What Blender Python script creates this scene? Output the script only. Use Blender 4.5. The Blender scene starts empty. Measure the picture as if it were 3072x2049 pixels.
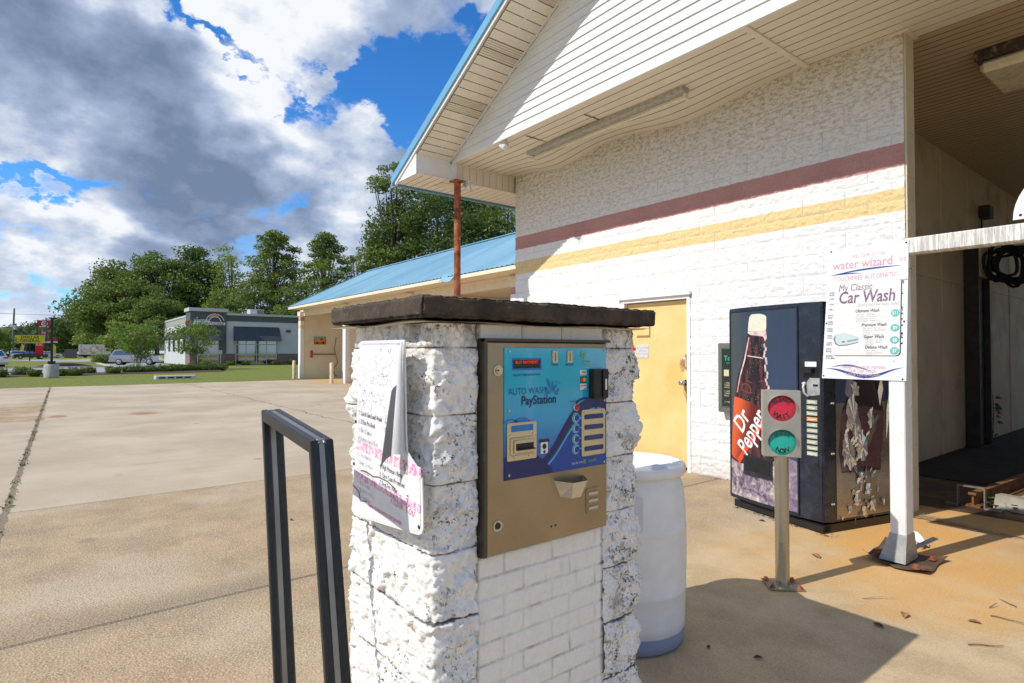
import bpy, math, random
import numpy as np
from mathutils import Vector, Matrix, noise as mnoise
S = bpy.context.scene; COL = S.collection
rad = math.radians
# ---------------------------------------------------------------- camera
TH = rad(38.2); PIT = math.atan(31.5/1750.0)
f0 = Vector((-math.cos(TH), math.sin(TH), 0)); rr = Vector((math.sin(TH), math.cos(TH), 0))
fw = f0*math.cos(PIT) + Vector((0, 0, math.sin(PIT)))
cd = bpy.data.cameras.new('camera'); cam = bpy.data.objects.new('camera', cd); COL.objects.link(cam)
cam.location = (0, 0, 1.43); cam.rotation_euler = fw.to_track_quat('-Z', 'Y').to_euler()
cd.sensor_width = 36; cd.lens = 1750/3072*36; cd.clip_start = .05; cd.clip_end = 3000
S.camera = cam
S.view_settings.view_transform = 'Standard'; S.view_settings.look = 'None'
S.view_settings.exposure = 0.26; S.view_settings.gamma = 1; S.view_settings.use_curve_mapping = False
# ---------------------------------------------------------------- sun
SD = Vector((.20, .98, -.935)).normalized()
sl = bpy.data.lights.new('sun', 'SUN'); so = bpy.data.objects.new('sun', sl); COL.objects.link(so)
sl.energy = 3.5; sl.angle = rad(.5); sl.color = (1, .955, .88)
so.rotation_euler = SD.to_track_quat('-Z', 'Y').to_euler(); so.location = (-3, -10, 12)
# ---------------------------------------------------------------- node helper
class NT:
    def __init__(s, tree): s.t = tree; s.t.nodes.clear()
    def n(s, typ, ins=None, **kw):
        nd = s.t.nodes.new(typ)
        for k, v in kw.items(): setattr(nd, k, v)
        for k, v in (ins or {}).items():
            if isinstance(v, bpy.types.NodeSocket): s.t.links.new(v, nd.inputs[k])
            else:
                try: nd.inputs[k].default_value = v
                except Exception: nd.inputs[k].default_value = (*v, 1) if len(v) == 3 else v
        return nd
    def m(s, op, a, b=0.0, c=None, clamp=False):
        i = {0: a, 1: b}
        if c is not None: i[2] = c
        return s.n('ShaderNodeMath', i, operation=op, use_clamp=clamp).outputs[0]
    def vm(s, op, a, b=None):
        i = {0: a}
        if b is not None: i[1] = b
        return s.n('ShaderNodeVectorMath', i, operation=op)
    def noise(s, v, scale, det=4, rough=.55, dist=0.0, out=0):
        return s.n('ShaderNodeTexNoise', {'Vector': v, 'Scale': scale, 'Detail': det, 'Roughness': rough, 'Distortion': dist}).outputs[out]
    def voro(s, v, scale, feature='F1', out='Distance', rnd=1.0):
        return s.n('ShaderNodeTexVoronoi', {'Vector': v, 'Scale': scale, 'Randomness': rnd}, feature=feature).outputs[out]
    def mr(s, v, a, b, c=0.0, d=1.0, smooth=True):
        return s.n('ShaderNodeMapRange', {0: v, 1: a, 2: b, 3: c, 4: d}, interpolation_type='SMOOTHSTEP' if smooth else 'LINEAR').outputs[0]
    def mix(s, f, a, b, blend='MIX'):
        nd = s.n('ShaderNodeMix', data_type='RGBA', blend_type=blend)
        for k, v in ((0, f), (6, a), (7, b)):
            if isinstance(v, bpy.types.NodeSocket): s.t.links.new(v, nd.inputs[k])
            else: nd.inputs[k].default_value = (*v, 1) if (not isinstance(v, (int, float)) and len(v) == 3) else v
        return nd.outputs[2]
    def bump(s, h, strength=.5, dist=.01, normal=None):
        i = {'Height': h, 'Strength': strength, 'Distance': dist}
        if normal is not None: i['Normal'] = normal
        return s.n('ShaderNodeBump', i).outputs[0]
    def xyz(s, v):
        o = s.n('ShaderNodeSeparateXYZ', {0: v}).outputs; return o[0], o[1], o[2]
    def comb(s, x, y, z): return s.n('ShaderNodeCombineXYZ', {0: x, 1: y, 2: z}).outputs[0]
    def scale(s, v, k): return s.n('ShaderNodeMapping', {'Vector': v, 'Scale': k}).outputs[0]
MATS = {}
def mat(name, fn):
    m = bpy.data.materials.new(name); m.use_nodes = True; t = NT(m.node_tree)
    co = t.n('ShaderNodeTexCoord')
    r = fn(t, co.outputs['Object'], t.n('ShaderNodeNewGeometry'))
    if isinstance(r, dict):
        p = t.n('ShaderNodeBsdfPrincipled', {k: v for k, v in r.items()}); r = p.outputs[0]
    o = t.n('ShaderNodeOutputMaterial'); t.t.links.new(r, o.inputs[0])
    MATS[name] = m; return m
def flat(name, col, rough=.6, metal=0.0, var=.12, vs=6.0, bump=0.0, bs=60.0, spec=.5, dirt=None, dscale=3.0, damt=.5, coat=0.0):
    """painted or plain surface: base colour with cloudy wear, optional dirt patches and grain"""
    def fn(t, o, g):
        n1 = t.noise(o, vs, 5, .6)
        c = t.mix(t.mr(n1, .3, .7), tuple(x*(1-var) for x in col), tuple(min(1, x*(1+var)) for x in col))
        if dirt: c = t.mix(t.m('MULTIPLY', t.mr(t.noise(o, dscale, 8, .7), .5, .72), damt), c, dirt)
        r = {'Base Color': c, 'Roughness': t.mr(t.noise(o, vs*3, 3), .3, .7, max(0, rough-.08), min(1, rough+.08)), 'Metallic': metal, 'Specular IOR Level': spec}
        if coat: r['Coat Weight'] = coat; r['Coat Roughness'] = .05
        if bump: r['Normal'] = t.bump(t.noise(o, bs, 4, .7), bump, .004)
        return r
    return mat(name, fn)
# ---------------------------------------------------------------- mesh helper
class MB:
    def __init__(s): s.v = []; s.f = []; s.mi = []; s.sm = []
    def add(s, vs, fs, mi=0, smooth=False):
        b = len(s.v); s.v += [tuple(p) for p in vs]; s.f += [tuple(i+b for i in f) for f in fs]
        s.mi += [mi]*len(fs); s.sm += [smooth]*len(fs); return s
    def box(s, x0, x1, y0, y1, z0, z1, mi=0, M=None, bev=0.0):
        if bev: return s.bbox(x0, x1, y0, y1, z0, z1, bev, mi, M)
        vs = [Vector((x, y, z)) for x in (x0, x1) for y in (y0, y1) for z in (z0, z1)]
        if M: vs = [M @ v for v in vs]
        return s.add(vs, [(0, 1, 3, 2), (4, 6, 7, 5), (0, 4, 5, 1), (2, 3, 7, 6), (0, 2, 6, 4), (1, 5, 7, 3)], mi)
    def bbox(s, x0, x1, y0, y1, z0, z1, b, mi=0, M=None):
        """box with chamfered edges"""
        X = (x0, x1); Y = (y0, y1); Z = (z0, z1); vs = []; idx = {}
        sg = (1, -1)
        for i in (0, 1):
            for j in (0, 1):
                for k in (0, 1):
                    c = Vector((X[i], Y[j], Z[k])); d = (sg[i]*b, sg[j]*b, sg[k]*b)
                    for a in range(3):
                        p = c.copy()
                        for q in range(3):
                            if q != a: p[q] += d[q]
                        idx[(i, j, k, a)] = len(vs); vs.append(p)
        fs = []
        def V(a, f_, u, w):   # vertex on face with normal axis a side f_, other axes coords u,w (in axis order)
            o = [0, 0, 0]; o[a] = f_; r = [q for q in range(3) if q != a]; o[r[0]] = u; o[r[1]] = w
            return idx[(o[0], o[1], o[2], a)]
        for a in range(3):
            for f_ in (0, 1):
                q = (V(a, f_, 0, 0), V(a, f_, 1, 0), V(a, f_, 1, 1), V(a, f_, 0, 1))
                flip = (f_ == 1) ^ (a == 1)
                fs.append(q if flip else q[::-1])
        for a in range(3):
            r = [q for q in range(3) if q != a]
            for u in (0, 1):
                for w in (0, 1):
                    def P(e, ax):
                        o = [0, 0, 0]; o[a] = e; o[r[0]] = u; o[r[1]] = w; return idx[(o[0], o[1], o[2], ax)]
                    fs.append((P(0, r[0]), P(1, r[0]), P(1, r[1]), P(0, r[1])))
        for i in (0, 1):
            for j in (0, 1):
                for k in (0, 1): fs.append(tuple(idx[(i, j, k, a)] for a in range(3)))
        if M: vs = [M @ v for v in vs]
        return s.add(vs, fs, mi)
    def tube(s, pts, r, n=10, mi=0, cap=True, smooth=True):
        """tube through points; r number or list"""
        pts = [Vector(p) for p in pts]; m = len(pts); R = r if isinstance(r, (list, tuple)) else [r]*m
        vs = []; up = None
        for i, p in enumerate(pts):
            d = (pts[min(i+1, m-1)] - pts[max(i-1, 0)]).normalized()
            if up is None: up = Vector((0, 0, 1)) if abs(d.z) < .9 else Vector((1, 0, 0))
            a = d.cross(up).normalized(); b = a.cross(d).normalized(); up = b
            for k in range(n):
                t = 2*math.pi*k/n; vs.append(p + a*math.cos(t)*R[i] + b*math.sin(t)*R[i])
        fs = [(i*n+k, i*n+(k+1) % n, (i+1)*n+(k+1) % n, (i+1)*n+k) for i in range(m-1) for k in range(n)]
        s.add(vs, fs, mi, smooth)
        if cap:
            s.add(vs[:n], [tuple(range(n))[::-1]], mi); s.add(vs[-n:], [tuple(range(n))], mi)
        return s
    def lathe(s, prof, c=(0, 0, 0), n=32, mi=0, smooth=True, M=None):
        vs = []
        for (r, z) in prof:
            for k in range(n):
                t = 2*math.pi*k/n; v = Vector((c[0]+r*math.cos(t), c[1]+r*math.sin(t), c[2]+z)); vs.append(M @ v if M else v)
        fs = [(i*n+k, i*n+(k+1) % n, (i+1)*n+(k+1) % n, (i+1)*n+k) for i in range(len(prof)-1) for k in range(n)]
        return s.add(vs, fs, mi, smooth)
    def prism(s, poly, fn, d0, d1, mi=0):
        """2D polygon poly placed by fn(u, v, depth) between depths d0 and d1"""
        n = len(poly)
        vs = [fn(u, v, d0) for u, v in poly] + [fn(u, v, d1) for u, v in poly]
        fs = [tuple(range(n)), tuple(range(2*n-1, n-1, -1))] + [(i, i+n, (i+1) % n+n, (i+1) % n) for i in range(n)]
        return s.add(vs, fs, mi)
    def grid(s, nu, nv, fn, mi=0, smooth=True):
        vs = [fn(i/(nu-1), j/(nv-1)) for j in range(nv) for i in range(nu)]
        fs = [(j*nu+i, j*nu+i+1, (j+1)*nu+i+1, (j+1)*nu+i) for j in range(nv-1) for i in range(nu-1)]
        return s.add(vs, fs, mi, smooth)
    def build(s, name, mats, parent=None, loc=None, fixn=False):
        me = bpy.data.meshes.new(name); me.from_pydata(s.v, [], s.f)
        for m in (mats if isinstance(mats, (list, tuple)) else [mats]): me.materials.append(MATS[m] if isinstance(m, str) else m)
        me.polygons.foreach_set('material_index', s.mi); me.polygons.foreach_set('use_smooth', s.sm); me.update()
        if fixn:
            import bmesh
            bm = bmesh.new(); bm.from_mesh(me); bmesh.ops.recalc_face_normals(bm, faces=bm.faces); bm.to_mesh(me); bm.free()
        o = bpy.data.objects.new(name, me); COL.objects.link(o)
        if loc: o.location = loc
        if parent is not None: o.parent = parent
        return o
def tag(o, label, cat, group=None):
    o['label'] = label; o['category'] = cat
    if group: o['group'] = group
    return o
def thing(name, label, cat, loc=(0, 0, 0), rz=0.0, group=None):
    o = bpy.data.objects.new(name, None); COL.objects.link(o); o.location = loc; o.rotation_euler = (0, 0, rz)
    o.empty_display_size = .2; return tag(o, label, cat, group)
def setting(o, kind='structure'): o['kind'] = kind; return o
def copy_tree(o, parent=None):
    c = o.copy(); COL.objects.link(c)
    if parent is not None: c.parent = parent
    for ch in list(o.children): copy_tree(ch, c)
    return c
def text_mb(mb, body, fn, size, u, v, mi=0, align='CENTER', rot=0.0, bold=0.0, shear=0.0, sx=1.0, space=1.0, wobble=None):
    """lettering as mesh: glyph outlines placed by fn(u, v, depth)"""
    cu = bpy.data.curves.new('lettering', 'FONT'); cu.body = body; cu.size = size; cu.align_x = align; cu.align_y = 'CENTER'
    cu.offset = 0 if (bold > 0 and 'M' in body) else min(bold, .016)*size; cu.shear = shear; cu.space_character = space; cu.resolution_u = 3; cu.fill_mode = 'FRONT'
    ob = bpy.data.objects.new('lettering', cu); COL.objects.link(ob)
    dg = bpy.context.evaluated_depsgraph_get(); me = bpy.data.meshes.new_from_object(ob.evaluated_get(dg))
    c, s_ = math.cos(rot), math.sin(rot); vs = []
    for q in me.vertices:
        x, y = q.co.x*sx, q.co.y; vs.append(fn(u + x*c - y*s_, v + x*s_ + y*c, 0.0))
    mb.add(vs, [tuple(p.vertices) for p in me.polygons], mi)
    bpy.data.objects.remove(ob); bpy.data.curves.remove(cu); bpy.data.meshes.remove(me)
def fbm(x, y, z, o=4):
    a = 0.0; w = .5; k = 1.0
    for _ in range(o): a += w*mnoise.noise((x*k, y*k, z*k)); w *= .52; k *= 2.07
    return a
# ---------------------------------------------------------------- world: physical sky with clouds placed by direction
W = bpy.data.worlds.new('World'); S.world = W; W.use_nodes = True
t = NT(W.node_tree)
tc = t.n('ShaderNodeTexCoord').outputs['Generated']
sky = t.n('ShaderNodeTexSky', sky_type='NISHITA', sun_disc=False, sun_elevation=rad(43), sun_rotation=rad(191.5), air_density=1.0, dust_density=.4, ozone_density=2.2, altitude=100)
nrm = t.vm('NORMALIZE', tc).outputs[0]
dr = t.vm('DOT_PRODUCT', nrm, tuple(rr)).outputs['Value']; df = t.vm('DOT_PRODUCT', nrm, tuple(f0)).outputs['Value']
dz = t.xyz(nrm)[2]
az = t.m('ARCTAN2', dr, df); el = t.m('ARCSINE', dz)
ae = t.comb(az, el, 0.0)
# cloud layer coordinates (flat layer seen in perspective) for the fine structure
den = t.m('ADD', t.m('MAXIMUM', dz, 0.0), .55)
lay = t.vm('DIVIDE', nrm, t.comb(den, den, den)).outputs[0]
w1 = t.noise(lay, 2.6, 9, .62, out=1)
warp = t.vm('SCALE', t.vm('SUBTRACT', w1, (.5, .5, .5)).outputs[0]); warp.inputs[3].default_value = .55
aew = t.vm('ADD', ae, warp.outputs[0]).outputs[0]
w2 = t.noise(lay, 2.2, 4, .5, out=1)
warp2 = t.vm('SCALE', t.vm('SUBTRACT', w2, (.5, .5, .5)).outputs[0]); warp2.inputs[3].default_value = .45
aes = t.vm('ADD', ae, warp2.outputs[0]).outputs[0]
def blobs(lst, src):
    acc = None
    for (x, y, rx, ry, ang, st) in lst:
        a = math.atan2(x-1536, 1750); e = math.atan2(1056-y, math.hypot(1750, x-1536))
        mp = t.n('ShaderNodeMapping', {'Vector': src, 'Location': (a, e, 0), 'Rotation': (0, 0, rad(ang)), 'Scale': (rx/2000, ry/2000, 1)}, vector_type='TEXTURE').outputs[0]
        xx, yy, _ = t.xyz(mp)
        ln = t.m('ADD', t.m('MULTIPLY', xx, xx), t.m('MULTIPLY', yy, yy))
        v = t.mr(ln, 2.4, 0.0, 0.0, st)
        acc = v if acc is None else t.m('ADD', acc, v)
    return acc
gaps = blobs([(1250, 300, 330, 95, 30, .75), (1420, 190, 190, 60, 40, .5), (1150, 330, 210, 80, 60, .45), (900, 260, 120, 42, -62, .55), (960, 400, 90, 60, -60, .5), (500, 40, 50, 90, 25, .55), (600, 90, 190, 26, -24, .5), (690, 160, 150, 22, -14, .45),
              (80, 480, 170, 34, -12, .6), (150, 740, 260, 34, -8, .6), (800, 620, 130, 40, 20, .5), (80, 900, 230, 14, -6, .4), (730, 720, 60, 34, 0, .4), (950, 690, 60, 30, 0, .35), (1060, 230, 60, 120, 30, .3)], aew)
puffs = blobs([(960, 120, 420, 130, -6, .35), (1180, 560, 260, 170, 0, .45), (450, 330, 600, 220, -10, .5), (600, 800, 420, 120, 0, .3), (1090, 215, 90, 120, 40, .35)], aew)
n1 = t.noise(lay, 2.6, 10, .60); n2 = t.noise(lay, 11.0, 8, .62)
lightoff = t.vm('ADD', lay, (-.02, -.07, .07)).outputs[0]
n1b = t.noise(lightoff, 2.6, 10, .60)
dens = t.m('ADD', t.m('ADD', t.m('MULTIPLY', t.m('SUBTRACT', puffs, gaps), .85), t.m('MULTIPLY', t.m('SUBTRACT', n1, .5), 2.4)), t.m('MULTIPLY', t.m('SUBTRACT', n2, .5), .9))
cov = t.mr(t.m('ADD', dens, .26), -.12, .36)
# brightness of the cloud: shaded bases and lit tops
dark = blobs([(150, 270, 520, 110, -8, .38), (600, 450, 440, 110, -18, .36), (880, 490, 220, 80, -28, .32), (300, 640, 600, 50, -8, .26), (650, 740, 360, 45, 0, .06), (500, 860, 500, 45, 0, .08), (250, 40, 420, 90, 0, .16)], aes)
lite = blobs([(540, 185, 260, 75, -20, .75), (720, 230, 200, 130, -30, .6), (1000, 110, 460, 130, 0, .35), (1230, 520, 230, 130, 0, .45), (170, 560, 280, 50, 4, .5), (620, 610, 330, 45, 0, .25), (810, 470, 90, 36, 0, .4), (380, 690, 300, 40, 0, .2), (110, 860, 350, 35, 0, .3), (880, 700, 260, 90, 0, .35), (560, 760, 300, 60, 0, .2)], aes)
emb = t.m('MULTIPLY', t.m('SUBTRACT', n1, n1b), 2.9)
thin = t.mr(cov, .1, 1.0, .22, 0.0)
br = t.m('ADD', t.m('ADD', t.m('ADD', t.m('SUBTRACT', t.m('MULTIPLY', lite, .42), t.m('MULTIPLY', dark, .62)), thin), .56), t.m('ADD', emb, t.m('MULTIPLY', t.m('SUBTRACT', n2, .5), .55)), clamp=True)
ccol = t.n('ShaderNodeValToRGB', {0: br}); cr = ccol.color_ramp
cr.elements[0].position = 0; cr.elements[0].color = (.15, .205, .32, 1)
cr.elements[1].position = 1; cr.elements[1].color = (.77, .79, .825, 1)
for p, c in ((.28, (.23, .295, .43)), (.55, (.33, .405, .56)), (.80, (.54, .60, .71))):
    e = cr.elements.new(p); e.color = (*c, 1)
hs = t.n('ShaderNodeHueSaturation', {'Hue': .498, 'Saturation': 1.30, 'Value': 1.0, 'Color': sky.outputs[0]}).outputs[0]
SKYK = .13
skyc = t.vm('MULTIPLY', hs, (SKYK*.62, SKYK*.93, SKYK*1.22)).outputs[0]
hor = t.mr(dz, .0, .16, 1.0, 0.0)
skyc = t.mix(t.m('MULTIPLY', hor, .45), skyc, (.38, .55, .80))
cc = t.mix(t.m('MULTIPLY', hor, .40), ccol.outputs[0], (.66, .74, .86))
fin = t.mix(cov, skyc, cc)
fin = t.mix(t.mr(dz, -.02, .0, 1.0, 0.0), fin, (.16, .17, .14))
div = t.vm('SCALE', fin); div.inputs[3].default_value = 10.0
bg = t.n('ShaderNodeBackground', {'Color': div.outputs[0], 'Strength': .1})
wo = t.n('ShaderNodeOutputWorld'); t.t.links.new(bg.outputs[0], wo.inputs[0])
# ---------------------------------------------------------------- materials
def m_lot(t, o, g):
    x, y, z = t.xyz(o)
    wob = t.m('MULTIPLY', t.m('SUBTRACT', t.noise(o, 3.0, 5, .6), .5), .05)
    xw = t.m('ADD', x, wob); yw = t.m('ADD', y, wob)
    # slab types: smooth pale beyond x=-6.85, brown exposed aggregate nearer, smooth apron near the building
    agg = t.m('MULTIPLY', t.mr(xw, -6.86, -6.83), t.mr(xw, -2.25, -2.9))
    agg2 = t.m('MULTIPLY', t.mr(xw, -21.5, -21.45), t.m('MULTIPLY', t.mr(xw, -15.55, -15.6), t.mr(yw, -.10, -.15)))
    big = t.noise(o, .55, 6, .6); med = t.noise(o, 2.6, 8, .65); streak = t.noise(t.scale(o, (5.0, .5, 1)), 1.4, 6, .65)
    smooth = t.mix(t.mr(big, .33, .68), (.405, .325, .235), (.54, .45, .34))
    smooth = t.mix(t.mr(streak, .5, .75, 0, .35), smooth, (.56, .47, .36))
    smooth = t.mix(t.mr(med, .55, .8, 0, .5), smooth, (.36, .26, .17))
    brown = t.mix(t.mr(med, .3, .7), (.255, .165, .085), (.455, .325, .18))
    brown = t.mix(t.mr(big, .50, .66, 0, .75), brown, (.50, .425, .31))
    vc = t.n('ShaderNodeTexVoronoi', {'Vector': o, 'Scale': 88.0}); peb = vc.outputs['Color']; ps = t.xyz(peb)
    pcol = t.mix(ps[0], (.20, .12, .06), (.68, .54, .36)); pm = t.mr(vc.outputs['Distance'], .55, .3)
    pcol = t.mix(t.mr(ps[1], .92, .95), pcol, (.45, .20, .09))
    brown = t.mix(t.m('MULTIPLY', pm, .72), brown, pcol)
    near_r = t.mr(xw, -2.9, -2.25)
    apron = t.mix(t.mr(med, .3, .7), (.41, .300, .170), (.58, .445, .270))
    apron = t.mix(t.m('MULTIPLY', pm, t.mr(y, 4.4, 2.6, 0, .30)), apron, pcol)
    c = t.mix(t.m('MAXIMUM', agg, agg2), smooth, brown); c = t.mix(near_r, c, apron)
    # front strip nearer the wall is paler sand, stained orange by rust
    def spot(cx, cy, rx, ry, k=1.0):
        d = t.m('ADD', t.m('POWER', t.m('ABSOLUTE', t.m('DIVIDE', t.m('SUBTRACT', x, cx), rx)), 2.0), t.m('POWER', t.m('ABSOLUTE', t.m('DIVIDE', t.m('SUBTRACT', y, cy), ry)), 2.0))
        d = t.m('ADD', d, t.m('MULTIPLY', t.m('SUBTRACT', med, .5), 2.4))
        return t.mr(d, 1.3, .0, 0, k)
    rust = t.m('MAXIMUM', t.m('MAXIMUM', spot(-1.8, 5.25, .75, 1.1), spot(-1.40, 4.75, .7, .95, .9)), t.m('MAXIMUM', spot(-1.5, 6.3, .8, .9, .8), spot(-1.2, 4.2, .7, .7, .7)))
    rust = t.m('MAXIMUM', rust, t.m('MULTIPLY', spot(-1.9, 4.2, .9, .9, .7), streak))
    far_r = t.m('MAXIMUM', spot(-29, 11.2, 7.5, 1.5, .75), spot(-17, 10.5, 7, 2.2, .6))
    c = t.mix(t.m('MULTIPLY', t.m('MAXIMUM', rust, far_r), t.mr(streak, .25, .7, .55, 1.0)), c, (.70, .35, .07))
    rs = t.m('MAXIMUM', spot(-16.4, .1, .35, .2), spot(-16.0, 1.7, .42, .35)); c = t.mix(t.m('MULTIPLY', rs, .8), c, (.28, .10, .04))
    oil = t.mr(t.noise(t.scale(o, (1, 1.6, 1)), .9, 9, .78), .60, .74, 0, .42); c = t.mix(oil, c, (.16, .115, .075))
    drip = t.m('MULTIPLY', t.mr(t.voro(o, 1.1), .10, .03), t.mr(med, .42, .56)); c = t.mix(t.m('MULTIPLY', drip, .7), c, (.12, .085, .06))
    trk = t.m('MULTIPLY', t.mr(t.noise(t.scale(o, (3.2, .16, 1)), 1.3, 5, .6), .56, .70, 0, .30), t.mr(x, -5.0, -9.0)); c = t.mix(trk, c, (.23, .18, .13))
    # joints, cracks
    def line(v, p, w, soft=.012): return t.mr(t.m('ABSOLUTE', t.m('SUBTRACT', v, p)), w+soft, w)
    f = t.m('MULTIPLY', t.m('SUBTRACT', t.noise(o, 6, 6, .7), .5), .10)
    f2 = t.m('MULTIPLY', t.m('SUBTRACT', t.noise(o, .8, 8, .7), .5), .55)
    j = t.m('MULTIPLY', line(t.m('ADD', x, t.m('MULTIPLY', f, .25)), -3.75, .008), 1.0)
    j = t.m('MAXIMUM', j, t.m('MULTIPLY', line(t.m('ADD', x, t.m('MULTIPLY', f, .25)), -6.85, .004), .75))
    yj = t.m('ADD', t.m('ADD', y, f), t.m('MULTIPLY', t.m('ADD', x, 28.8), .0106)); jy = t.m('MULTIPLY', line(yj, -.08, .022), t.mr(x, -3.7, -3.8)); j = t.m('MAXIMUM', j, t.m('MULTIPLY', jy, .8))
    j = t.m('MAXIMUM', j, t.m('MULTIPLY', t.m('MULTIPLY', line(t.m('ADD', y, f2), 4.75, .004, .02), t.mr(x, -10.0, -10.5)), .8))
    j = t.m('MAXIMUM', j, t.m('MULTIPLY', t.m('MULTIPLY', line(t.m('ADD', x, f), -18.0, .008, .02), t.mr(y, 1.0, 1.1)), .55))
    j = t.m('MAXIMUM', j, t.m('MULTIPLY', line(t.m('ADD', y, f), 5.87, .006), t.mr(x, -2.0, -1.9)))
    dirtj = t.mr(t.m('ABSOLUTE', t.m('SUBTRACT', t.m('ADD', x, t.m('MULTIPLY', f, 1.5)), -3.82)), .30, .0, 0, .75)
    c = t.mix(t.m('MULTIPLY', dirtj, t.mr(big, .3, .6)), c, (.17, .125, .08))
    c = t.mix(j, c, (.07, .055, .035))
    # dark specks and fine grain
    sp = t.mr(t.voro(o, 9.0), .035, .02); c = t.mix(t.m('MULTIPLY', sp, .7), c, (.10, .07, .045))
    c = t.mix(t.m('MULTIPLY', t.mr(x, -12, -5, .14, .34), t.mr(x, -2.2, -3.0, .45, 1.0)), c, t.mix(t.mr(t.noise(o, 95, 4, .8), .36, .64), (.12, .085, .05), (.86, .72, .53)))
    h = t.m('SUBTRACT', t.m('ADD', t.m('MULTIPLY', t.noise(o, 110, 4, .7), .4), t.m('MULTIPLY', pm, t.m('ADD', t.m('MULTIPLY', agg, .5), .06))), t.m('MULTIPLY', j, 4.0))
    return {'Base Color': c, 'Roughness': .88, 'Normal': t.bump(h, .55, .004), 'Specular IOR Level': .25}
mat('lot', m_lot)
def m_grass(t, o, g):
    a = t.noise(o, .35, 5, .6); b = t.noise(o, 6, 7, .75); d = t.noise(t.scale(o, (1, .3, 1)), 2.2, 5, .6)
    c = t.mix(t.mr(b, .35, .7), (.11, .135, .026), (.29, .32, .08)); c = t.mix(t.mr(a, .4, .7, 0, .65), c, (.19, .20, .062))
    c = t.mix(t.mr(d, .55, .75, 0, .35), c, (.22, .19, .08))
    return {'Base Color': c, 'Roughness': .95, 'Normal': t.bump(b, .8, .08), 'Specular IOR Level': .15}
mat('lawn', m_grass)
def m_asphalt(t, o, g):
    c = t.mix(t.mr(t.noise(o, .5, 6), .3, .7), (.26, .26, .265), (.36, .36, .365))
    return {'Base Color': c, 'Roughness': .9}
mat('asphalt', m_asphalt)
flat('mulch', (.085, .045, .028), .95, var=.4, vs=5, bump=.8, bs=30)
flat('kerb', (.50, .45, .37), .9, var=.15)
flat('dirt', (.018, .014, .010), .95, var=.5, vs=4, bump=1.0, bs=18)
flat('wetfloor', (.085, .052, .028), .55, var=.5, vs=2.5, bump=.3, dirt=(.02, .014, .01), dscale=1.2)
# ---------------------------------------------------------------- ground, lot, roads
g = MB(); g.add([(-900, -900, -.02), (400, -900, -.02), (400, 900, -.02), (-900, 900, -.02)], [(0, 1, 2, 3)])
setting(g.build('ground', 'lawn'))
g = MB(); g.add([(-30.3, -40, 0), (14, -40, 0), (14, 40, 0), (-30.3, 40, 0)], [(0, 1, 2, 3)]); g.add([(-30.3, -40, -.1), (-30.3, 40, -.1), (-30.3, 40, 0), (-30.3, -40, 0)], [(0, 1, 2, 3)])
setting(g.build('concrete_lot', 'lot'))
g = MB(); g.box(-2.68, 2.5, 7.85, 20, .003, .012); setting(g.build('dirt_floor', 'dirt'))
g = MB(); g.add([(-2.68, 6.35, .004), (2.5, 6.55, .004), (2.5, 7.85, .004), (-2.68, 7.85, .004)], [(0, 1, 2, 3)]); setting(g.build('wet_floor', 'wetfloor'))
# access road behind the planting bed, with kerb
g = MB(); g.add([(-67.5, -60, -.008), (-50.5, -60, -.008), (-50.5, 7.0, -.008), (-60, 10.4, -.008), (-150, 10.4, -.008), (-150, 4.6, -.008), (-67.5, 4.6, -.008)], [(0, 1, 2, 3, 4, 5, 6)])
setting(g.build('access_road', 'asphalt'))
g = MB(); g.box(-67.8, -67.5, -60, 4.3, -.02, .11); g.box(-67.8, -92, 4.3, 4.6, -.02, .11); setting(g.build('kerb', 'kerb'))
g = MB(); g.add([(-68.7, 9.6, .0), (-53.5, 9.0, .0), (-56, 11.0, .0), (-68.7, 11.0, .0)], [(0, 1, 2, 3)]); setting(g.build('walkway', 'kerb'))
g = MB(); g.grid(30, 8, lambda u, v: (-50 + (5.6-2.8*max(0, u-.55)/.45)*v + .5*math.sin(u*9)*(v-.5), -14 + 24.0*u, .003 + .06*math.sin(v*math.pi)), 0); setting(g.build('mulch_bed', 'mulch'))
g = MB(); g.box(-140, -107, -90, 60, -.018, -.004); setting(g.build('street', 'asphalt'))
def knoll(u, v):
    x = -104 + 36*u; y = -30 + 34.0*v
    return (x, y, -.015 + .55*math.sin(math.pi*u)*min(1, 4*(1-v)))
g = MB(); g.grid(14, 20, knoll); setting(g.build('grass_bank', 'lawn'))
def hill(u, v):
    a = -.62 + 1.1*u; r = 330 + 120*v
    return (-math.cos(a)*r, -math.sin(a)*r*-1 if False else math.sin(a)*r*1.0 - 40, 2 + (12 + 5*math.sin(a*9))*math.sin(v*math.pi/2)*(.65+.35*math.cos(a*2.0)))
g = MB(); g.grid(60, 6, hill); setting(g.build('hills', flat('hillgreen', (.045, .06, .03), .95, var=.4, vs=.1)))
# weeds in the lot joint (a run of small leaves nobody could count)
rg = random.Random(4)
w = MB()
for k in range(1100):
    x = -6.0 - 22*rg.random()**1.25
    if math.sin(x*2.3)+math.sin(x*5.1+1) + rg.random()*1.2 < .75: continue
    y = -.08-.0106*(x+28.8) + rg.gauss(0, .022); a = rg.random()*6.28; L = .010+.022*rg.random(); h = .004+.018*rg.random()
    d = Vector((math.cos(a), math.sin(a), 0)); q = Vector((-d.y, d.x, 0))*.008
    p = Vector((x, y, .002)); w.add([p-q, p+q, p+d*L+Vector((0, 0, h))+q*.5, p+d*L+Vector((0, 0, h))-q*.5], [(0, 1, 2, 3)])
flat('weed', (.11, .15, .035), .8, var=.4)
setting(w.build('joint_weeds', 'weed'), 'stuff')
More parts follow.
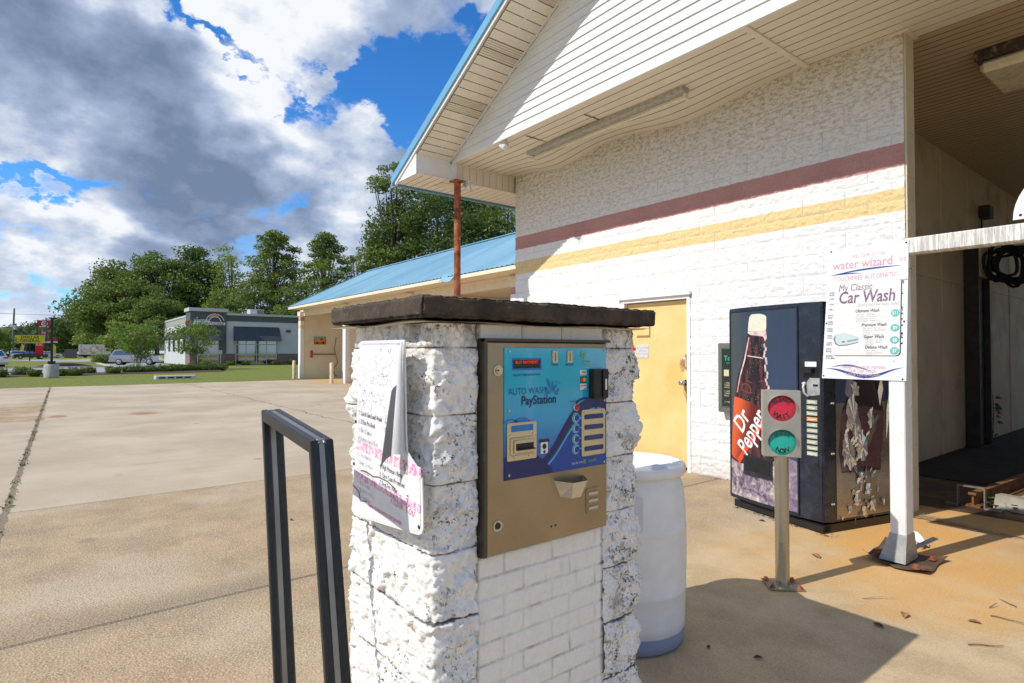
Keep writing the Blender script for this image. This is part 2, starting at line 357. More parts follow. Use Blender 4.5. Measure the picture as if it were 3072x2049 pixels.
# ---------------------------------------------------------------- building materials
def m_split(t, o, g):
    x, y, z = t.xyz(o)
    n = t.noise(o, 14, 6, .7); fine = t.noise(o, 55, 5, .75); big = t.noise(o, 1.2, 5)
    c = t.mix(t.mr(fine, .3, .7), (.78, .78, .78), (.90, .90, .90))
    zr = t.m('ADD', z, t.m('MULTIPLY', t.m('SUBTRACT', n, .5), .035))
    band = lambda a, b: t.m('MULTIPLY', t.mr(zr, a-.008, a), t.mr(zr, b+.008, b))
    bur = t.mix(t.mr(fine, .3, .7), (.50, .225, .215), (.62, .32, .30)); bur = t.mix(t.mr(big, .4, .7, 0, .45), bur, (.34, .16, .155))
    yel = t.mix(t.mr(fine, .3, .7), (.76, .55, .24), (.86, .68, .38))
    c = t.mix(band(3.10, 3.30), c, bur)
    wear = t.mr(t.noise(o, 9, 8, .75), .60, .66, 1.0, t.m('ADD', .1, t.mr(x, -2.3, -.8)))
    c = t.mix(t.m('MULTIPLY', band(2.70, 2.895), wear), c, yel)
    # brown grime and lichen under the soffit, plus its cream shade painted by height
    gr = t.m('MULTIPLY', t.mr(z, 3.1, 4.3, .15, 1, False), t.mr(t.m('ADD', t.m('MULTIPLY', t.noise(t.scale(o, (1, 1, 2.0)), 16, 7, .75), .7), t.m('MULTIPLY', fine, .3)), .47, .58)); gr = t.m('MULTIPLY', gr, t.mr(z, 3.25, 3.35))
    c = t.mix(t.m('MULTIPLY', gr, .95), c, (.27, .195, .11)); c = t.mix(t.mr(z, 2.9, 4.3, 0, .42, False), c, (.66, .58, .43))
    # joints between blocks
    c = t.mix(t.m('MULTIPLY', t.mr(t.noise(o, 30, 7, .8), .62, .7), .35), c, (.30, .27, .22))
    rw = t.m('DIVIDE', z, .2); ro = t.m('MODULO', t.m('FLOOR', rw), 2.0); fz = t.m('FRACT', rw); fx = t.m('FRACT', t.m('ADD', t.m('DIVIDE', t.m('SUBTRACT', x, 4.7-12), .4), t.m('MULTIPLY', ro, .5)))
    ez = t.m('MULTIPLY', t.m('MINIMUM', fz, t.m('SUBTRACT', 1.0, fz)), .2); ex = t.m('MULTIPLY', t.m('MINIMUM', fx, t.m('SUBTRACT', 1.0, fx)), .4)
    ej = t.m('ADD', t.m('MINIMUM', ez, ex), t.m('MULTIPLY', t.m('SUBTRACT', n, .5), .006)); jt_ = t.mr(ej, .007, .003)
    c = t.mix(t.m('MULTIPLY', jt_, t.mr(t.noise(o, 3, 6, .7), .35, .65, .12, .5)), c, (.42, .39, .34))
    gb = t.mr(z, .35, .0, 0, .6); c = t.mix(t.m('MULTIPLY', gb, n), c, (.45, .32, .2))
    return {'Base Color': c, 'Roughness': .85, 'Normal': t.bump(t.m('ADD', t.m('MULTIPLY', fine, .5), t.noise(t.scale(o, (1, 1, 1.6)), 30, 6, .8)), .9, .011), 'Specular IOR Level': .3}
mat('splitface', m_split)
flat('cream_paint', (.66, .585, .44), .6, var=.07, vs=1.5, dirt=(.34, .27, .17), dscale=1.6, damt=.35, bump=.2, bs=90)
def m_vinyl(base, dirtc):
    def fn(t, o, g):
        n = t.noise(o, 1.8, 6, .6)
        c = t.mix(t.mr(n, .3, .7), base, tuple(k*.93 for k in base))
        c = t.mix(t.m('MULTIPLY', t.mr(t.noise(t.scale(o, (.5, 8, 8)), 3, 6, .7), .52, .75), .28), c, dirtc)
        return {'Base Color': c, 'Roughness': .42, 'Specular IOR Level': .4}
    return fn
mat('siding_white', m_vinyl((.80, .80, .79), (.55, .53, .48)))
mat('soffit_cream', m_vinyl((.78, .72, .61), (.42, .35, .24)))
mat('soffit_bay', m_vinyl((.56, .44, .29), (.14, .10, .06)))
def m_vent(t, o, g):
    d = t.voro(t.scale(o, (1, 1, 1)), 70, rnd=0.0)
    c = t.mix(t.mr(d, .40, .30), (.70, .63, .50), (.06, .05, .04))
    return {'Base Color': c, 'Roughness': .5}
mat('vent_perforated', m_vent)
flat('blue_metal', (.15, .37, .56), .35, var=.08, vs=1.0, dirt=(.30, .42, .5), dscale=.8, damt=.3)
flat('white_metal', (.78, .78, .77), .4, var=.05, dirt=(.45, .42, .36), dscale=5, damt=.35)
flat('groove', (.12, .10, .07), .9); flat('groove_cream', (.36, .30, .21), .9)
flat('rust_pipe', (.27, .072, .024), .75, var=.5, vs=12, dirt=(.50, .22, .10), dscale=8, damt=.8, bump=.5)
def m_door(t, o, g):
    x, y, z = t.xyz(o); n = t.noise(o, 2, 5, .6); f = t.noise(o, 24, 6, .75)
    c = t.mix(t.mr(n, .3, .7), (.74, .52, .19), (.82, .61, .27))
    def sp(cx, cz, rx, rz, k): return t.m('MULTIPLY', t.mr(t.m('ADD', t.m('ADD', t.m('POWER', t.m('ABSOLUTE', t.m('DIVIDE', t.m('SUBTRACT', x, cx), rx)), 2.0), t.m('POWER', t.m('ABSOLUTE', t.m('DIVIDE', t.m('SUBTRACT', z, cz), rz)), 2.0)), t.m('MULTIPLY', t.m('SUBTRACT', f, .5), 3.0)), 1.2, .0), k)
    c = t.mix(sp(.30, 1.12, .16, .30, .45), c, (.72, .38, .04)); c = t.mix(sp(.42, 1.28, .045, .11, .85), c, (.36, .12, .03)); c = t.mix(sp(.50, .90, .05, .09, .95), c, (.22, .07, .03)); c = t.mix(sp(.47, 1.0, .05, .12, .7), c, (.45, .20, .05))
    c = t.mix(t.m('MULTIPLY', t.mr(f, .64, .70), .6), c, (.50, .30, .10)); c = t.mix(t.mr(z, .30, .02, 0, .5), c, (.50, .36, .18))
    return {'Base Color': c, 'Roughness': .5, 'Normal': t.bump(n, .1, .01)}
mat('door_yellow', m_door)
flat('white_paint', (.80, .80, .79), .5, var=.05)
flat('dark_gap', (.01, .01, .01), .9)
flat('chrome', (.60, .59, .57), .22, 1.0, var=.1)
flat('tape', (.36, .19, .05), .7, var=.2)
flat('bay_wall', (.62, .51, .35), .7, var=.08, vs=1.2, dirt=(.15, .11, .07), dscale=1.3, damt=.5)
flat('tube_grey', (.42, .41, .37), .5, var=.2, vs=20, dirt=(.14, .12, .09), dscale=30, damt=.7)
flat('glass_tube', (.74, .68, .52), .3, var=.1)
flat('lamp_glass', (.55, .55, .52), .15)
flat('dark_steel', (.03, .022, .018), .6, var=.3)
B = thing('car_wash_building', 'white split-face block car wash with burgundy and yellow stripes and open bay', 'building', (-4.7, 5.95, 0))
BL = Vector((-4.7, 5.95, 0))
class PB(MB):   # part builder: world coordinates in, vertices made local to the building's base
    def build(s, name, mats, parent=None, off=None, **k):
        off = BL if off is None else off
        s.v = [(v[0]-off[0], v[1]-off[1], v[2]-off[2]) for v in s.v]
        return MB.build(s, name, mats, parent, **k)
# ---- front block wall: displaced split-face blocks, running bond 0.40 x 0.20 m; door opening left out
DX0, DX1, DZ = -5.20, -4.13, 2.12
def wall_disp(x, z):
    row = math.floor(z/.2); fx = (x + (.2 if row % 2 else 0)) / .4; col = math.floor(fx)
    u = (fx-col); v = z/.2-row
    e = min(u*.4, (1-u)*.4, v*.2, (1-v)*.2)
    mort = max(0, 1-e/.009)
    face = min(1, e/.02)
    hsh = math.sin(row*12.9898+col*78.233)*43758.5453; hsh -= math.floor(hsh)
    return -(.012*fbm(x*22+hsh*7, z*30, row*.37, 4) + .006*fbm(x*9+hsh*5, z*14, row, 2) + .009*abs(fbm(x*40, z*48, row, 3)) + .003*hsh + .003)*(.3+.7*face)*1.2 + .002*mort
wl = MB()
NX, NZ = 420, 330
X0, X1, Z1 = -7.46, -1.9, 4.36
vid = {}
for j in range(NZ):
    for i in range(NX):
        x = X0 + (X1-X0)*i/(NX-1); z = Z1*j/(NZ-1)
        wl.v.append((x-BL.x, 5.95 + wall_disp(x, z)-BL.y, z))
for j in range(NZ-1):
    for i in range(NX-1):
        xc = X0 + (X1-X0)*(i+.5)/(NX-1); zc = Z1*(j+.5)/(NZ-1)
        if DX0 < xc < DX1 and zc < DZ: continue
        a = j*NX+i; wl.f.append((a, a+1, a+NX+1, a+NX)); wl.mi.append(0); wl.sm.append(True)
wall = wl.build('block_wall', 'splitface', B)
p = PB(); p.box(-7.45, DX0-.005, 5.98, 6.14, 0, 4.4); p.box(DX1+.005, -1.915, 5.98, 6.14, 0, 4.4); p.box(DX0-.005, DX1+.005, 5.98, 6.14, DZ+.005, 4.4)
p.box(-7.44, -7.2, 6.14, 18, 0, 4.4); p.build('wall_core', 'cream_paint', B)
# jamb of the bay opening: smooth block return with faint courses
p = PB(); 
for k in range(22): p.box(-1.93, -1.885+.001*(k % 2), 5.958, 6.155, k*.2+.002, k*.2+.198)
p.box(-1.93, -1.888, 5.96, 6.15, 0, 4.36); p.build('jamb', 'cream_paint', B)
# ---- steel door in its frame
D = PB(); D.box(DX0+.06, DX1-.05, 6.0, 6.04, .04, DZ-.06, bev=.004); door = D.build('door', 'door_yellow', B)
p = PB(); p.box(DX0, DX0+.055, 5.935, 6.03, 0, DZ); p.box(DX1-.045, DX1, 5.935, 6.03, 0, DZ); p.box(DX0, DX1, 5.932, 6.03, DZ-.05, DZ); p.box(DX0-.04, DX1+.02, 5.90, 5.935, DZ-.005, DZ+.035)
p.build('door_frame', 'white_paint', door, off=BL)
p = PB(); p.tube([(-4.23, 6.0, 1.22), (-4.23, 5.965, 1.26), (-4.23, 5.955, 1.31), (-4.23, 5.965, 1.36), (-4.23, 6.0, 1.40)], .009, 8); p.build('pull_handle', 'chrome', door)
p = PB(); p.lathe([(0, 0), (.028, .0), (.034, .02), (.034, .05), (.014, .07), (.014, .10), (.033, .10)], n=20, M=Matrix.Translation((-4.24, 5.90, 1.06)) @ Matrix.Rotation(rad(-90), 4, 'X')); p.box(-4.21, -4.18, 5.985, 6.0, .98, 1.12); p.build('door_knob', 'chrome', door)
p = PB(); p.box(-4.78, -4.765, 5.994, 5.999, 1.62, 1.88); p.box(-4.98, -4.78, 5.994, 5.999, 1.62, 1.645); p.box(-4.87, -4.83, 5.994, 5.999, 1.84, 1.865); p.build('tape_mark', 'tape', door)
# ---- front soffit: ribbed panels running along X, sagging in two places near the wall
def sag(x, y):
    k = max(0, (y-5.0)/.95)**1.4
    a = .125*math.exp(-((x+6.35)/.60)**2) + .125*math.exp(-((x+4.15)/.72)**2) - .012
    return a*k
def ribs(mb, x0, x1, y0, y1, z, pitch=.128, nx=60, mi=0, sagf=None, depth=.008):
    ys = [y0]; n = max(1, round((y1-y0)/pitch)); pr = []
    for k in range(n):
        a = y0+(y1-y0)*k/n; b = y0+(y1-y0)*(k+1)/n
        pr += [(a+.001, depth), (a+.010, depth), (a+.013, 0), (b-.002, 0)]
    vs = []; fs = []
    for j, (yy, dz_) in enumerate(pr):
        for i in range(nx):
            x = x0+(x1-x0)*i/(nx-1); vs.append((x, yy, z+dz_-(sagf(x, yy) if sagf else 0)))
    m = len(pr)
    fs = [(j*nx+i, j*nx+i+1, (j+1)*nx+i+1, (j+1)*nx+i) for j in range(m-1) for i in range(nx-1)]
    mb.add(vs, fs, mi)
    b0 = len(mb.mi)-len(fs)
    for q in range(len(fs)):
        if (q//(nx-1)) % 4 in (0, 1): mb.mi[b0+q] = 1
p = PB(); ribs(p, -7.5, -2.74, 4.745, 5.96, 4.305, sagf=sag, nx=120); sf = p.build('soffit', ['soffit_cream', 'groove_cream'], B)
p = PB(); ribs(p, -2.73, 2.6, 4.745, 6.16, 4.302, nx=4); p.build('soffit', ['soffit_cream', 'groove_cream'], B)
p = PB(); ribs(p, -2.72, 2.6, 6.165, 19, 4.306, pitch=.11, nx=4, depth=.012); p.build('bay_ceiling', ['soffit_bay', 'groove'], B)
p = PB(); p.box(-2.765, -2.705, 4.745, 5.93, 4.286, 4.304); p.build('soffit_trim', 'soffit_cream', sf, off=BL); p = PB()
p.box(-1.99, -1.85, 5.93, 6.17, 4.288, 4.30); p.build('bay_trim', 'soffit_cream', sf, off=BL)
p = PB()
p.box(-5.93, -5.922, 4.90, 5.3, 4.292, 4.300); p.build('soffit_joint', 'groove', sf, off=BL); p = PB(); p.box(-4.955, -4.948, 5.0, 5.35, 4.290, 4.298)
p.build('soffit_joint', 'groove', sf, off=BL)
# ---- gable with horizontal lap siding
RX, RZ0, SL = -2.6, 4.05, .54
EX = -8.15
def roofz(x): return RZ0 + SL*(min(x, 2*RX-x) - EX)
p = PB(); lap = .108; z = 4.305
while z < 7.0:
    zt = z+lap
    xa = EX + (z+.02-RZ0)/SL + .05; xb = EX + (zt-.02-RZ0)/SL + .05
    if xb >= RX: break
    ra, rb = 2*RX-xa, 2*RX-xb
    p.add([(xa, 4.722, z), (ra, 4.722, z), (rb, 4.738, zt), (xb, 4.738, zt), (xa, 4.737, z), (ra, 4.737, z)], [(0, 1, 2, 3), (0, 4, 5, 1)])
    z = zt
gab = p.build('gable_siding', 'siding_white', B)
p = PB(); p.box(-7.6, 2.6, 4.715, 4.745, 4.283, 4.310); p.build('gable_trim', 'siding_white', gab, off=BL)
# ---- raking soffit with grooves across the slope and two perforated bands
ang = math.atan(SL)
def rake(u, y, dz=0): # u along the slope from the eave, height follows the roof
    return (EX+.62 + u*math.cos(ang), y, 4.30 + u*math.sin(ang) + dz)
p = PB(); PV = []; pitch = .128; k = 0
while k*pitch < 5.6:
    a, b = k*pitch, (k+1)*pitch
    if k in (7, 14, 21, 28): pv = PB(); PV.append(pv)
    tgt = pv if k in (7, 8, 14, 15, 21, 22, 28, 29) else p
    tgt.add([rake(a+.010, 4.14), rake(a+.010, 4.74), rake(b, 4.74), rake(b, 4.14)], [(0, 1, 2, 3)])
    p.add([rake(a, 4.14, .008), rake(a, 4.74, .008), rake(a+.010, 4.74, .008), rake(a+.010, 4.14, .008)], [(0, 1, 2, 3)], 1)
    p.add([rake(a+.010, 4.14, 0), rake(a+.010, 4.74, 0), rake(a+.010, 4.74, .008), rake(a+.010, 4.14, .008)], [(0, 1, 2, 3)], 1)
    k += 1
rs = p.build('rake_soffit', ['soffit_cream', 'groove_cream'], B); [q.build('soffit_vent', 'vent_perforated', rs, off=BL) for q in PV]
p = PB(); L = 5.6
p.add([rake(0, 4.70, -.012), rake(L, 4.70, -.012), rake(L, 4.72, -.012), rake(0, 4.72, -.012), rake(0, 4.70, .0), rake(L, 4.70, .0)], [(0, 1, 2, 3), (0, 4, 5, 1)])
p.build('rake_trim', 'siding_white', rs, off=BL)
# ---- boxed eave: return face, end triangle, inner fascia with vertical boards, level soffit underneath
p = PB()
p.box(-7.505, -7.50, 4.14, 4.72, 4.035, 4.315)
p.add([(EX+.01, 4.13, 4.03), (-7.5, 4.13, 4.03), (-7.5, 4.13, 4.33), (-7.56, 4.13, 4.33)], [(0, 1, 2, 3)])
p.box(-7.52, -7.46, 4.715, 4.80, 4.03, 4.31)
ev = p.build('eave_box', 'siding_white', B)
p = PB()
for k in range(9):
    y0 = 4.80 + k*.128; p.box(-7.505, -7.492, y0+.008, min(y0+.128, 5.95), 4.06, 4.30)
p.box(-7.51, -7.50, 4.80, 5.95, 4.05, 4.31, 1); p.box(-7.505, -7.482, 4.80, 5.95, 4.035, 4.062); p.box(-7.505, -7.482, 4.80, 5.95, 4.285, 4.31)
p.build('fascia_boards', ['soffit_cream', 'groove_cream'], B)
p = PB(); n = 84
for k in range(n):
    y0 = 4.13 + k*.128; 
    if y0 > 18: break
    p.add([(EX, y0+.01, 4.03), (-7.46, y0+.01, 4.03), (-7.46, y0+.128, 4.03), (EX, y0+.128, 4.03)], [(0, 1, 2, 3)]); p.add([(EX, y0, 4.04), (-7.46, y0, 4.04), (-7.46, y0+.01, 4.04), (EX, y0+.01, 4.04)], [(0, 1, 2, 3)], 1)
es = p.build('eave_soffit', ['soffit_cream', 'groove_cream'], B)
p = PB(); p.box(-7.9, -7.65, 4.66, 5.04, 4.024, 4.028); p.build('soffit_vent', 'vent_perforated', es, off=BL)
# ---- roof sheets, blue edge, white fascia board
def roofp(x, y, dz): return (x, y, roofz(x)+dz)
p = PB()
for s_ in (0, 1):
    xs = (EX-.05, RX) if s_ == 0 else (2*RX-EX+.05, RX)
    nn = 60
    for k in range(nn):
        y0 = 4.10+14*k/nn; y1 = 4.10+14*(k+1)/nn; q = .02 if k % 2 else 0
        p.add([roofp(xs[0], y0, .10+q), roofp(xs[1], y0, .10+q), roofp(xs[1], y1, .10+q), roofp(xs[0], y1, .10+q)], [(0, 1, 2, 3)])
roof = p.build('roof', 'blue_metal', B)
p = PB()
for s_ in (0, 1):
    A = (EX-.03, RX) if s_ == 0 else (2*RX-EX+.03, RX)
    p.add([roofp(A[0], 4.085, .0), roofp(A[1], 4.085, .0), roofp(A[1], 4.085, .125), roofp(A[0], 4.085, .125), roofp(A[0], 4.115, .0), roofp(A[1], 4.115, .0), roofp(A[1], 4.22, .128), roofp(A[0], 4.22, .128)],
          [(0, 1, 2, 3), (0, 4, 5, 1), (3, 2, 6, 7)])
p.box(EX-.06, EX-.03, 4.085, 18, 4.0, 4.14)
p.build('rake_edge', 'blue_metal', roof, off=BL)
p = PB()
for s_ in (0, 1):
    A = (EX+.01, RX) if s_ == 0 else (2*RX-EX-.01, RX)
    p.add([roofp(A[0], 4.11, -.055), roofp(A[1], 4.11, -.055), roofp(A[1], 4.11, .03), roofp(A[0], 4.11, .03), roofp(A[0], 4.15, -.055), roofp(A[1], 4.15, -.055)], [(0, 1, 2, 3), (0, 4, 5, 1)])
p.build('fascia', 'siding_white', roof, off=BL)
# ---- bay interior
p = PB()
for k in range(9):
    y0 = 6.16 + k*1.22; p.box(-2.74, -2.70+.0, y0, y0+1.212, .0, 2.44); p.box(-2.74, -2.70, y0, y0+1.212, 2.452, 4.30)
    p.box(-2.74, -2.69, y0+1.205, y0+1.23, 0, 4.3)
p.box(-2.74, -2.688, 6.16, 17.2, 2.435, 2.458)
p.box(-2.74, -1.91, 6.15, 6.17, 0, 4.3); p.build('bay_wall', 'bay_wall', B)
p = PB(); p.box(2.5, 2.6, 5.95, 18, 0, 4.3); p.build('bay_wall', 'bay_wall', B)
p = PB(); p.box(2.5, 3.0, 5.945, 6.1, 0, 4.36); p.build('block_wall', 'splitface', B)
# ---- things on and under the building
f = thing('fluorescent_light', 'long grey twin tube light fixed under the front soffit', 'light fixture', (-5.05, 5.32, 4.30))
o_ = Vector((-5.05, 5.32, 4.30))
p = PB(); p.bbox(-6.36, -3.74, 5.265, 5.385, 4.235, 4.296, .006); p.build('housing', 'tube_grey', f, off=o_)
p = PB(); p.tube([(-6.33, 5.38, 4.205), (-3.80, 5.38, 4.205)], .017, 10); p.build('tube', 'glass_tube', f, off=o_)
for xx in (-6.34, -3.775):
    p = PB(); p.bbox(xx-.02, xx+.02, 5.335, 5.41, 4.17, 4.24, .008); p.build('lamp_holder', 'glass_tube', f, off=o_)
def flood(loc, label):
    f = thing('flood_light', label, 'flood light', loc)
    m = MB(); m.lathe([(0, 0), (.028, .0), (.028, -.012), (.012, -.02), (.012, -.045)], n=16); m.build('mount', 'white_metal', f)
    M = Matrix.Translation((-.02, -.02, -.07)) @ Matrix.Rotation(rad(35), 4, 'Y') @ Matrix.Rotation(rad(-20), 4, 'X')
    m = MB(); m.bbox(-.065, .065, -.03, .03, -.035, .035, .012, M=M); m.build('lamp_head', 'white_metal', f)
    m = MB(); m.box(-.055, .055, -.034, -.0315, -.028, .028, M=M); m.build('lens', 'lamp_glass', f)
    m = MB(); m.tube([(.02, .0, -.02), (.06, 0, -.08), (.05, .0, -.15), (.09, .01, -.19), (.07, .0, -.12), (.05, .0, -.03)], .0035, 6); m.build('cable', 'tube_grey', f)
    return f
flood((-6.24, 4.80, 4.29), 'small white flood light with dangling wire under the front soffit')
flood((-7.36, 4.95, 4.03), 'small flood light with hanging cable beside the rusty pipe')
f = thing('pipe_post', 'rusty red steel pipe holding up the corner of the eave', 'post', (-7.44, 4.80, 0))
m = MB(); m.tube([(0, 0, .01), (0, 0, 4.01)], .052, 16); m.build('shaft', 'rust_pipe', f)
m = MB(); m.box(-.09, .09, -.09, .09, 4.01, 4.025); m.build('head_plate', 'rust_pipe', f)
m = MB(); m.box(-.1, .1, -.1, .1, 0, .012); m.build('base_plate', 'rust_pipe', f)
f = thing('ceiling_light', 'dirty wrap-around light on the bay ceiling, paint flaking off', 'light fixture', (-1.45, 7.3, 4.30))
m = MB(); m.bbox(-.16, .5, -.42, .42, -.10, 0, .01); m.build('housing', flat('flaking', (.05, .035, .03), .8, var=.3, dirt=(.5, .42, .3), dscale=12, damt=.9), f)
m = MB(); m.bbox(-.13, .5, -.38, .38, -.21, -.101, .03); m.build('diffuser', 'glass_tube', f)
f = thing('steel_column', 'dark steel column of the wash gantry standing at the bay wall', 'column', (-2.6, 11.1, 0))
m = MB(); m.box(-.09, .09, -.30, -.28, 0, 3.05); m.box(-.09, .09, .28, .30, 0, 3.05); m.box(-.02, .02, -.28, .28, 0, 3.05); m.box(-.1, .1, -.32, .32, .0, .02); m.build('shaft', 'dark_steel', f)
m = MB(); m.bbox(-.1, .12, -.28, .1, 2.55, 3.05, .01); m.build('pipe_box', 'bay_wall', f)
f = thing('hose_bundle', 'tangled black hoses coiled on a bracket inside the bay', 'hoses', (-2.25, 11.2, 2.9))
rg = random.Random(8); 
m = MB(); m.box(-.3, 1.2, -.03, .03, .02, .08); m.build('bracket', 'dark_steel', f)
for k in range(9):
    m = MB(); cx, cy = rg.uniform(-.1, .25), rg.uniform(-.35, .3); rx, rz_ = rg.uniform(.14, .34), rg.uniform(.18, .30); ph = rg.random()*6
    m.tube([(cx+rx*math.cos(a_)*.8, cy+rx*math.cos(a_+.3), -.18+rz_*math.sin(a_)+.04*math.sin(3*a_+ph)) for a_ in [q*.314 for q in range(21)]], .022, 8, cap=False); m.build('hose', 'dark_gap', f)
f = thing('junction_box', 'small dark electrical box with a cable on the bay wall', 'electrical box', (-2.69, 11.75, 3.67))
m = MB(); m.bbox(0, .14, -.12, .12, -.10, .10, .01); m.build('box', 'dark_steel', f)
m = MB(); m.tube([(.02, -.05, -.1), (.02, -.07, -.5), (.02, -.1, -.8)], .012, 8); m.build('cable', 'dark_steel', f)
f = thing('guide_rail', 'rusty steel guide rail lying along the bay floor', 'rail', (-1.62, 6.66, 0))
flat('rust_orange', (.20, .085, .025), .75, var=.4, vs=9, dirt=(.1, .05, .03), dscale=10, damt=.6)
m = MB(); m.box(-.03, .03, 0, 5, .115, .135, M=Matrix.Rotation(rad(-4), 4, 'Z')); m.box(-.008, .008, .02, 5, .02, .115, M=Matrix.Rotation(rad(-4), 4, 'Z')); m.box(-.05, .06, .0, 5, .0, .02, M=Matrix.Rotation(rad(-4), 4, 'Z')); m.build('rail', 'rust_orange', f)
m = MB(); m.tube([(.2, .1, .05), (.5, 2.2, .06), (.8, 4.5, .05)], .025, 8); m.build('pipe', 'tube_grey', f)
m = MB(); m.box(-.11, -.10, -.02, .03, 0, .185); m.box(-.11, .10, -.02, .03, .185, .195); m.box(.09, .10, -.02, .03, 0, .185); m.box(-.2, -.10, -.03, .04, .0, .015); m.box(.1, .22, -.03, .04, .0, .015); m.build('bracket', flat('old_steel', (.20, .18, .15), .6, .3, var=.3), f)
f = MB(); f.prism([(-.09, 0), (.09, 0), (.05, .12), (-.05, .12)], lambda u, v, d: (d, u, v), 0, 1.7); o = f.build('parking_stop', flat('old_concrete', (.30, .26, .21), .9, var=.2, vs=6), None, loc=(-1.47, 6.86, .006)); o.rotation_euler = (0, 0, rad(-14))
tag(o, 'pale concrete wheel stop lying on the bay floor', 'wheel stop')
f = thing('weed_plant', 'leafy green weed growing at the foot of the bay wall', 'weed', (-2.6, 11.8, 0))
m = MB(); st = MB(); rg = random.Random(3); flat('weedleaf', (.09, .16, .04), .6, var=.3)
st.tube([(0, 0, 0), (.02, .03, .4), (.0, .08, .75)], .006, 6)
for k in range(60):
    z = .1+.7*rg.random(); a = rg.random()*6.3; r = .14*(1-.5*z); p_ = Vector((math.cos(a)*r*.6, .04+math.sin(a)*r, z)); q = Vector((math.cos(a+1.5)*.025, math.sin(a+1.5)*.025, .02)); d = Vector((math.cos(a)*.07, math.sin(a)*.07, -.02))
    m.add([p_-q, p_+d*.3-q*.2, p_+d, p_+q], [(0, 1, 2, 3)])
st.build('stem', 'weedleaf', f); m.build('leaves', 'weedleaf', f)
f = thing('weed_plant', 'low green weed sprouting beside the rail bracket', 'weed', (-1.45, 6.85, 0))
m = MB()
for k in range(40):
    a = rg.random()*6.3; L = .05+.1*rg.random(); p_ = Vector((math.cos(a)*L, math.sin(a)*L*1.3, .02+.05*rg.random())); d = Vector((math.cos(a), math.sin(a), .1))*.05; q = Vector((-d.y, d.x, 0))*.4
    m.add([p_-d*.2, p_+q, p_+d, p_-q], [(0, 1, 2, 3)])
m.build('leaves', 'weedleaf', f)
# ================================================================ pay station pillar
def m_stone(t, o, g):
    x, y, z = t.xyz(o)
    a = t.noise(o, 7, 7, .7); b = t.noise(o, 38, 6, .75); c3 = t.noise(o, 2.2, 4); d = t.noise(o, 95, 4, .7)
    c = t.mix(t.mr(b, .3, .7), (.76, .75, .72), (.90, .895, .88))
    vein = t.mr(t.m('ABSOLUTE', t.m('SUBTRACT', t.noise(o, 9, 6, .6, 1.5), .5)), .03, .0)
    c = t.mix(t.m('MULTIPLY', vein, t.mr(c3, .35, .65, .05, .55)), c, (.42, .30, .20))
    wall = t.mr(y, -.15, .05)  # the far column carries more lichen
    th = t.m('SUBTRACT', .535, t.m('MULTIPLY', wall, .03))
    sp = t.mr(t.m('ADD', t.m('MULTIPLY', b, .55), t.m('MULTIPLY', d, .45)), th, t.m('ADD', th, .05))
    c = t.mix(t.m('MULTIPLY', sp, t.m('MULTIPLY', t.mr(a, .45, .56, .10, .95), t.mr(c3, .34, .52, .15, 1.0))), c, (.045, .04, .035))
    c = t.mix(t.m('MULTIPLY', t.mr(a, .54, .70), t.m('ADD', .16, t.m('MULTIPLY', wall, .50))), c, (.22, .20, .17))
    # grime along the courses and under the cap
    jz = t.m('ABSOLUTE', t.m('SUBTRACT', t.m('FRACT', t.m('DIVIDE', t.m('SUBTRACT', z, .043), .2)), .5))
    jj = t.mr(t.m('ADD', jz, t.m('MULTIPLY', t.m('SUBTRACT', b, .5), .05)), .478, .496)
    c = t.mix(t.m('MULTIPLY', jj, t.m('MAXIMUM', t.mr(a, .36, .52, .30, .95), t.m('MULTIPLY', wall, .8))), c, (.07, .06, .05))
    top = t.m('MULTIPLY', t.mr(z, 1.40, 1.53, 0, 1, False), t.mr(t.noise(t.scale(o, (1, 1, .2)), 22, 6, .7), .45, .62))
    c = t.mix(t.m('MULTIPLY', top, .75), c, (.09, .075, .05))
    return {'Base Color': c, 'Roughness': .8, 'Normal': t.bump(t.m('ADD', b, t.m('MULTIPLY', d, .5)), .55, .004), 'Specular IOR Level': .35}
mat('stone_paint', m_stone)
def m_brick(t, o, g):
    x, y, z = t.xyz(o)
    a = t.noise(o, 6, 7, .7); b = t.noise(o, 60, 5, .7)
    c = t.mix(t.mr(b, .3, .7), (.80, .78, .73), (.88, .86, .82))
    c = t.mix(t.mr(t.noise(o, 26, 7, .8), .66, .72, 0, .8), c, (.09, .07, .05))
    c = t.mix(t.m('MULTIPLY', t.mr(t.noise(t.scale(o, (1, 6, .8)), 5, 7, .7), .55, .72), .22), c, (.40, .33, .24))
    rw = t.m('DIVIDE', z, .0665); fr = t.m('FRACT', rw); ro = t.m('MODULO', t.m('FLOOR', rw), 2.0); fy = t.m('FRACT', t.m('DIVIDE', t.m('ADD', t.m('ADD', y, 1.32), t.m('MULTIPLY', ro, .08)), .205))
    ez = t.m('MINIMUM', fr, t.m('SUBTRACT', 1.0, fr)); ey = t.m('MULTIPLY', t.m('MINIMUM', fy, t.m('SUBTRACT', 1.0, fy)), 3.1)
    mj = t.mr(t.m('ADD', t.m('MINIMUM', ez, ey), t.m('MULTIPLY', t.m('SUBTRACT', b, .5), .08)), .11, .03); c = t.mix(t.m('MULTIPLY', mj, t.mr(a, .42, .64, .10, .62)), c, (.17, .14, .11))
    e = t.m('MAXIMUM', t.mr(y, -.262, -.278), t.mr(y, .262, .276)); c = t.mix(t.m('MULTIPLY', e, t.mr(a, .35, .6, .2, .9)), c, (.10, .085, .07))
    return {'Base Color': c, 'Roughness': .45, 'Normal': t.bump(t.m('ADD', b, t.m('MULTIPLY', a, 1.4)), .25, .004)}
mat('brick_paint', m_brick)
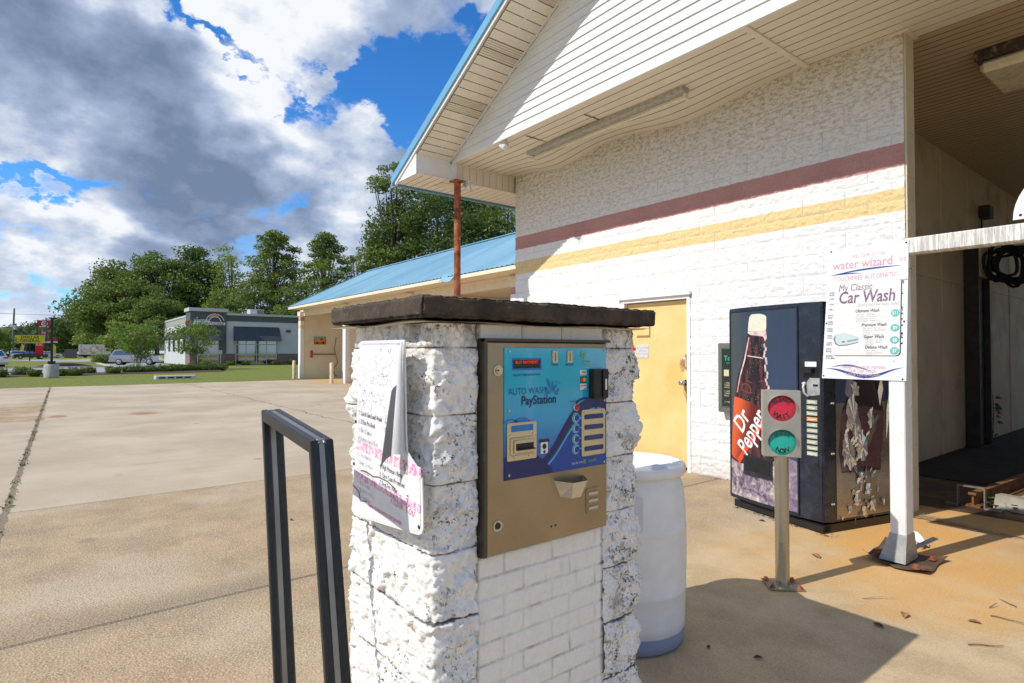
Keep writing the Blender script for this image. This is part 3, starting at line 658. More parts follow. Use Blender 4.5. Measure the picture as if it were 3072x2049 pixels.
def m_cap(t, o, g):
    b = t.noise(o, 70, 5, .75); a = t.noise(o, 9, 6, .7)
    c = t.mix(t.mr(a, .3, .7), (.036, .027, .020), (.095, .070, .050)); c = t.mix(t.mr(b, .62, .72, 0, .65), c, (.34, .25, .17))
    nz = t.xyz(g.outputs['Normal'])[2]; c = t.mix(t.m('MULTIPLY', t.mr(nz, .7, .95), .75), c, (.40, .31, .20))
    return {'Base Color': c, 'Roughness': .92, 'Normal': t.bump(b, .8, .006)}
mat('cap_concrete', m_cap)
flat('thin_sheet', (.62, .57, .48), .5, var=.15, dirt=(.2, .15, .1), dscale=15, damt=.6)
PP0 = Vector((-1.75, 1.3, 0))
P = thing('stone_pillar', 'white painted rough block pillar with dark slab top, holding the pay machine', 'pillar', PP0)
def facet(x, y, z):
    dd, pp = mnoise.voronoi((x, y, z)); q = pp[0]; h = math.sin(q[0]*12.9898+q[1]*78.233+q[2]*37.719)*43758.5453; h -= math.floor(h); h2 = h*91.7-math.floor(h*91.7); h3 = h*57.3-math.floor(h*57.3)
    return (x-q[0])*(h-.5)*1.5+(y-q[1])*(h2-.5)*1.5+(z-q[2])*(h3-.5)*2.2+(h2-.5)*.35
def crag(x, y, z):
    r = 0; w = 1; k = 1
    for i in range(4):
        n = mnoise.noise((x*k*6.5+3.1, y*k*6.5, z*k*6.5)); r += w*(.5-abs(n)) ; w *= .5; k *= 2.1
    return r
def rough_path(path, z0, z1, step, amp, jf, seed=0.0, vj=None):
    """displaced face following a path of (x, y, nx, ny) points"""
    pts = []
    for (a, b) in zip(path[:-1], path[1:]):
        L = math.hypot(b[0]-a[0], b[1]-a[1]); n = max(1, int(L/step))
        for i in range(n): pts.append([a[q]+(b[q]-a[q])*i/n for q in range(4)])
    pts.append(list(path[-1]))
    nz = int((z1-z0)/step)+1; mb = MB(); s = 0
    for j in range(nz):
        z = z0+(z1-z0)*j/(nz-1); zz = (z-.043)/.2; row = math.floor(zz); fr = zz-row; ez = min(fr, 1-fr)*.2
        rb = math.sin(row*7.13+seed)*.5+.5
        for i, (x, y, nx, ny) in enumerate(pts):
            L = math.hypot(nx, ny); nx_, ny_ = nx/L, ny/L
            wx = .25*fbm(x*12, y*12, z*12, 2); d = amp*(.68*facet(x*15+wx+row*3.7, y*15, z*15+row*1.3+wx) + .95*fbm(x*5+row*5.1, y*5+seed, z*6+row*2.2, 3) + .22*rb) + .0075*facet(x*44+wx*4, y*48+row, z*48)
            cl = mnoise.cell((x*22+.6*fbm(x*9, y*9, z*9, 2)*4, y*22, z*22+fbm(z*7, x*7, y*7, 2)*4)); d += .0040*fbm(x*60, y*60, z*60, 3) + .0015*cl
            pil = .80+.20*min(1, ez/.012)
            jm = vj(x, y, z) if vj else 0
            d = d*pil*(1-jm) - .006*(1-min(1, ez/.005)) - .006*jm + jf(x, y, z)*pil
            mb.v.append((x+nx_*d-PP0.x, y+ny_*d-PP0.y, z))
    m = len(pts)
    for j in range(nz-1):
        for i in range(m-1):
            a = j*m+i; mb.f.append((a, a+1, a+m+1, a+m)); mb.mi.append(0); mb.sm.append(True)
    return mb
def bul(x, y, z):
    # bulges of the far left corner, strongest in the second course
    k = max(0, (-1.97-x)/.08); k = min(k, 1.0)
    return .055*k*math.exp(-((z-1.245)/.06)**2) + .02*k*math.exp(-((z-1.03)/.07)**2)+.014*k*math.exp(-((z-.65)/.08)**2)
def vj1(x, y, z):
    if y > .9: return 0
    row = math.floor((z-.043)/.2); xj = -1.83 if z < .96 else (-1.66 if row % 2 else -1.9)
    w = .010 if z < .96 else .006
    return max(0, 1-abs(x-xj)/w)
lf = rough_path([(-2.05, 1.3, -1, 0), (-2.05, .93, -1, 0), (-2.035, .87, -1, -1), (-2., .855, 0, -1), (-1.50, .855, 0, -1), (-1.468, .868, 1, -1), (-1.462, .90, 1, 0), (-1.462, 1.015, 1, 0), (-1.475, 1.021, 1, 0)], .0, 1.515, .0055, .021, bul, .4, vj1)
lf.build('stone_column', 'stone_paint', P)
def bulr(x, y, z):
    k = max(0, min(1, (y-1.68)/.08)); c = (z-.043) % .2/.2
    row = math.floor((z-.043)/.2); a = {6: .012, 7: .0, 5: .028, 4: .015, 3: .026, 2: .035, 1: .02, 0: .02}.get(row, .01)
    return k*a*math.sin(math.pi*c)
rt = rough_path([(-1.475, 1.577, 1, 0), (-1.468, 1.585, 1, 0), (-1.468, 1.72, 1, 0), (-1.475, 1.752, 1, 1), (-1.50, 1.765, 0, 1), (-2.0, 1.765, 0, 1), (-2.02, 1.7, -1, 0), (-2.0, 1.3, -1, 0)], .0, 1.515, .0060, .020, bulr, 2.1)
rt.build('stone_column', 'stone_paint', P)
# painted brick infill
def brickd(y, z):
    row = math.floor(z/.0665); fy = (y+(.1 if row % 2 else 0.02))/.205; c = fy-math.floor(fy); e = min(c*.205, (1-c)*.205, (z/.0665-row)*.0665, (1-z/.0665+row)*.0665)
    return -.0045*max(0, 1-e/.005)**.7 + .0022*fbm(y*14, z*14, row*.7, 4)
m = MB(); ny, nz = 150, 210
for j in range(nz):
    for i in range(ny):
        y = 1.018+.562*i/(ny-1); z = .83*j/(nz-1); m.v.append((-1.474+brickd(y, z)-PP0.x, y-PP0.y, z))
for j in range(nz-1):
    for i in range(ny-1): a = j*ny+i; m.f.append((a, a+1, a+ny+1, a+ny)); m.mi.append(0); m.sm.append(True)
m.build('brick_panel', 'brick_paint', P)
m = PB()
for a, b in ((1.020, 1.196), (1.200, 1.372), (1.376, 1.577)): m.bbox(-1.52, -1.467, a, b, 1.466, 1.516, .003)
m.box(-1.9, -1.478, .93, 1.70, 0, 1.514); m.box(-1.50, -1.472, 1.018, 1.034, .8, 1.466)
m.build('brick_core', 'brick_paint', P, off=PP0)
# cap slab
m = MB()
def capbox(mb, x0, x1, y0, y1, z0, z1, st):
    def face(o_, u, v):
        nu = max(2, int(u.length/st)); nv = max(3, int(v.length/st)); n = u.cross(v).normalized()
        def fn(a, b):
            p = o_+u*a+v*b
            q = Vector((p.x, p.y, p.z))
            d = .0075*fbm(q.x*34, q.y*34, q.z*34, 4)+.004*fbm(q.x*5, q.y*5, q.z*5, 2)
            ex = min(abs(q.x-x0), abs(q.x-x1)); ey = min(abs(q.y-y0), abs(q.y-y1)); ez = min(abs(q.z-z0), abs(q.z-z1))
            c = Vector(((x0+x1)/2, (y0+y1)/2, (z0+z1)/2)); r = (q-c); 
            edge = (1 if ex < .004 else 0)+(1 if ey < .004 else 0)+(1 if ez < .004 else 0)
            q += Vector((r.x/abs(r.x or 1)*(1 if ex < .004 else 0), r.y/abs(r.y or 1)*(1 if ey < .004 else 0), r.z/abs(r.z or 1)*(1 if ez < .004 else 0)))*(d-(.004*(edge-1)+abs(fbm(q.x*40, q.y*40, q.z*40, 2))*.022*(edge-1)))
            return q-PP0
        mb.grid(nu, nv, fn, smooth=True)
    V3 = Vector
    face(V3((x0, y0, z0)), V3((x1-x0, 0, 0)), V3((0, 0, z1-z0))); face(V3((x1, y0, z0)), V3((0, y1-y0, 0)), V3((0, 0, z1-z0)))
    face(V3((x1, y1, z0)), V3((x0-x1, 0, 0)), V3((0, 0, z1-z0))); face(V3((x0, y1, z0)), V3((0, y0-y1, 0)), V3((0, 0, z1-z0)))
    face(V3((x0, y0, z1)), V3((x1-x0, 0, 0)), V3((0, y1-y0, 0))); face(V3((x0, y1, z0)), V3((x1-x0, 0, 0)), V3((0, y0-y1, 0)))
capbox(m, -2.065, -1.40, .79, 1.80, 1.527, 1.588, .0055)
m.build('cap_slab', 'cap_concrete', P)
m = MB(); 
m.grid(30, 30, lambda u, v: Vector((-2.085+.675*u, .795+.99*v, 1.519+.003*math.sin(u*9+v*4)-.002*math.cos(v*14)))-PP0)
m.grid(30, 30, lambda u, v: Vector((-2.085+.675*u, .795+.99*v, 1.5165+.003*math.sin(u*9+v*4)-.002*math.cos(v*14)))-PP0)
m.build('flashing_sheet', 'thin_sheet', P)
# ================================================================ pay machine
def m_steel(base, r0=.3, st=(1, 1, 40)):
    def fn(t, o, g):
        n = t.noise(t.scale(o, st), 12, 4, .6); b = t.noise(o, 4, 5, .6)
        c = t.mix(t.mr(b, .35, .7), base, tuple(k*.84 for k in base)); c = t.mix(t.mr(t.noise(o, 18, 7, .75), .62, .75, 0, .45), c, (.20, .14, .08))
        return {'Base Color': c, 'Metallic': .88, 'Roughness': t.mr(n, .3, .7, r0, r0+.16), 'Normal': t.bump(n, .04, .002)}
    return fn
mat('brushed_steel', m_steel((.40, .32, .215), .32))
mat('dark_steel_edge', m_steel((.12, .11, .085), .4))
mat('plate_steel', m_steel((.66, .58, .40), .26))
mat('polished_steel', m_steel((.62, .60, .56), .12))
flat('black_plastic', (.012, .012, .014), .35)
flat('grime', (.03, .027, .022), .8, var=.3)
def m_bluepane(t, o, g):
    x, y, z = t.xyz(o)
    v = t.mr(z, .22, .64, 0, 1, False)
    rp = t.n('ShaderNodeValToRGB', {0: v}).outputs[0]; cr = rp.node.color_ramp
    cr.elements[0].color = (.004, .035, .30, 1); cr.elements[1].color = (.02, .46, .68, 1)
    for p_, c_ in ((.22, (.006, .13, .48)), (.45, (.015, .36, .66)), (.7, (.012, .44, .64))): e = cr.elements.new(p_); e.color = (*c_, 1)
    drops = t.mr(t.voro(o, 120), .22, .12); lz = t.mr(y, -.14, -.20); c = t.mix(t.m('MULTIPLY', t.m('MULTIPLY', drops, lz), .35), rp, (.005, .12, .28))
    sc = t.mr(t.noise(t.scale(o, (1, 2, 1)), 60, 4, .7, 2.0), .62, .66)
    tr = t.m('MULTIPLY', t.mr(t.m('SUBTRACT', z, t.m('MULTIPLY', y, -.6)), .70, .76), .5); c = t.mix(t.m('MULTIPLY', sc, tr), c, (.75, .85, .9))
    return {'Base Color': c, 'Roughness': .12, 'Coat Weight': .6, 'Coat Roughness': .04}
mat('blue_print', m_bluepane)
def gloss(name, col, r=.18): return flat(name, col, r, var=.03)
gloss('ink_navy', (.008, .02, .13)); gloss('ink_wave', (.01, .07, .36)); gloss('ink_wave_mid', (.02, .20, .55)); gloss('ink_cyan', (.12, .58, .78)); gloss('ink_green', (.18, .42, .06))
gloss('ink_white', (.8, .8, .8)); gloss('ink_red', (.55, .02, .02)); gloss('ink_yellow', (.85, .50, .02)); gloss('ink_orange', (.8, .25, .03)); gloss('ink_black', (.015, .015, .018)); gloss('ink_slotblue', (.012, .035, .16))
def led(t, o, g):
    return t.n('ShaderNodeEmission', {'Color': (1, .03, .01, 1), 'Strength': 1.1}).outputs[0]
mat('led_red', led)
K0 = Vector((-1.47, 1.30, .80))
K = thing('pay_machine', 'stainless steel pay machine with bright blue panel set in the white pillar', 'pay machine', K0)
def kp(d): return lambda u, v, w: Vector((-1.44+d+w, u, v))-K0
def rrect(y0, y1, z0, z1, r, n=5):
    o = []
    for cx, cy, a0 in ((y1-r, z1-r, 0), (y0+r, z1-r, 90), (y0+r, z0+r, 180), (y1-r, z0+r, 270)):
        for k in range(n+1): a = rad(a0+90*k/n); o.append((cx+r*math.cos(a), cy+r*math.sin(a)))
    return o
def ell(cy, cz, ry, rz_=None, n=20): rz_ = rz_ or ry; return [(cy+ry*math.cos(2*math.pi*k/n), cz+rz_*math.sin(2*math.pi*k/n)) for k in range(n)]
def kpart(name, polys, material, d0, d1, parent=None):
    m = MB()
    for q in polys: m.prism(q, kp(0), d0, d1)
    return m.build(name, material, parent or K)
m = PB(); m.box(-1.50, -1.452, 1.022, 1.572, .805, 1.472); m.box(-1.452, -1.434, 1.022, 1.034, .81, 1.472); m.box(-1.452, -1.428, 1.022, 1.575, 1.463, 1.472); m.build('housing', 'dark_steel_edge', K, off=K0)
m = PB(); m.bbox(-1.455, -1.44, 1.036, 1.566, .808, 1.461, .003); m.build('door_panel', 'brushed_steel', K, off=K0)
pane = kpart('blue_panel', [[(1.101, 1.031), (1.560, 1.031), (1.560, 1.443), (1.101, 1.443)]], 'blue_print', .0002, .0030)
# waves printed on the panel
def strip(pts_lo, pts_hi, fn, mb, mi=0):
    n = len(pts_lo); mb.add([fn(*p, 0) for p in pts_lo]+[fn(*p, 0) for p in pts_hi], [(i, i+1, n+i+1, n+i) for i in range(n-1)], mi)
def curve(f, a, b, n=40): return [(a+(b-a)*i/n, f(a+(b-a)*i/n)) for i in range(n+1)]
hi = lambda y: 1.045+.235*(1/(1+math.exp(-(y-1.335)/.045)))-.05*max(0, (y-1.50)/.06)**2*.3
lo = lambda y: 1.035+.215*(1/(1+math.exp(-(y-1.352)/.047)))-.06*max(0, (y-1.49)/.07)**2*.4
m = MB()
strip(curve(lambda y: 1.0315, 1.20, 1.5595), curve(lambda y: max(1.032, lo(y)-.012), 1.20, 1.5595), kp(.0034), m)
w1_ = m.build('wave_print', 'ink_wave', pane)
m = MB(); strip(curve(lambda y: max(1.032, lo(y)-.004), 1.20, 1.5595), curve(lambda y: max(1.033, hi(y)), 1.20, 1.5595), kp(.0038), m); m.build('wave_print', 'ink_navy', pane)
m = MB(); strip(curve(lambda y: max(1.032, lo(y)-.016), 1.26, 1.5595), curve(lambda y: max(1.033, lo(y)-.010), 1.26, 1.5595), kp(.0040), m); m.build('wave_line', 'ink_cyan', pane)
m = MB(); strip(curve(lambda y: 1.0318, 1.1012, 1.30), curve(lambda y: max(1.032, 1.115-.9*(y-1.16)**2*4), 1.1012, 1.30), kp(.0042), m); m.build('wave_print', 'ink_navy', pane)
m = MB()
def ring(cy, cz, r0, r1, fn, mb, a0=0, a1=360, n=40, mi=0):
    vs = []
    for k in range(n+1):
        a = rad(a0+(a1-a0)*k/n); vs += [fn(cy+r0*math.cos(a), cz+r0*math.sin(a), 0), fn(cy+r1*math.cos(a), cz+r1*math.sin(a), 0)]
    mb.add(vs, [(2*k, 2*k+1, 2*k+3, 2*k+2) for k in range(n)], mi)
ring(1.125, 1.18, .037, .041, kp(.0043), m, 0, 130); ring(1.17, 1.165, .046, .058, kp(.0043), m, 20, 150); m.build('wave_print', 'ink_wave_mid', pane)
m = MB(); ring(1.45, 1.205, .060, .068, kp(.0044), m, 22, 130) ; m.build('wave_print', 'ink_navy', pane)
# display
kpart('display', [[(1.130, 1.372), (1.253, 1.372), (1.253, 1.411), (1.130, 1.411)]], 'ink_wave_mid', .003, .0036, pane)
dsp = kpart('display', [[(1.135, 1.378), (1.248, 1.378), (1.248, 1.405), (1.135, 1.405)]], 'black_plastic', .003, .0044, pane)
m = MB(); text_mb(m, 'BUY PAYMENT', kp(.0048), .0135, 1.190, 1.397, space=1.0, bold=.012, sx=1.05); m.build('lettering', 'led_red', dsp)
# lettering
def ktext(body, size, u, v, material, **k):
    m = MB(); text_mb(m, body, kp(k.pop('d', .0048)), size, u, v, **k); return m.build('lettering', material, pane)
ktext('FOLLOW THESE INSTRUCTIONS:', .0085, 1.191, 1.357, 'ink_navy', bold=.01, sx=.92)
ktext('AUTO WASH', .031, 1.194, 1.3045, 'ink_wave', sx=.86, bold=-.012)
ktext('PayStation', .040, 1.242, 1.274, 'ink_navy', sx=.90, bold=.02)
ktext('TOKENS', .0085, 1.309, 1.3875, 'ink_navy', bold=.02); ktext('QUARTERS', .0085, 1.377, 1.3875, 'ink_navy', bold=.02, sx=.9)
ktext('REFUND/CANCEL', .006, 1.402, 1.262, 'ink_navy', bold=.01); ktext('Insert as shown', .0065, 1.264, 1.1455, 'ink_navy', bold=.02)
ktext('SECURE WITH', .0095, 1.415, 1.0505, 'ink_white', sx=.9); ktext('CryptoPay', .012, 1.487, 1.052, 'ink_green', bold=.02, sx=.85)
ktext('goGreen', .011, 1.456, 1.398, 'ink_green', bold=.01); ktext('initiative', .008, 1.458, 1.388, 'ink_green')
m = MB(); m.add([kp(.0048)(*p, 0) for p in [(1.435, 1.409), (1.430, 1.424), (1.437, 1.434), (1.441, 1.422), (1.440, 1.409)]], [(0, 1, 2, 3, 4)]); m.add([kp(.0048)(*p, 0) for p in [(1.442, 1.409), (1.444, 1.421), (1.454, 1.429), (1.455, 1.418), (1.448, 1.409)]], [(0, 1, 2, 3, 4)]); m.build('leaf_logo', 'ink_green', pane)
m = MB()
for k in range(2):
    for q in range(3): m.add([kp(.0048)(1.443+.006*k+a, 1.045+.005*q+b, 0) for a, b in ((0, 0), (.005, 0), (.005, .004), (0, .004))], [(0, 1, 2, 3)])
m.build('crypto_mark', 'ink_green', pane)
m = MB()   # splash drawn above the title
def drop(mb, cy, cz, L, a, w, fn):
    pts = [(0, 0), (.35*L, w*.45), (.75*L, w), (L, w*.55), (L*1.08, 0), (L, -w*.55), (.75*L, -w), (.35*L, -w*.45)]
    c, s_ = math.cos(a), math.sin(a); mb.add([fn(cy+x*c-y*s_, cz+x*s_+y*c, 0) for x, y in pts], [tuple(range(8))])
for a, L, w in ((62, .030, .004), (90, .036, .003), (112, .048, .005), (140, .034, .0045), (160, .020, .004), (30, .028, .0045), (78, .022, .002), (8, .018, .004)): drop(m, 1.300+.008*math.cos(rad(a)), 1.288+.008*math.sin(rad(a)), L, rad(a), w, kp(.0048))
for a, L in ((50, .050), (68, .046), (175, .034), (172, .028)): m.add([kp(.0048)(1.300+L*math.cos(rad(a))+y_, 1.288+L*math.sin(rad(a))+z_, 0) for y_, z_ in ell(0, 0, .003, None, 8)], [tuple(range(8))])
m.build('splash_logo', 'ink_wave_mid', pane)
# card brand stickers
cs = kpart('card_sticker', [[(1.4295, 1.349), (1.4600, 1.349), (1.4600, 1.368), (1.4295, 1.368)]], 'ink_white', .003, .0040, pane)
m = MB(); text_mb(m, 'VISA', kp(.0044), .0105, 1.445, 1.360, bold=.03, shear=.3); m.build('lettering', 'ink_navy', cs)
kpart('bar', [[(1.4295, 1.349), (1.4600, 1.349), (1.4600, 1.353), (1.4295, 1.353)]], 'ink_yellow', .003, .0043, cs)
cs = kpart('card_sticker', [[(1.4295, 1.324), (1.4600, 1.324), (1.4600, 1.345), (1.4295, 1.345)]], 'ink_navy', .003, .0040, pane)
kpart('disc', [ell(1.4395, 1.3345, .0078)], 'ink_red', .003, .0043, cs); kpart('disc', [ell(1.4500, 1.3345, .0078)], 'ink_yellow', .003, .0045, cs)
cs = kpart('card_sticker', [[(1.4295, 1.300), (1.4600, 1.300), (1.4600, 1.320), (1.4295, 1.320)]], 'ink_white', .003, .0040, pane)
m = MB(); text_mb(m, 'DISCOVER', kp(.0044), .0062, 1.445, 1.313, bold=.02); m.build('lettering', 'ink_black', cs)
m = MB(); m.add([kp(.0044)(*p, 0) for p in [(1.44, 1.3005), (1.4598, 1.3005), (1.4598, 1.308)]], [(0, 1, 2)]); m.build('orange_wedge', 'ink_orange', cs)
# coin slots
for cy in (1.310, 1.378):
    s_ = kpart('coin_slot', [rrect(cy-.012, cy+.012, 1.394, 1.434, .003)], 'plate_steel', .003, .0075)
    kpart('slot', [[(cy-.0015, 1.400), (cy+.0015, 1.400), (cy+.0015, 1.428), (cy-.0015, 1.428)]], 'black_plastic', .007, .0078, s_)
    kpart('screw', [ell(cy-.0075, 1.414, .0028, None, 10), ell(cy+.0075, 1.414, .0028, None, 10)], 'polished_steel', .0074, .0088, s_)
# card reader
m = PB(); m.bbox(-1.437, -1.405, 1.469, 1.541, 1.268, 1.371, .004); cr_ = m.build('card_reader', 'black_plastic', K, off=K0)
m = PB(); m.bbox(-1.405, -1.398, 1.506, 1.514, 1.270, 1.369, .002); m.build('ridge', 'black_plastic', cr_, off=K0)
m = MB(); m.add([Vector((-1.4045, y_, z_))-K0 for y_, z_ in rrect(1.521, 1.530, 1.298, 1.336, .002)], [tuple(range(24))]); m.build('arrow_label', 'ink_white', cr_)
# buttons
for z_, mt in ((1.241, 'ink_red'), (1.205, 'ink_wave'), (1.170, 'ink_wave'), (1.133, 'ink_wave'), (1.098, 'ink_wave')):
    M = Matrix.Translation(Vector((-1.437, 1.407, z_))-K0) @ Matrix.Rotation(rad(90), 4, 'Y')
    if mt != 'ink_red':
        m = MB(); ring(1.407, z_, .0125, .0175, kp(.0046), m, n=30); m.add([kp(.0046)(*p, 0) for p in [(1.424, z_-.002), (1.433, z_-.002), (1.433, z_+.002), (1.424, z_+.002)]], [(0, 1, 2, 3)]); m.build('button_ring', 'ink_cyan', K)
    m = MB(); m.lathe([(.0130, 0), (.0130, .006), (.0105, .008), (.0100, .006)], n=24, M=M); bt = m.build('button', 'polished_steel', K)
    m = MB(); m.lathe([(.0098, .004), (.0098, .009), (.008, .0115), (0, .0120)], n=24, M=M); m.build('button_cap', mt, bt)
# price plate with four windows
pp = kpart('price_plate', [rrect(1.433, 1.551, 1.070, 1.230, .009)], 'plate_steel', .0045, .0065)
for z_ in (1.205, 1.169, 1.132, 1.095): kpart('window', [rrect(1.446, 1.541, z_-.0085, z_+.0085, .006)], 'ink_slotblue', .006, .0072, pp)
for y_, z_ in ((1.448, 1.221), (1.537, 1.221), (1.448, 1.080), (1.537, 1.080)): kpart('screw', [ell(y_, z_, .0035, None, 10)], 'polished_steel', .006, .009, pp)
# bill acceptor
ba = kpart('bill_acceptor', [rrect(1.108, 1.228, 1.090, 1.208, .005)], 'plate_steel', .0045, .0075)
kpart('window', [rrect(1.124, 1.214, 1.180, 1.200, .001)], 'ink_wave_mid', .007, .0080, ba)
m = PB(); m.bbox(-1.434, -1.427, 1.120, 1.216, 1.105, 1.162, .004); m.build('bezel', 'plate_steel', ba, off=K0)
m = PB(); m.bbox(-1.428, -1.420, 1.130, 1.207, 1.112, 1.155, .003); m.build('bezel', 'plate_steel', ba, off=K0)
m = PB(); m.box(-1.421, -1.4180, 1.134, 1.204, 1.124, 1.144); m.box(-1.4180, -1.409, 1.134, 1.204, 1.124, 1.128); m.build('slot', 'black_plastic', ba, off=K0)
for y_, z_ in ((1.121, 1.170), (1.214, 1.170), (1.137, 1.099), (1.198, 1.099)): kpart('screw', [ell(y_, z_, .0032, None, 10)], 'polished_steel', .007, .0105, ba)
bl = kpart('banknote_print', [[(1.249, 1.099), (1.279, 1.099), (1.279, 1.136), (1.249, 1.136)]], 'ink_white', .003, .0047, pane)
kpart('frame', [[(1.243, 1.136), (1.286, 1.136), (1.286, 1.143), (1.243, 1.143)], ell(1.264, 1.122, .009, None, 14), ell(1.264, 1.105, .005, None, 12)], 'ink_black', .0045, .0051, bl)
# coin cup
m = PB()
T = [(-1.440, 1.310, 1.004), (-1.440, 1.448, 1.004), (-1.385, 1.412, 1.000), (-1.385, 1.346, 1.000)]; Bm = [(-1.440, 1.340, .944), (-1.440, 1.418, .944), (-1.405, 1.400, .944), (-1.405, 1.358, .944)]
m.add(T+Bm, [(1, 2, 6, 5), (2, 3, 7, 6), (3, 0, 4, 7), (4, 5, 6, 7)]); I = [(a*.96+b*.04-.0, c*.94+1.379*.06, e) for (a, c, e), b in zip(T, (-1.44,)*4)]
J = [(-1.4395, 1.35, .952), (-1.4395, 1.41, .952), (-1.409, 1.395, .952), (-1.409, 1.363, .952)]
m.add([(-1.4385, 1.316, 1.004), (-1.4385, 1.442, 1.004), (-1.389, 1.409, 1.000), (-1.389, 1.349, 1.000)]+J, [(5, 6, 2, 1), (6, 7, 3, 2), (7, 4, 0, 3), (7, 6, 5, 4)])
m.build('coin_cup', 'polished_steel', K, off=K0)
vt = kpart('vent_plate', [rrect(1.459, 1.523, .868, .955, .009)], 'brushed_steel', .0, .0025)
for z_ in (.936, .911, .886): m = PB(); m.bbox(-1.4378, -1.4335, 1.468, 1.515, z_-.007, z_+.007, .003); m.build('louvre', 'polished_steel', vt, off=K0)
for y_, z_, kk in ((1.078, 1.373, 0), (1.077, .897, 1)):
    M = Matrix.Translation(Vector((-1.440, y_, z_))-K0) @ Matrix.Rotation(rad(90), 4, 'Y')
    m = MB(); m.lathe([(.0185, 0), (.0185, .003), (.015, .0045), (.0125, .0025), (0, .0025)], n=28, M=M); lk = m.build('lock', 'plate_steel', K)
    kpart('keyhole', [ell(y_, z_, .0025 if kk == 0 else .0095, None, 14)], 'black_plastic', .002, .0042, lk)
for y_ in (1.298, 1.317): kpart('hole', [ell(y_, .855, .0035, None, 10)], 'black_plastic', .0, .0012)
for y_, z_ in ((1.120, 1.432), (1.118, 1.247), (1.118, 1.046), (1.549, 1.434), (1.549, 1.258), (1.547, 1.040)): kpart('screw', [ell(y_, z_, .0040, None, 12)], 'plate_steel', .003, .006, pane)
# ================================================================ peeling instruction board on the left face
def m_crack(t, o, g):
    x, y, z = t.xyz(o)
    top = t.mr(z, .30, .36)
    cr_ = t.n('ShaderNodeTexVoronoi', {'Vector': t.vm('ADD', t.scale(o, (1.0, 1, 1.6)), t.vm('MULTIPLY', t.noise(o, 14, 4, .6, out=1), (.10, .10, .13)).outputs[0]).outputs[0], 'Scale': 27.0}, feature='DISTANCE_TO_EDGE').outputs['Distance']
    n = t.noise(o, 22, 5, .7); ed = t.mr(t.m('ADD', cr_, t.m('MULTIPLY', t.m('SUBTRACT', n, .5), .05)), .026, .004)
    c = t.mix(t.mr(n, .3, .7), (.74, .74, .76), (.84, .84, .85))
    c = t.mix(t.m('MULTIPLY', ed, t.m('MULTIPLY', top, t.mr(t.noise(o, 5, 3), .38, .55))), c, (.13, .12, .12))
    c = t.mix(t.m('MULTIPLY', t.mr(t.noise(o, 8, 6, .7), .55, .7), .25), c, (.70, .62, .50))
    purple = t.m('MULTIPLY', t.mr(z, .548, .556), t.mr(t.noise(t.scale(o, (60, 1, 3)), 3, 4, .7), .35, .6)); c = t.mix(t.m('MULTIPLY', purple, .7), c, (.20, .15, .42))
    return {'Base Color': c, 'Roughness': .35, 'Normal': t.bump(t.m('SUBTRACT', n, t.m('MULTIPLY', ed, 2)), .3, .003)}
mat('cracked_vinyl', m_crack)
def m_fade(col, thr=.5):
    def fn(t, o, g):
        n = t.noise(t.scale(o, (1, 1, .6)), 75, 6, .8); c = t.mix(t.mr(n, thr-.05, thr+.06), col, (.78, .77, .79))
        return {'Base Color': c, 'Roughness': .4}
    return fn
mat('faded_ink', m_fade((.10, .10, .12), .55)); mat('faded_pale', m_fade((.25, .26, .32), .49)); mat('faded_pink', m_fade((.70, .22, .48), .49)); mat('pink_script', m_fade((.68, .08, .36), .62))
flat('brown_ink', (.10, .07, .03), .5); flat('peel_back', (.07, .07, .075), .6, var=.2, bs=40, bump=.3); flat('peel_front', (.66, .66, .67), .45)
Q0 = Vector((-1.64, .80, .90))
Q = thing('peeling_sign', 'cracked sun-bleached instruction board with its upper right corner curling off the pillar', 'sign', Q0)
YS = .797
qf = lambda d: (lambda u, v, w: Vector((u, YS-d-w - .010*(1.46-v)/.55, v))-Q0)
out = [(-1.822, 1.455), (-1.812, 1.466), (-1.515, 1.4655), (-1.505, 1.35), (-1.494, 1.20), (-1.487, 1.150), (-1.466, 1.135), (-1.42, 1.110), (-1.398, 1.085), (-1.390, 1.00), (-1.388, .955), (-1.396, .940), (-1.412, .932), (-1.62, .912), (-1.838, .893), (-1.856, .900), (-1.860, .915)]
ctr = (-1.66, 1.15)
def inset(k): return [(ctr[0]+(x-ctr[0])*k, ctr[1]+(z-ctr[1])*(1-(1-k)*.6)) for x, z in out]
m = MB(); m.prism(out, lambda u, v, d: qf(0)(u, v, d), -.0035, 0); m.build('backing_board', 'white_metal', Q)
# printed face as a grid so it follows the bow of the board
def inside(x, z, poly):
    c = False; n = len(poly)
    for i in range(n):
        x1, z1 = poly[i]; x2, z2 = poly[(i+1) % n]
        if (z1 > z) != (z2 > z) and x < (x2-x1)*(z-z1)/(z2-z1)+x1: c = not c
    return c
face = inset(.955); m = MB(); m.add([qf(.0012)(x, z, 0) for x, z in face], [tuple(range(len(face)))]); pf = m.build('printed_face', 'cracked_vinyl', Q)
def qtext(body, size, u, v, material, rot=-3.0, **k):
    m = MB(); text_mb(m, body, qf(k.pop('d', .0022)), size, u, v, rot=rad(rot), **k); return m.build('lettering', material, pf)
for k, s_ in enumerate(('1. Quick Gas-Load Wash', '2. 2 Pass Pre-Soak', '3. Tire Cleaner', '4. Rocker Panel Blast')): qtext(s_, .021, -1.818, 1.232-.0275*k, 'faded_ink' if k < 2 else 'faded_pale', align='LEFT', sx=.80, bold=.02)
for k, s_ in enumerate(('5.', '6.', '7.', '8.')): qtext(s_, .020, -1.628, 1.222-.0275*k, 'faded_pale', align='LEFT', bold=.02)
for k, s_ in enumerate(('1. 1 Pass Presoak', '2. Under Car Flush', '3. Tire Cleaner Wax')): qtext(s_, .019, -1.822, 1.098-.025*k, 'faded_pale', align='LEFT', sx=.8)
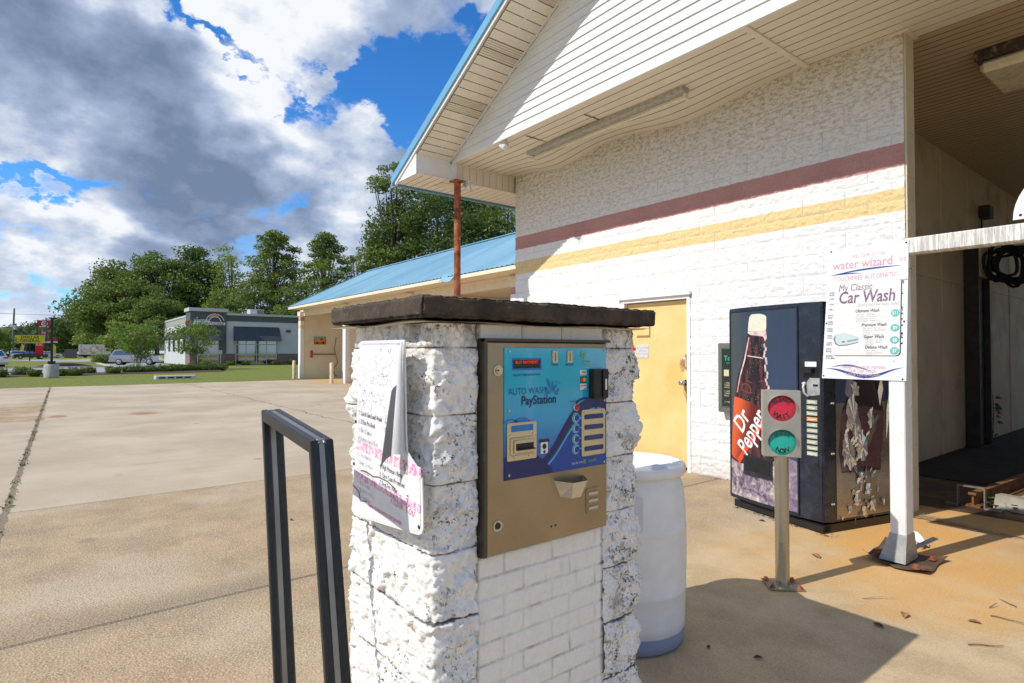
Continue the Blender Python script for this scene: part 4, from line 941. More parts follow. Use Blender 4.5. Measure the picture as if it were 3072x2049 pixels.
for k, s_ in enumerate(('4. High Pressure Rinse', '5. Clear Coat Protectant', '7. Spot Free Rinse')): qtext(s_, .020, -1.655, 1.083-.025*k, 'faded_ink', align='LEFT', sx=.80, bold=.01)
for k, s_ in enumerate(('1. 1 Pass Presoak', '2. High Pressure Rinse', '3. Spot Free Rinse')): qtext(s_, .018, -1.822, 1.008-.021*k, 'faded_pale', align='LEFT', sx=.8)
def band(z0, z1, x0=-1.832, x1=-1.402, sl=-.06):
    m = MB(); n = 24; lo_ = [(x0+(x1-x0)*i/n, z0+sl*(x1-x0)*i/n) for i in range(n+1)]; hi_ = [(x, z+(z1-z0)) for x, z in lo_]
    strip(lo_, hi_, qf(.0018), m); m.build('pink_band', 'faded_pink', pf)
band(1.112, 1.142); band(1.018, 1.040)
qtext('Thank You', .040, -1.510, .992, 'pink_script', rot=-4, shear=.35, sx=.85, bold=-.01)
qtext('THANK YOU FOR VISITING OUR CAR WASH', .015, -1.62, .944, 'pink_script', rot=-2, sx=.75, bold=.01)
qtext('$8', .050, -1.487, 1.098, 'brown_ink', rot=0, sx=.45, bold=-.02); qtext('7', .060, -1.476, 1.006, 'brown_ink', rot=0, sx=.5, bold=-.02)
m = MB(); m.tube([qf(.003)(x, z, 0) for x, z in ((-1.79, 1.048), (-1.75, 1.050), (-1.70, 1.043), (-1.66, 1.048), (-1.60, 1.045), (-1.55, 1.032))], .0016, 5); m.tube([qf(.003)(x, z, 0) for x, z in ((-1.85, .99), (-1.80, .975), (-1.79, .95), (-1.74, .957))], .0012, 5); m.build('crack_line', 'brown_ink', pf)
for x, z in ((-1.842, 1.20), (-1.850, 1.06), (-1.408, .955)):
    m = MB(); m.lathe([(.0055, 0), (.005, .003), (0, .004)], n=12, M=Matrix.Translation(qf(0)(x, z, 0)) @ Matrix.Rotation(rad(90), 4, 'X')); m.build('rivet', 'black_plastic', Q)
# the curled strip: bends off the board toward the viewer and back over it
m = MB(); mbk = MB(); nz, na = 30, 16
def curl(t_, s_):
    """t_ down the strip, s_ across it from the fold to the free edge"""
    W = .003+.050*t_**.8
    x = -1.513+.030*t_ + .008*t_*math.sin(math.pi*min(1, s_*1.3)) - W*s_**1.5
    y = .002+.046*t_**.8*math.sin(math.pi*.5*s_)
    z = 1.466-.330*t_ - .045*t_*s_**1.5 + .020*math.sin(3*s_)*t_
    return Vector((x, YS-.006-.010*t_-y, z))-Q0
m.grid(na, nz, lambda a, b: curl(b, a*.50)); m.grid(8, 14, lambda a, b: curl(b*.40, .50+a*.50)); m.build('curled_strip', 'peel_front', Q)
m = MB(); m.grid(8, 24, lambda a, b: curl(.40+.60*b, .50+a*.50)); m.build('curled_edge', 'peel_back', Q)
# ================================================================ black sign frame standing in front of the pillar
def m_alu(t, o, g):
    n = t.noise(t.scale(o, (20, 20, 1)), 8, 5, .6)
    return {'Base Color': t.mix(t.mr(n, .3, .7), (.012, .013, .014), (.026, .028, .031)), 'Roughness': .38, 'Metallic': .3, 'Specular IOR Level': .6}
mat('black_aluminium', m_alu)
flat('raw_aluminium', (.30, .29, .27), .4, .8, var=.15)
F0 = Vector((-1.62, .55, 0))
F = thing('poster_stand', 'empty black aluminium sign frame standing beside the pillar', 'poster stand', F0)
def fpt(s_, h):   # s_ 0..1 across, h 0..1 up, leaning a little
    a = Vector((-1.741, 0, 0)).lerp(Vector((-1.976, 0, 1.244)), h); b = Vector((-1.262, 0, 0)).lerp(Vector((-1.519, 0, 1.199)), h); return a.lerp(b, s_)
def member(mb, p, q, inw, y0, y1, cut0, cut1, w=.037):
    """mitred bar from p to q; inw points to the inside of the frame"""
    vs = []
    prof = [(.12, y0), (.88, y0), (1, y0+.004), (1, y1-.004), (.88, y1), (.12, y1), (0, y1-.004), (0, y0+.004)]
    for P_, C_ in ((p, cut0), (q, cut1)):
        for k, y in prof: vs.append(P_+(inw*w+C_)*k+Vector((0, y, 0))-Vector((F0.x, 0, 0)) - Vector((0, F0.y, 0)))
    n = 8
    mb.add(vs, [(i, (i+1) % n, n+(i+1) % n, n+i) for i in range(n)]+[tuple(range(n))[::-1], tuple(range(n, 2*n))])
tl, tr_, bl_, br_ = fpt(0, 1), fpt(1, 1), fpt(0, 0), fpt(1, 0)
hx = (tr_-tl).normalized(); vz = (tl-bl_).normalized(); w_ = .037; wl_ = .018
for y0, y1 in ((.528, .551), (.567, .590)):
    m = MB(); member(m, tl, tr_, -vz, y0, y1, hx*wl_, -hx*wl_); m.build('top_rail', 'black_aluminium', F)
    m = MB(); member(m, bl_, br_, vz, y0, y1, hx*wl_, -hx*wl_); m.build('bottom_rail', 'black_aluminium', F)
    m = MB(); member(m, bl_, tl, hx, y0, y1, vz*w_, -vz*w_, wl_); m.build('side_rail', 'black_aluminium', F)
    m = MB(); member(m, br_, tr_, -hx, y0, y1, vz*w_, -vz*w_, wl_); m.build('side_rail', 'black_aluminium', F)
def spacer(p, q, inw, y0=.5514, y1=.5666, k0=.12, k1=.40):
    m = MB(); w = .037
    vs = [P_+inw*w*k+Vector((0, y, 0))-Vector((F0.x, F0.y, 0)) for P_ in (p, q) for k, y in ((k0, y0), (k1, y0), (k1, y1), (k0, y1))]
    m.add(vs, [(0, 1, 5, 4), (1, 2, 6, 5), (2, 3, 7, 6), (3, 0, 4, 7), (3, 2, 1, 0), (4, 5, 6, 7)]); m.build('spacer_strip', 'raw_aluminium', F)
spacer(tl+hx*.01, tr_-hx*.01, -vz, k0=.04); spacer(bl_, tl, hx); spacer(br_, tr_, -hx)
for dy in (.5515, .5665):
    m = MB(); m.tube([tr_-hx*.012-vz*.003+Vector((0, dy, 0))-Vector((F0.x, F0.y, 0)), tr_-hx*.002-vz*.010+Vector((0, dy, 0))-Vector((F0.x, F0.y, 0))], .005, 8); m.build('corner_key', 'raw_aluminium', F)
# ================================================================ plastic barrel
def m_drum(t, o, g):
    x, y, z = t.xyz(o)
    n = t.noise(o, 9, 6, .65)
    c = t.mix(t.mr(n, .3, .7), (.80, .79, .77), (.87, .865, .85))
    zz = t.m('ADD', z, t.m('MULTIPLY', t.m('SUBTRACT', n, .5), .01))
    c = t.mix(t.mr(zz, .088, .080), c, (.17, .27, .52)); c = t.mix(t.m('MULTIPLY', t.mr(zz, .135, .085), .4), c, (.42, .42, .42))
    c = t.mix(t.m('MULTIPLY', t.mr(t.noise(t.scale(o, (3, 3, .4)), 9, 6, .7), .62, .75), .3), c, (.5, .46, .4))
    return t.n('ShaderNodeBsdfPrincipled', {'Base Color': c, 'Roughness': .38, 'Subsurface Weight': .25, 'Subsurface Radius': (.03, .03, .03), 'Subsurface Scale': 1.0, 'Normal': t.bump(n, .12, .01)}).outputs[0]
mat('drum_plastic', m_drum)
R0 = (-2.0, 2.33, 0)
R = thing('plastic_barrel', 'white translucent plastic barrel with bluish bottom between pillar and yellow door', 'barrel', R0)
m = MB()
m.lathe([(0, .004), (.255, .0), (.272, .012), (.278, .05), (.283, .20), (.285, .262), (.288, .268), (.285, .276), (.290, .40), (.291, .50), (.288, .562), (.291, .570), (.287, .578), (.284, .68), (.276, .76), (.262, .800), (.256, .815), (.258, .825)], n=72); m.build('drum', 'drum_plastic', R)
m = MB(); m.lathe([(.258, .822), (.281, .826), (.288, .835), (.288, .862), (.281, .872), (.268, .872), (.262, .862), (.258, .845), (.0, .842)], n=72); m.build('rim_and_top', 'drum_plastic', R)
for a in (.4, 3.5):
    m = MB(); m.lathe([(.040, .842), (.040, .856), (.034, .860), (.030, .852), (0, .852)], c=(.165*math.cos(a), .165*math.sin(a), 0), n=24); m.build('bung', 'white_paint', R)
flat('pale_label', (.68, .69, .74), .5, var=.08)
m = MB()
m.grid(10, 8, lambda u, v: (.2885*math.cos(-1.12+.50*u), .2885*math.sin(-1.12+.50*u), .60+.15*v)); m.build('label', 'pale_label', R)
# ================================================================ wait / enter signal on a steel pole
G0 = Vector((-1.80, 3.52, 0))
Gs = thing('traffic_signal', 'steel pole signal with round red WAIT and green NOW lenses', 'signal', G0)
n_ = Vector((.56, -.83, 0)).normalized(); ga = math.atan2(n_.y, n_.x)+math.pi/2
RM = Matrix.Rotation(ga, 4, 'Z')
m = MB(); m.tube([(0, 0, .006), (0, 0, .80)], .0405, 28); m.build('pole', 'stainless_pole' if 'stainless_pole' in MATS else flat('stainless_pole', (.42, .38, .30), .32, .85, var=.08, vs=2), Gs)
m = MB(); m.box(-.10, .10, -.085, .085, .004, .014, M=RM @ Matrix.Rotation(rad(12), 4, 'Z')); bpz = m.build('base_plate', 'stainless_pole', Gs)
for a, b in ((-.078, -.062), (.078, -.062), (-.078, .062), (.078, .062)):
    q = (RM @ Matrix.Rotation(rad(12), 4, 'Z')) @ Vector((a, b, 0))
    m = MB(); m.lathe([(.016, .014), (.016, .018), (.0, .018)], c=(q.x, q.y, 0), n=12, smooth=False); m.lathe([(.012, .018), (.012, .030), (.0, .031)], c=(q.x, q.y, 0), n=6, smooth=False); m.build('anchor_bolt', 'rust_pipe', bpz)
hd = PB(); hd = MB(); hd.bbox(-.108, .108, -.035, .055, .79, 1.195, .004, M=RM)
def m_signal(t, o, g):
    n = t.noise(t.scale(o, (1, 1, 30)), 10, 4); c = t.mix(t.mr(t.noise(o, 3, 4), .3, .7), (.36, .35, .31), (.50, .48, .43))
    return {'Base Color': c, 'Metallic': .75, 'Roughness': t.mr(n, .3, .7, .32, .5)}
mat('signal_steel', m_signal)
head = hd.build('signal_head', 'signal_steel', Gs)
def lensmat(name, c1, c2):
    def fn(t, o, g):
        v = t.voro(o, 160); return {'Base Color': t.mix(t.mr(v, .2, .5), c1, c2), 'Roughness': .18, 'Coat Weight': .5, 'Transmission Weight': .0, 'Emission Color': (*c1, 1), 'Emission Strength': .0}
    mat(name, fn)
lensmat('lens_red', (.62, .02, .07), (.50, .012, .05)); lensmat('lens_green', (.0, .40, .32), (.0, .33, .27))
for zc, lm, w1s, w2s in ((1.088, 'lens_red', 'PLEASE', 'WAIT'), (.882, 'lens_green', 'ENTER', 'NOW')):
    M = RM @ Matrix.Translation((0, -.035, zc)) @ Matrix.Rotation(rad(90), 4, 'X')
    m = MB(); m.lathe([(.079, .0003), (.078, .0012), (.05, .0035), (0, .0045)], n=40, M=M); ln = m.build('lens', lm, head)
    m = MB(); nn = 28   # hood: half ring over the lens, sticking out
    for a0, a1 in ((0, math.pi),):
        vs = []
        for k in range(nn+1):
            a = a0-.15+(a1-a0+.3)*k/nn
            for r_, d_ in ((.080, .0), (.080, .014+.020*max(0, math.sin(a))), (.083, .014+.020*max(0, math.sin(a))), (.083, .0)):
                vs.append(RM @ Vector((r_*math.cos(a), -.035-d_, zc+r_*math.sin(a))))
        m.add(vs, [(4*k+i, 4*k+i+1, 4*k+5+i, 4*k+4+i) for k in range(nn) for i in range(3)], 0, False)
    m.build('hood', 'signal_steel', head)
    for word, up in ((w1s, 1), (w2s, -1)):   # letters on an arc
        m = MB(); nL = len(word)
        for k, chh in enumerate(word):
            aa = (k-(nL-1)/2)*(.44 if up < 0 else .36)
            def lf_(u, v, w, aa=aa, up=up):
                # u, v in letter space around its centre
                th = (math.pi/2-aa) if up > 0 else (-math.pi/2+aa); r_ = .053
                cx, cz = r_*math.cos(th), r_*math.sin(th); ro = th-math.pi/2 if up > 0 else th+math.pi/2
                x = cx+u*math.cos(ro)-v*math.sin(ro); z = cz+u*math.sin(ro)+v*math.cos(ro)
                return RM @ Vector((x, -.035-.0048-w, zc+z))
            text_mb(m, chh, lf_, .041 if up < 0 else .034, 0, 0, bold=.03)
        m.build('lettering', 'ink_black' if up < 0 else flat('ink_dim'+word, (.16, .012, .03) if word == 'PLEASE' else (.0, .10, .08), .3), ln)
# ================================================================ sign post with clearance beam
H0 = Vector((-1.50, 4.57, 0))
def m_post(t, o, g):
    n = t.noise(o, 5, 6, .65); x, y, z = t.xyz(o)
    c = t.mix(t.mr(n, .3, .7), (.68, .68, .68), (.80, .80, .79)); c = t.mix(t.m('MULTIPLY', t.mr(t.noise(o, 14, 7, .75), .6, .68), .5), c, (.36, .30, .22))
    return {'Base Color': c, 'Roughness': .5, 'Metallic': .0}
mat('post_paint', m_post)
def m_beam(t, o, g):
    n = t.noise(t.scale(o, (14, 1, .8)), 5, 7, .75); c = t.mix(t.mr(n, .42, .62), (.46, .44, .40), (.80, .79, .75)); c = t.mix(t.m('MULTIPLY', t.mr(t.noise(t.scale(o, (30, 1, 1.5)), 5, 7, .75), .56, .66), .7), c, (.14, .12, .09))
    return {'Base Color': c, 'Roughness': .7}
mat('beam_paint', m_beam)
Hp = thing('clearance_bar', 'white steel post with a long clearance beam across the bay entrance', 'clearance bar', H0)
m = PB(); m.bbox(-1.549, -1.452, 4.50, 4.636, .02, 2.085, .006); m.build('post', 'post_paint', Hp, off=H0)
m = PB(); m.bbox(-1.47, 2.55, 4.50, 4.60, 2.088, 2.195, .008); m.build('beam', 'beam_paint', Hp, off=H0)
m = PB(); m.bbox(2.45, 2.55, 4.50, 4.636, .02, 2.085, .006); m.build('post', 'post_paint', Hp, off=H0)
m = MB()
def gus(sx, sy):
    pass
m = PB()
A_ = [(-1.605, 4.455, .02), (-1.445, 4.455, .02), (-1.445, 4.69, .02), (-1.605, 4.69, .02)]; B_ = [(-1.552, 4.496, .20), (-1.449, 4.496, .20), (-1.449, 4.640, .20), (-1.552, 4.640, .20)]
m.add(A_+B_, [(0, 1, 5, 4), (1, 2, 6, 5), (2, 3, 7, 6), (3, 0, 4, 7)]); m.build('base_gusset', flat('galv', (.36, .36, .34), .5, .4, var=.2, vs=10, dirt=(.3, .2, .12), dscale=9, damt=.4), Hp, off=H0)
m = MB()
def plate(u, v):
    x = -.19+.38*u; y = -.19+.42*v; k = max(0, abs(u-.5)*2-.55)+max(0, abs(v-.5)*2-.55)
    return (x + .01*math.sin(v*7), y + .012*math.sin(u*8), .008 + .075*k*k*(1.3 if u < .5 else .5) + .004*math.sin(9*u+5*v))
m.grid(16, 16, plate); bp2 = m.build('base_plate', flat('rusty_plate', (.12, .075, .05), .75, .2, var=.35, vs=12, dirt=(.32, .15, .07), dscale=10, damt=.7), Hp)
for a, b in ((.12, -.13), (-.13, -.05), (-.12, .14), (.13, .15)):
    m = MB(); m.lathe([(.024, .018), (.024, .022), (0, .022)], c=(a, b, 0), n=14, smooth=False); m.lathe([(.016, .022), (.016, .040), (0, .042)], c=(a, b, 0), n=6, smooth=False); m.build('anchor_bolt', 'rust_pipe', bp2)
o = MB(); o.lathe([(.010, 0), (.018, .006), (.010, .010)], n=16, M=Matrix.Translation((.049, .05, 1.99)) @ Matrix.Rotation(rad(90), 4, 'Y')); o.build('eye_bolt', 'chrome', Hp)
# round sign on the beam, only its rim in the picture
f = thing('round_sign', 'white round-edged sign bolted on the beam, cut by the right picture edge', 'sign', (-.605, 4.49, 2.215))
m = MB(); m.prism([(.27*math.cos(a_*math.pi/20), .30*math.sin(a_*math.pi/20)) for a_ in range(21)], lambda u, v, d: (u, d, v), -.004, 0); m.build('sign_panel', 'white_metal', f)
for x_, z_ in ((-.235, .025), (.235, .025)): m = MB(); m.lathe([(.008, 0), (.006, .004), (0, .005)], n=10, M=Matrix.Translation((x_, -.004, z_)) @ Matrix.Rotation(rad(90), 4, 'X')); m.build('bolt', 'black_plastic', f)
# broken lamp and bracket at the post foot
f = thing('broken_lamp', 'crushed white plastic lamp lying behind the post foot', 'debris', (-1.60, 5.05, .0))
m = MB(); rg = random.Random(11)
m.grid(12, 9, lambda u, v: (-.10+.20*u+.02*math.sin(v*5), -.06+.13*v, .02+.075*math.sin(math.pi*u)*math.sin(math.pi*v)+.012*math.sin(u*14+v*9))); m.build('shell', 'white_paint', f)
m = MB(); m.tube([(.07, -.02, .03), (.10, -.08, .02), (.08, -.14, .06)], .008, 6); m.build('wire', 'tube_grey', f)
f = MB(); M = Matrix.Translation((0, 0, .03)) @ Matrix.Rotation(rad(62), 4, 'Z') @ Matrix.Rotation(rad(-18), 4, 'Y')
f.bbox(-.13, .13, -.022, .022, -.004, .004, .002, M=M); f.bbox(-.14, -.10, -.04, .04, -.003, .005, .002, M=M); f.lathe([(.012, .005), (.02, .012), (0, .014)], c=(-.12, 0, 0), n=10, M=M)
tag(f.build('loose_bracket', 'galv', None, loc=(-1.47, 4.83, .04)), 'loose grey metal bracket leaning on the post base', 'bracket')
# ================================================================ price board on the post
J0 = Vector((-1.68, 4.48, 1.24))
J = thing('price_board', 'white car wash price board with faded lettering fixed to the post', 'price board', J0)
YB = 4.492
def bq(fx, fz):   # board fractions -> x, z (board hangs slightly skewed, as its edges show)
    xl = -1.985+(-1.925+1.985)*fz; xr = -1.440+(-1.416+1.440)*fz
    return (xl+(xr-xl)*fx, 1.236+.945*fz)
def jf(d): return lambda u, v, w: (lambda p: Vector((p[0], YB-d-w, p[1]))-J0)(bq(u, v/1.70))   # u 0..1, v 0..1.70 so glyphs keep their shape
m = MB(); m.prism([(0, 0), (1, 0), (1, 1.70), (0, 1.70)], jf(0), -.004, .0); bd = m.build('panel', flat('board_white', (.78, .785, .80), .35, var=.03, vs=3), J)
gloss('fade_pink', (.66, .38, .42)); gloss('fade_red', (.62, .28, .33)); gloss('board_navy', (.03, .07, .26)); gloss('board_black', (.05, .05, .06)); gloss('board_teal', (.14, .46, .44)); gloss('faint_grey', (.42, .43, .45)); gloss('faint_pink', (.72, .40, .50))
def m_plum(t, o, g):
    n = t.noise(t.scale(o, (1, 1, 3)), 60, 6, .8); return {'Base Color': t.mix(t.mr(n, .36, .46), (.60, .55, .60), (.19, .10, .19)), 'Roughness': .4}
mat('plum_ink', m_plum)
def jtext(body, size, u, v, material, par=None, d=.0008, **k):
    m = MB(); text_mb(m, body, jf(d), size, u, v, **k); return m.build('lettering', material, par or bd)
jtext('WELCOME TO THE', .062, .52, 1.575, 'fade_pink', bold=.03, sx=.78)
jtext('water wizard', .158, .445, 1.475, 'fade_pink', bold=.02, sx=.90)
jtext('2.0', .065, .935, 1.475, 'fade_pink', bold=.02)
def swoosh(pts, th, d=.0008, material='board_navy', par=None):
    m = MB(); n = len(pts); up = []; dn = []
    for i, (x, y) in enumerate(pts):
        k = math.sin(math.pi*i/(n-1)); up.append((x, y+th*k)); dn.append((x, y-th*k))
    strip(dn, up, jf(d), m); return m.build('swoosh', material, par or bd)
swoosh([(.03+.94*i/30, 1.375+.030*math.sin(math.pi*i/30)-.02*(1-i/30)+.03*(i/30)**3) for i in range(31)], .011)
swoosh([(.02+.45*i/20, 1.352+.012*math.sin(math.pi*i/20)) for i in range(21)], .008)
jtext('TOUCHFREE AUTOMATIC', .085, .48, 1.298, 'fade_red', bold=.035, sx=.80)
left = ('UNDE|WASH', '2-PAS', '1 PAS', 'TIRE C', 'ROCK|BLAS', 'HIGH|WASH', 'HIGH|RINSE', 'TRIPLE|COND', 'CLEAR|PROTE', 'SPOT-F|RINSE', 'WHEEL|SCRUBER')
lv = (1.115, 1.035, .965, .895, .82, .735, .645, .55, .46, .375, .285)
for s_, v_ in zip(left, lv):
    for q, ss in enumerate(s_.split('|')): jtext(ss, .034, .035, v_-.030*q+.010, 'board_black', align='LEFT', bold=.01, sx=.85)
jtext('WASH', .026, .965, 1.225, 'board_black', bold=.01)
rg = random.Random(21)
for k in range(14):
    v_ = .42+.78*rg.random(); m = MB(); m.add([jf(.0009)(.925+rg.random()*.02+a*.022, v_+b*.03, 0) for a, b in ((0, 0), (1, .2), (.4, .5), (.9, 1), (.1, .6))], [(0, 1, 2, 3, 4)]); m.build('ink_fleck', 'board_black', bd)
# inner board with rounded corners
def rr2(x0, x1, z0, z1, r): return [(max(x0, min(x1, a)), b) for a, b in rrect(x0, x1, z0, z1, r, 6)]
m = MB(); m.prism(rr2(.115, .935, .30, 1.245, .05), jf(0), .0005, .0035); m.build('edge_shadow_gap', 'board_black', bd)
def m_inner(t, o, g):
    n = t.noise(t.scale(o, (1, 1, 5)), 14, 6, .75, 1.0); l = t.mr(t.m('ABSOLUTE', t.m('SUBTRACT', n, .52)), .022, .002)
    c = t.mix(t.m('MULTIPLY', l, .55), (.76, .755, .74), (.36, .36, .36)); return {'Base Color': c, 'Roughness': .45, 'Normal': t.bump(n, .4, .004)}
mat('inner_board', m_inner)
m = MB(); m.prism(rr2(.11, .925, .306, 1.250, .05), jf(0), .001, .0048); ib = m.build('inner_panel', 'inner_board', J)
def itext(*a, **k): return jtext(*a, par=ib, d=.0054, **k)
itext('My Classic', .125, .375, 1.175, 'plum_ink', bold=.025, sx=.80, shear=.12)
itext('Car Wash', .215, .515, 1.045, 'plum_ink', bold=.03, sx=.78, shear=.12)
itext('Quick & Easy! Get Yours Today!', .048, .66, .945, 'faint_grey', shear=.35, sx=.78)
for nm, u_, v_, pr in (('Ultimate Wash', .535, .870, '$11'), ('Premium Wash', .620, .690, '$9'), ('Super Wash', .625, .540, '$8'), ('Deluxe Wash', .655, .408, '$7')):
    itext(nm, .056, u_, v_, 'board_black', bold=.025, shear=.25, sx=.85)
    m = MB(); m.add([jf(.0054)(*p, 0) for p in ell(.868, v_-.045, .052, .046, 24)], [tuple(range(24))]); dc = m.build('price_disc', 'board_teal', ib)
    m = MB(); text_mb(m, pr, jf(.006), .062, .868, v_-.045, bold=.02, sx=.8); m.build('lettering', 'board_white', dc)
for nm, u0, v0, rows in (('a', .40, .825, ('1 Pass Presoak     Wheel Cleaner', 'Undercarriage       Tire & Rocker Blast', '2 High Pressure Rinse   Clear Coat', 'Spot Free Rinse & Dry   Underbody Wash')), ('b', .49, .650, ('2 Pass Presoak      Tire Cleaner', 'Wheel Blast           Clear Coat Protect', 'Tire Cleaner', 'High Pressure    Underbody Wash', 'Wash & Rinse')), ('c', .52, .500, ('1 Pass Presoak     Clear Coat', 'High Pressure       Protectant', 'Wash & Rinse', 'Spot Free Rinse')), ('d', .54, .368, ('1 Pass Presoak', 'High Pressure Wash & Rinse', 'Spot Free'))):
    for q, s_ in enumerate(rows): itext(s_, .026, u0, v0-.027*q, 'faint_pink' if (nm == 'a' and q == 1) else 'faint_grey', align='LEFT', sx=.66)
# washed-out picture of a classic car: body, grille, bumper
def ipoly(pts, material, name, d=.0054):
    m = MB(); m.add([jf(d)(*p, 0) for p in pts], [tuple(range(len(pts)))]); return m.build(name, material, ib)
gloss('car_pale', (.52, .62, .63)); gloss('car_dark', (.20, .24, .26))
ipoly([(.125, .52), (.15, .575), (.27, .60), (.36, .565), (.445, .545), (.455, .50), (.44, .47), (.30, .435), (.20, .425), (.15, .455)], 'car_pale', 'car_body')
ipoly([(.15, .455), (.20, .425), (.30, .432), (.44, .467), (.45, .478), (.30, .447), (.20, .440), (.16, .468)], 'car_dark', 'car_bumper', .0058)
ipoly([(.30, .475), (.43, .500), (.435, .520), (.305, .497)], 'car_dark', 'car_grille', .0058); ipoly([(.235, .468), (.275, .472), (.278, .492), (.238, .490)], 'car_dark', 'car_headlight', .0058)
ipoly([(.125, .52), (.145, .56), (.155, .56), (.15, .51), (.17, .45), (.155, .455)], 'car_dark', 'car_fender', .0058)
for i in range(7): m = MB(); m.add([jf(.0062)(.31+.0175*i+a, .479+.0035*i+b, 0) for a, b in ((0, 0), (.004, 0), (.004, .02), (0, .02))], [(0, 1, 2, 3)]); m.build('grille_bar', 'car_pale', ib)
# closing lines
swoosh([(.10+.52*i/24, .150+.042*math.sin(math.pi*i/24*1.1)-.035*i/24) for i in range(25)], .012)
swoosh([(.03+.95*i/40, .085+.045*math.cos(2*math.pi*(i/40)*1.05-.35)+.035*max(0, i/40-.7)*3) for i in range(41)], .022)
for s_, v_ in (('THANK YOU FOR VISITING', .152), ('OUR CAR WASH', .105), ('PLEASE COME AGAIN', .058)): jtext(s_, .054, .50, v_, 'fade_pink', bold=.035, sx=.82, d=.0013)
itext_ = jtext('TM', .02, .86, .235, 'board_black')
for u_, v_ in ((.03, 1.672), (.972, 1.672), (.02, .035), (.96, .02), (.52, .025), (.02, .73), (.965, .72)):
    p_ = jf(.001)(u_, v_, 0); m = MB(); m.lathe([(.0065, 0), (.005, .003), (0, .004)], n=10, M=Matrix.Translation(p_) @ Matrix.Rotation(rad(90), 4, 'X')); m.build('screw', 'board_black', J)
# ================================================================ vending machine
V0 = Vector((-3.124, 5.062, 0))
VM = thing('vending_machine', 'dark blue drinks vending machine with a big bottle picture and torn side graphic', 'vending machine', V0, rad(-15))
flat('vend_blue', (.009, .013, .026), .28, var=.25, vs=5, dirt=(.05, .07, .10), dscale=9, damt=.4, coat=.3)
def m_vpane(t, o, g):
    x, y, z = t.xyz(o)
    c = t.mix(t.mr(z, .4, 1.8, 0, 1, False), (.035, .060, .135), (.030, .045, .075)); c = t.mix(t.mr(x, .12, .42), (.06, .075, .075), c)
    c = t.mix(t.m('MULTIPLY', t.mr(t.noise(t.scale(o, (20, 1, .6)), 6, 5, .7), .5, .7), .25), c, (.09, .11, .15))
    return {'Base Color': c, 'Roughness': .30, 'Specular IOR Level': .45}
mat('vend_panel', m_vpane)
XL, XR, XC = .092, 1.05, .862
def bow(x): return -.075*(1-((x-.50)/.56)**2)
def vf(d): return lambda u, v, w: Vector((u, bow(u)-d-w, v))
m = MB(); m.bbox(XL+.004, XR-.0, .06, .80, .07, 1.825, .006); m.build('cabinet', 'vend_blue', VM)
m = MB(); m.box(XL+.03, XR+.012, -.02, .78, .0, .066); m.box(XL+.1, XR+.012, -.035, .06, .012, .060); m.build('base', 'black_plastic', VM)
m = MB()   # curved door shell
n = 26; vs = []
for i in range(n+1):
    x = XL+(XR-XL)*i/n; vs += [(x, bow(x), .085), (x, bow(x), 1.832), (x, .06, 1.832), (x, .06, .085)]
m.add(vs, [(4*i+a, 4*i+4+a, 4*i+4+(a+1) % 4, 4*i+(a+1) % 4) for i in range(n) for a in range(4)]+[(0, 1, 2, 3), (4*n+3, 4*n+2, 4*n+1, 4*n)]); door_v = m.build('door', 'vend_blue', VM)
def vgrid(x0, x1, z0, z1, d, material, name, par=None, nu=18):
    m = MB(); m.grid(nu, 2, lambda a, b: vf(d)(x0+(x1-x0)*a, z0+(z1-z0)*b, 0)); return m.build(name, material, par or door_v)
vp = vgrid(XL+.018, XC-.012, .115, 1.795, .003, 'vend_panel', 'graphic_panel')
# raised border of the picture
m = MB()
for a in ([(XL+.006, .10), (XL+.018, .10), (XL+.018, 1.81), (XL+.006, 1.81)], [(XC-.012, .10), (XC, .10), (XC, 1.81), (XC-.012, 1.81)]): m.prism(a, vf(0), 0, .010)
for z_ in (.10, 1.797):
    for i in range(16): x0 = XL+.006+(XC-XL-.006)*i/16; x1 = XL+.006+(XC-XL-.006)*(i+1)/16; m.prism([(x0, z_), (x1, z_), (x1, z_+.014), (x0, z_+.014)], vf(0), 0, .010)
m.build('picture_frame', 'vend_blue', door_v)
def vdense(poly, d, material, name, par=None, st=.05):
    """flat drawing on the curved door: scanline strips so it follows the bow"""
    m = MB(); z0 = min(p[1] for p in poly); z1 = max(p[1] for p in poly); nz = max(6, int((z1-z0)/.014)); prev = None; NS = 3 if max(p[0] for p in poly)-min(p[0] for p in poly) < .05 else 18
    for j in range(nz+1):
        z = z0+(z1-z0)*(j if j else .001)/nz if j < nz else z1-(z1-z0)*.001
        xs = []
        for i in range(len(poly)):
            (xa, za), (xb, zb) = poly[i], poly[(i+1) % len(poly)]
            if (za > z) != (zb > z): xs.append(xa+(z-za)*(xb-xa)/(zb-za))
        if len(xs) < 2: prev = None; continue
        a, b = min(xs), max(xs); row = [vf(d)(a+(b-a)*k/NS, z, 0) for k in range(NS+1)]
        if prev: m.add(prev+row, [(k, k+1, NS+2+k, NS+1+k) for k in range(NS)])
        prev = row
    return m.build(name, material, par or vp)
def m_bottle(t, o, g):
    x, y, z = t.xyz(o); n = t.voro(o, 70); c = t.mix(t.mr(t.noise(t.scale(o, (6, 1, 1)), 5, 4), .4, .65), (.006, .006, .010), (.10, .025, .03))
    dr = t.mr(n, .22, .10); ln = t.mr(t.noise(o, 7, 4), .46, .56); c = t.mix(t.m('MULTIPLY', dr, ln), c, (.55, .55, .50))
    return {'Base Color': c, 'Roughness': .3}
mat('bottle_print', m_bottle)
def m_label(t, o, g):
    x, y, z = t.xyz(o); c = t.mix(t.mr(t.m('ADD', x, t.m('MULTIPLY', z, -.25)), -.06, .20), (.72, .11, .03), (.11, .008, .010)); v = t.mr(t.voro(o, 90), .16, .08)
    return {'Base Color': t.mix(t.m('MULTIPLY', v, .5), c, (.8, .35, .25)), 'Roughness': .3}
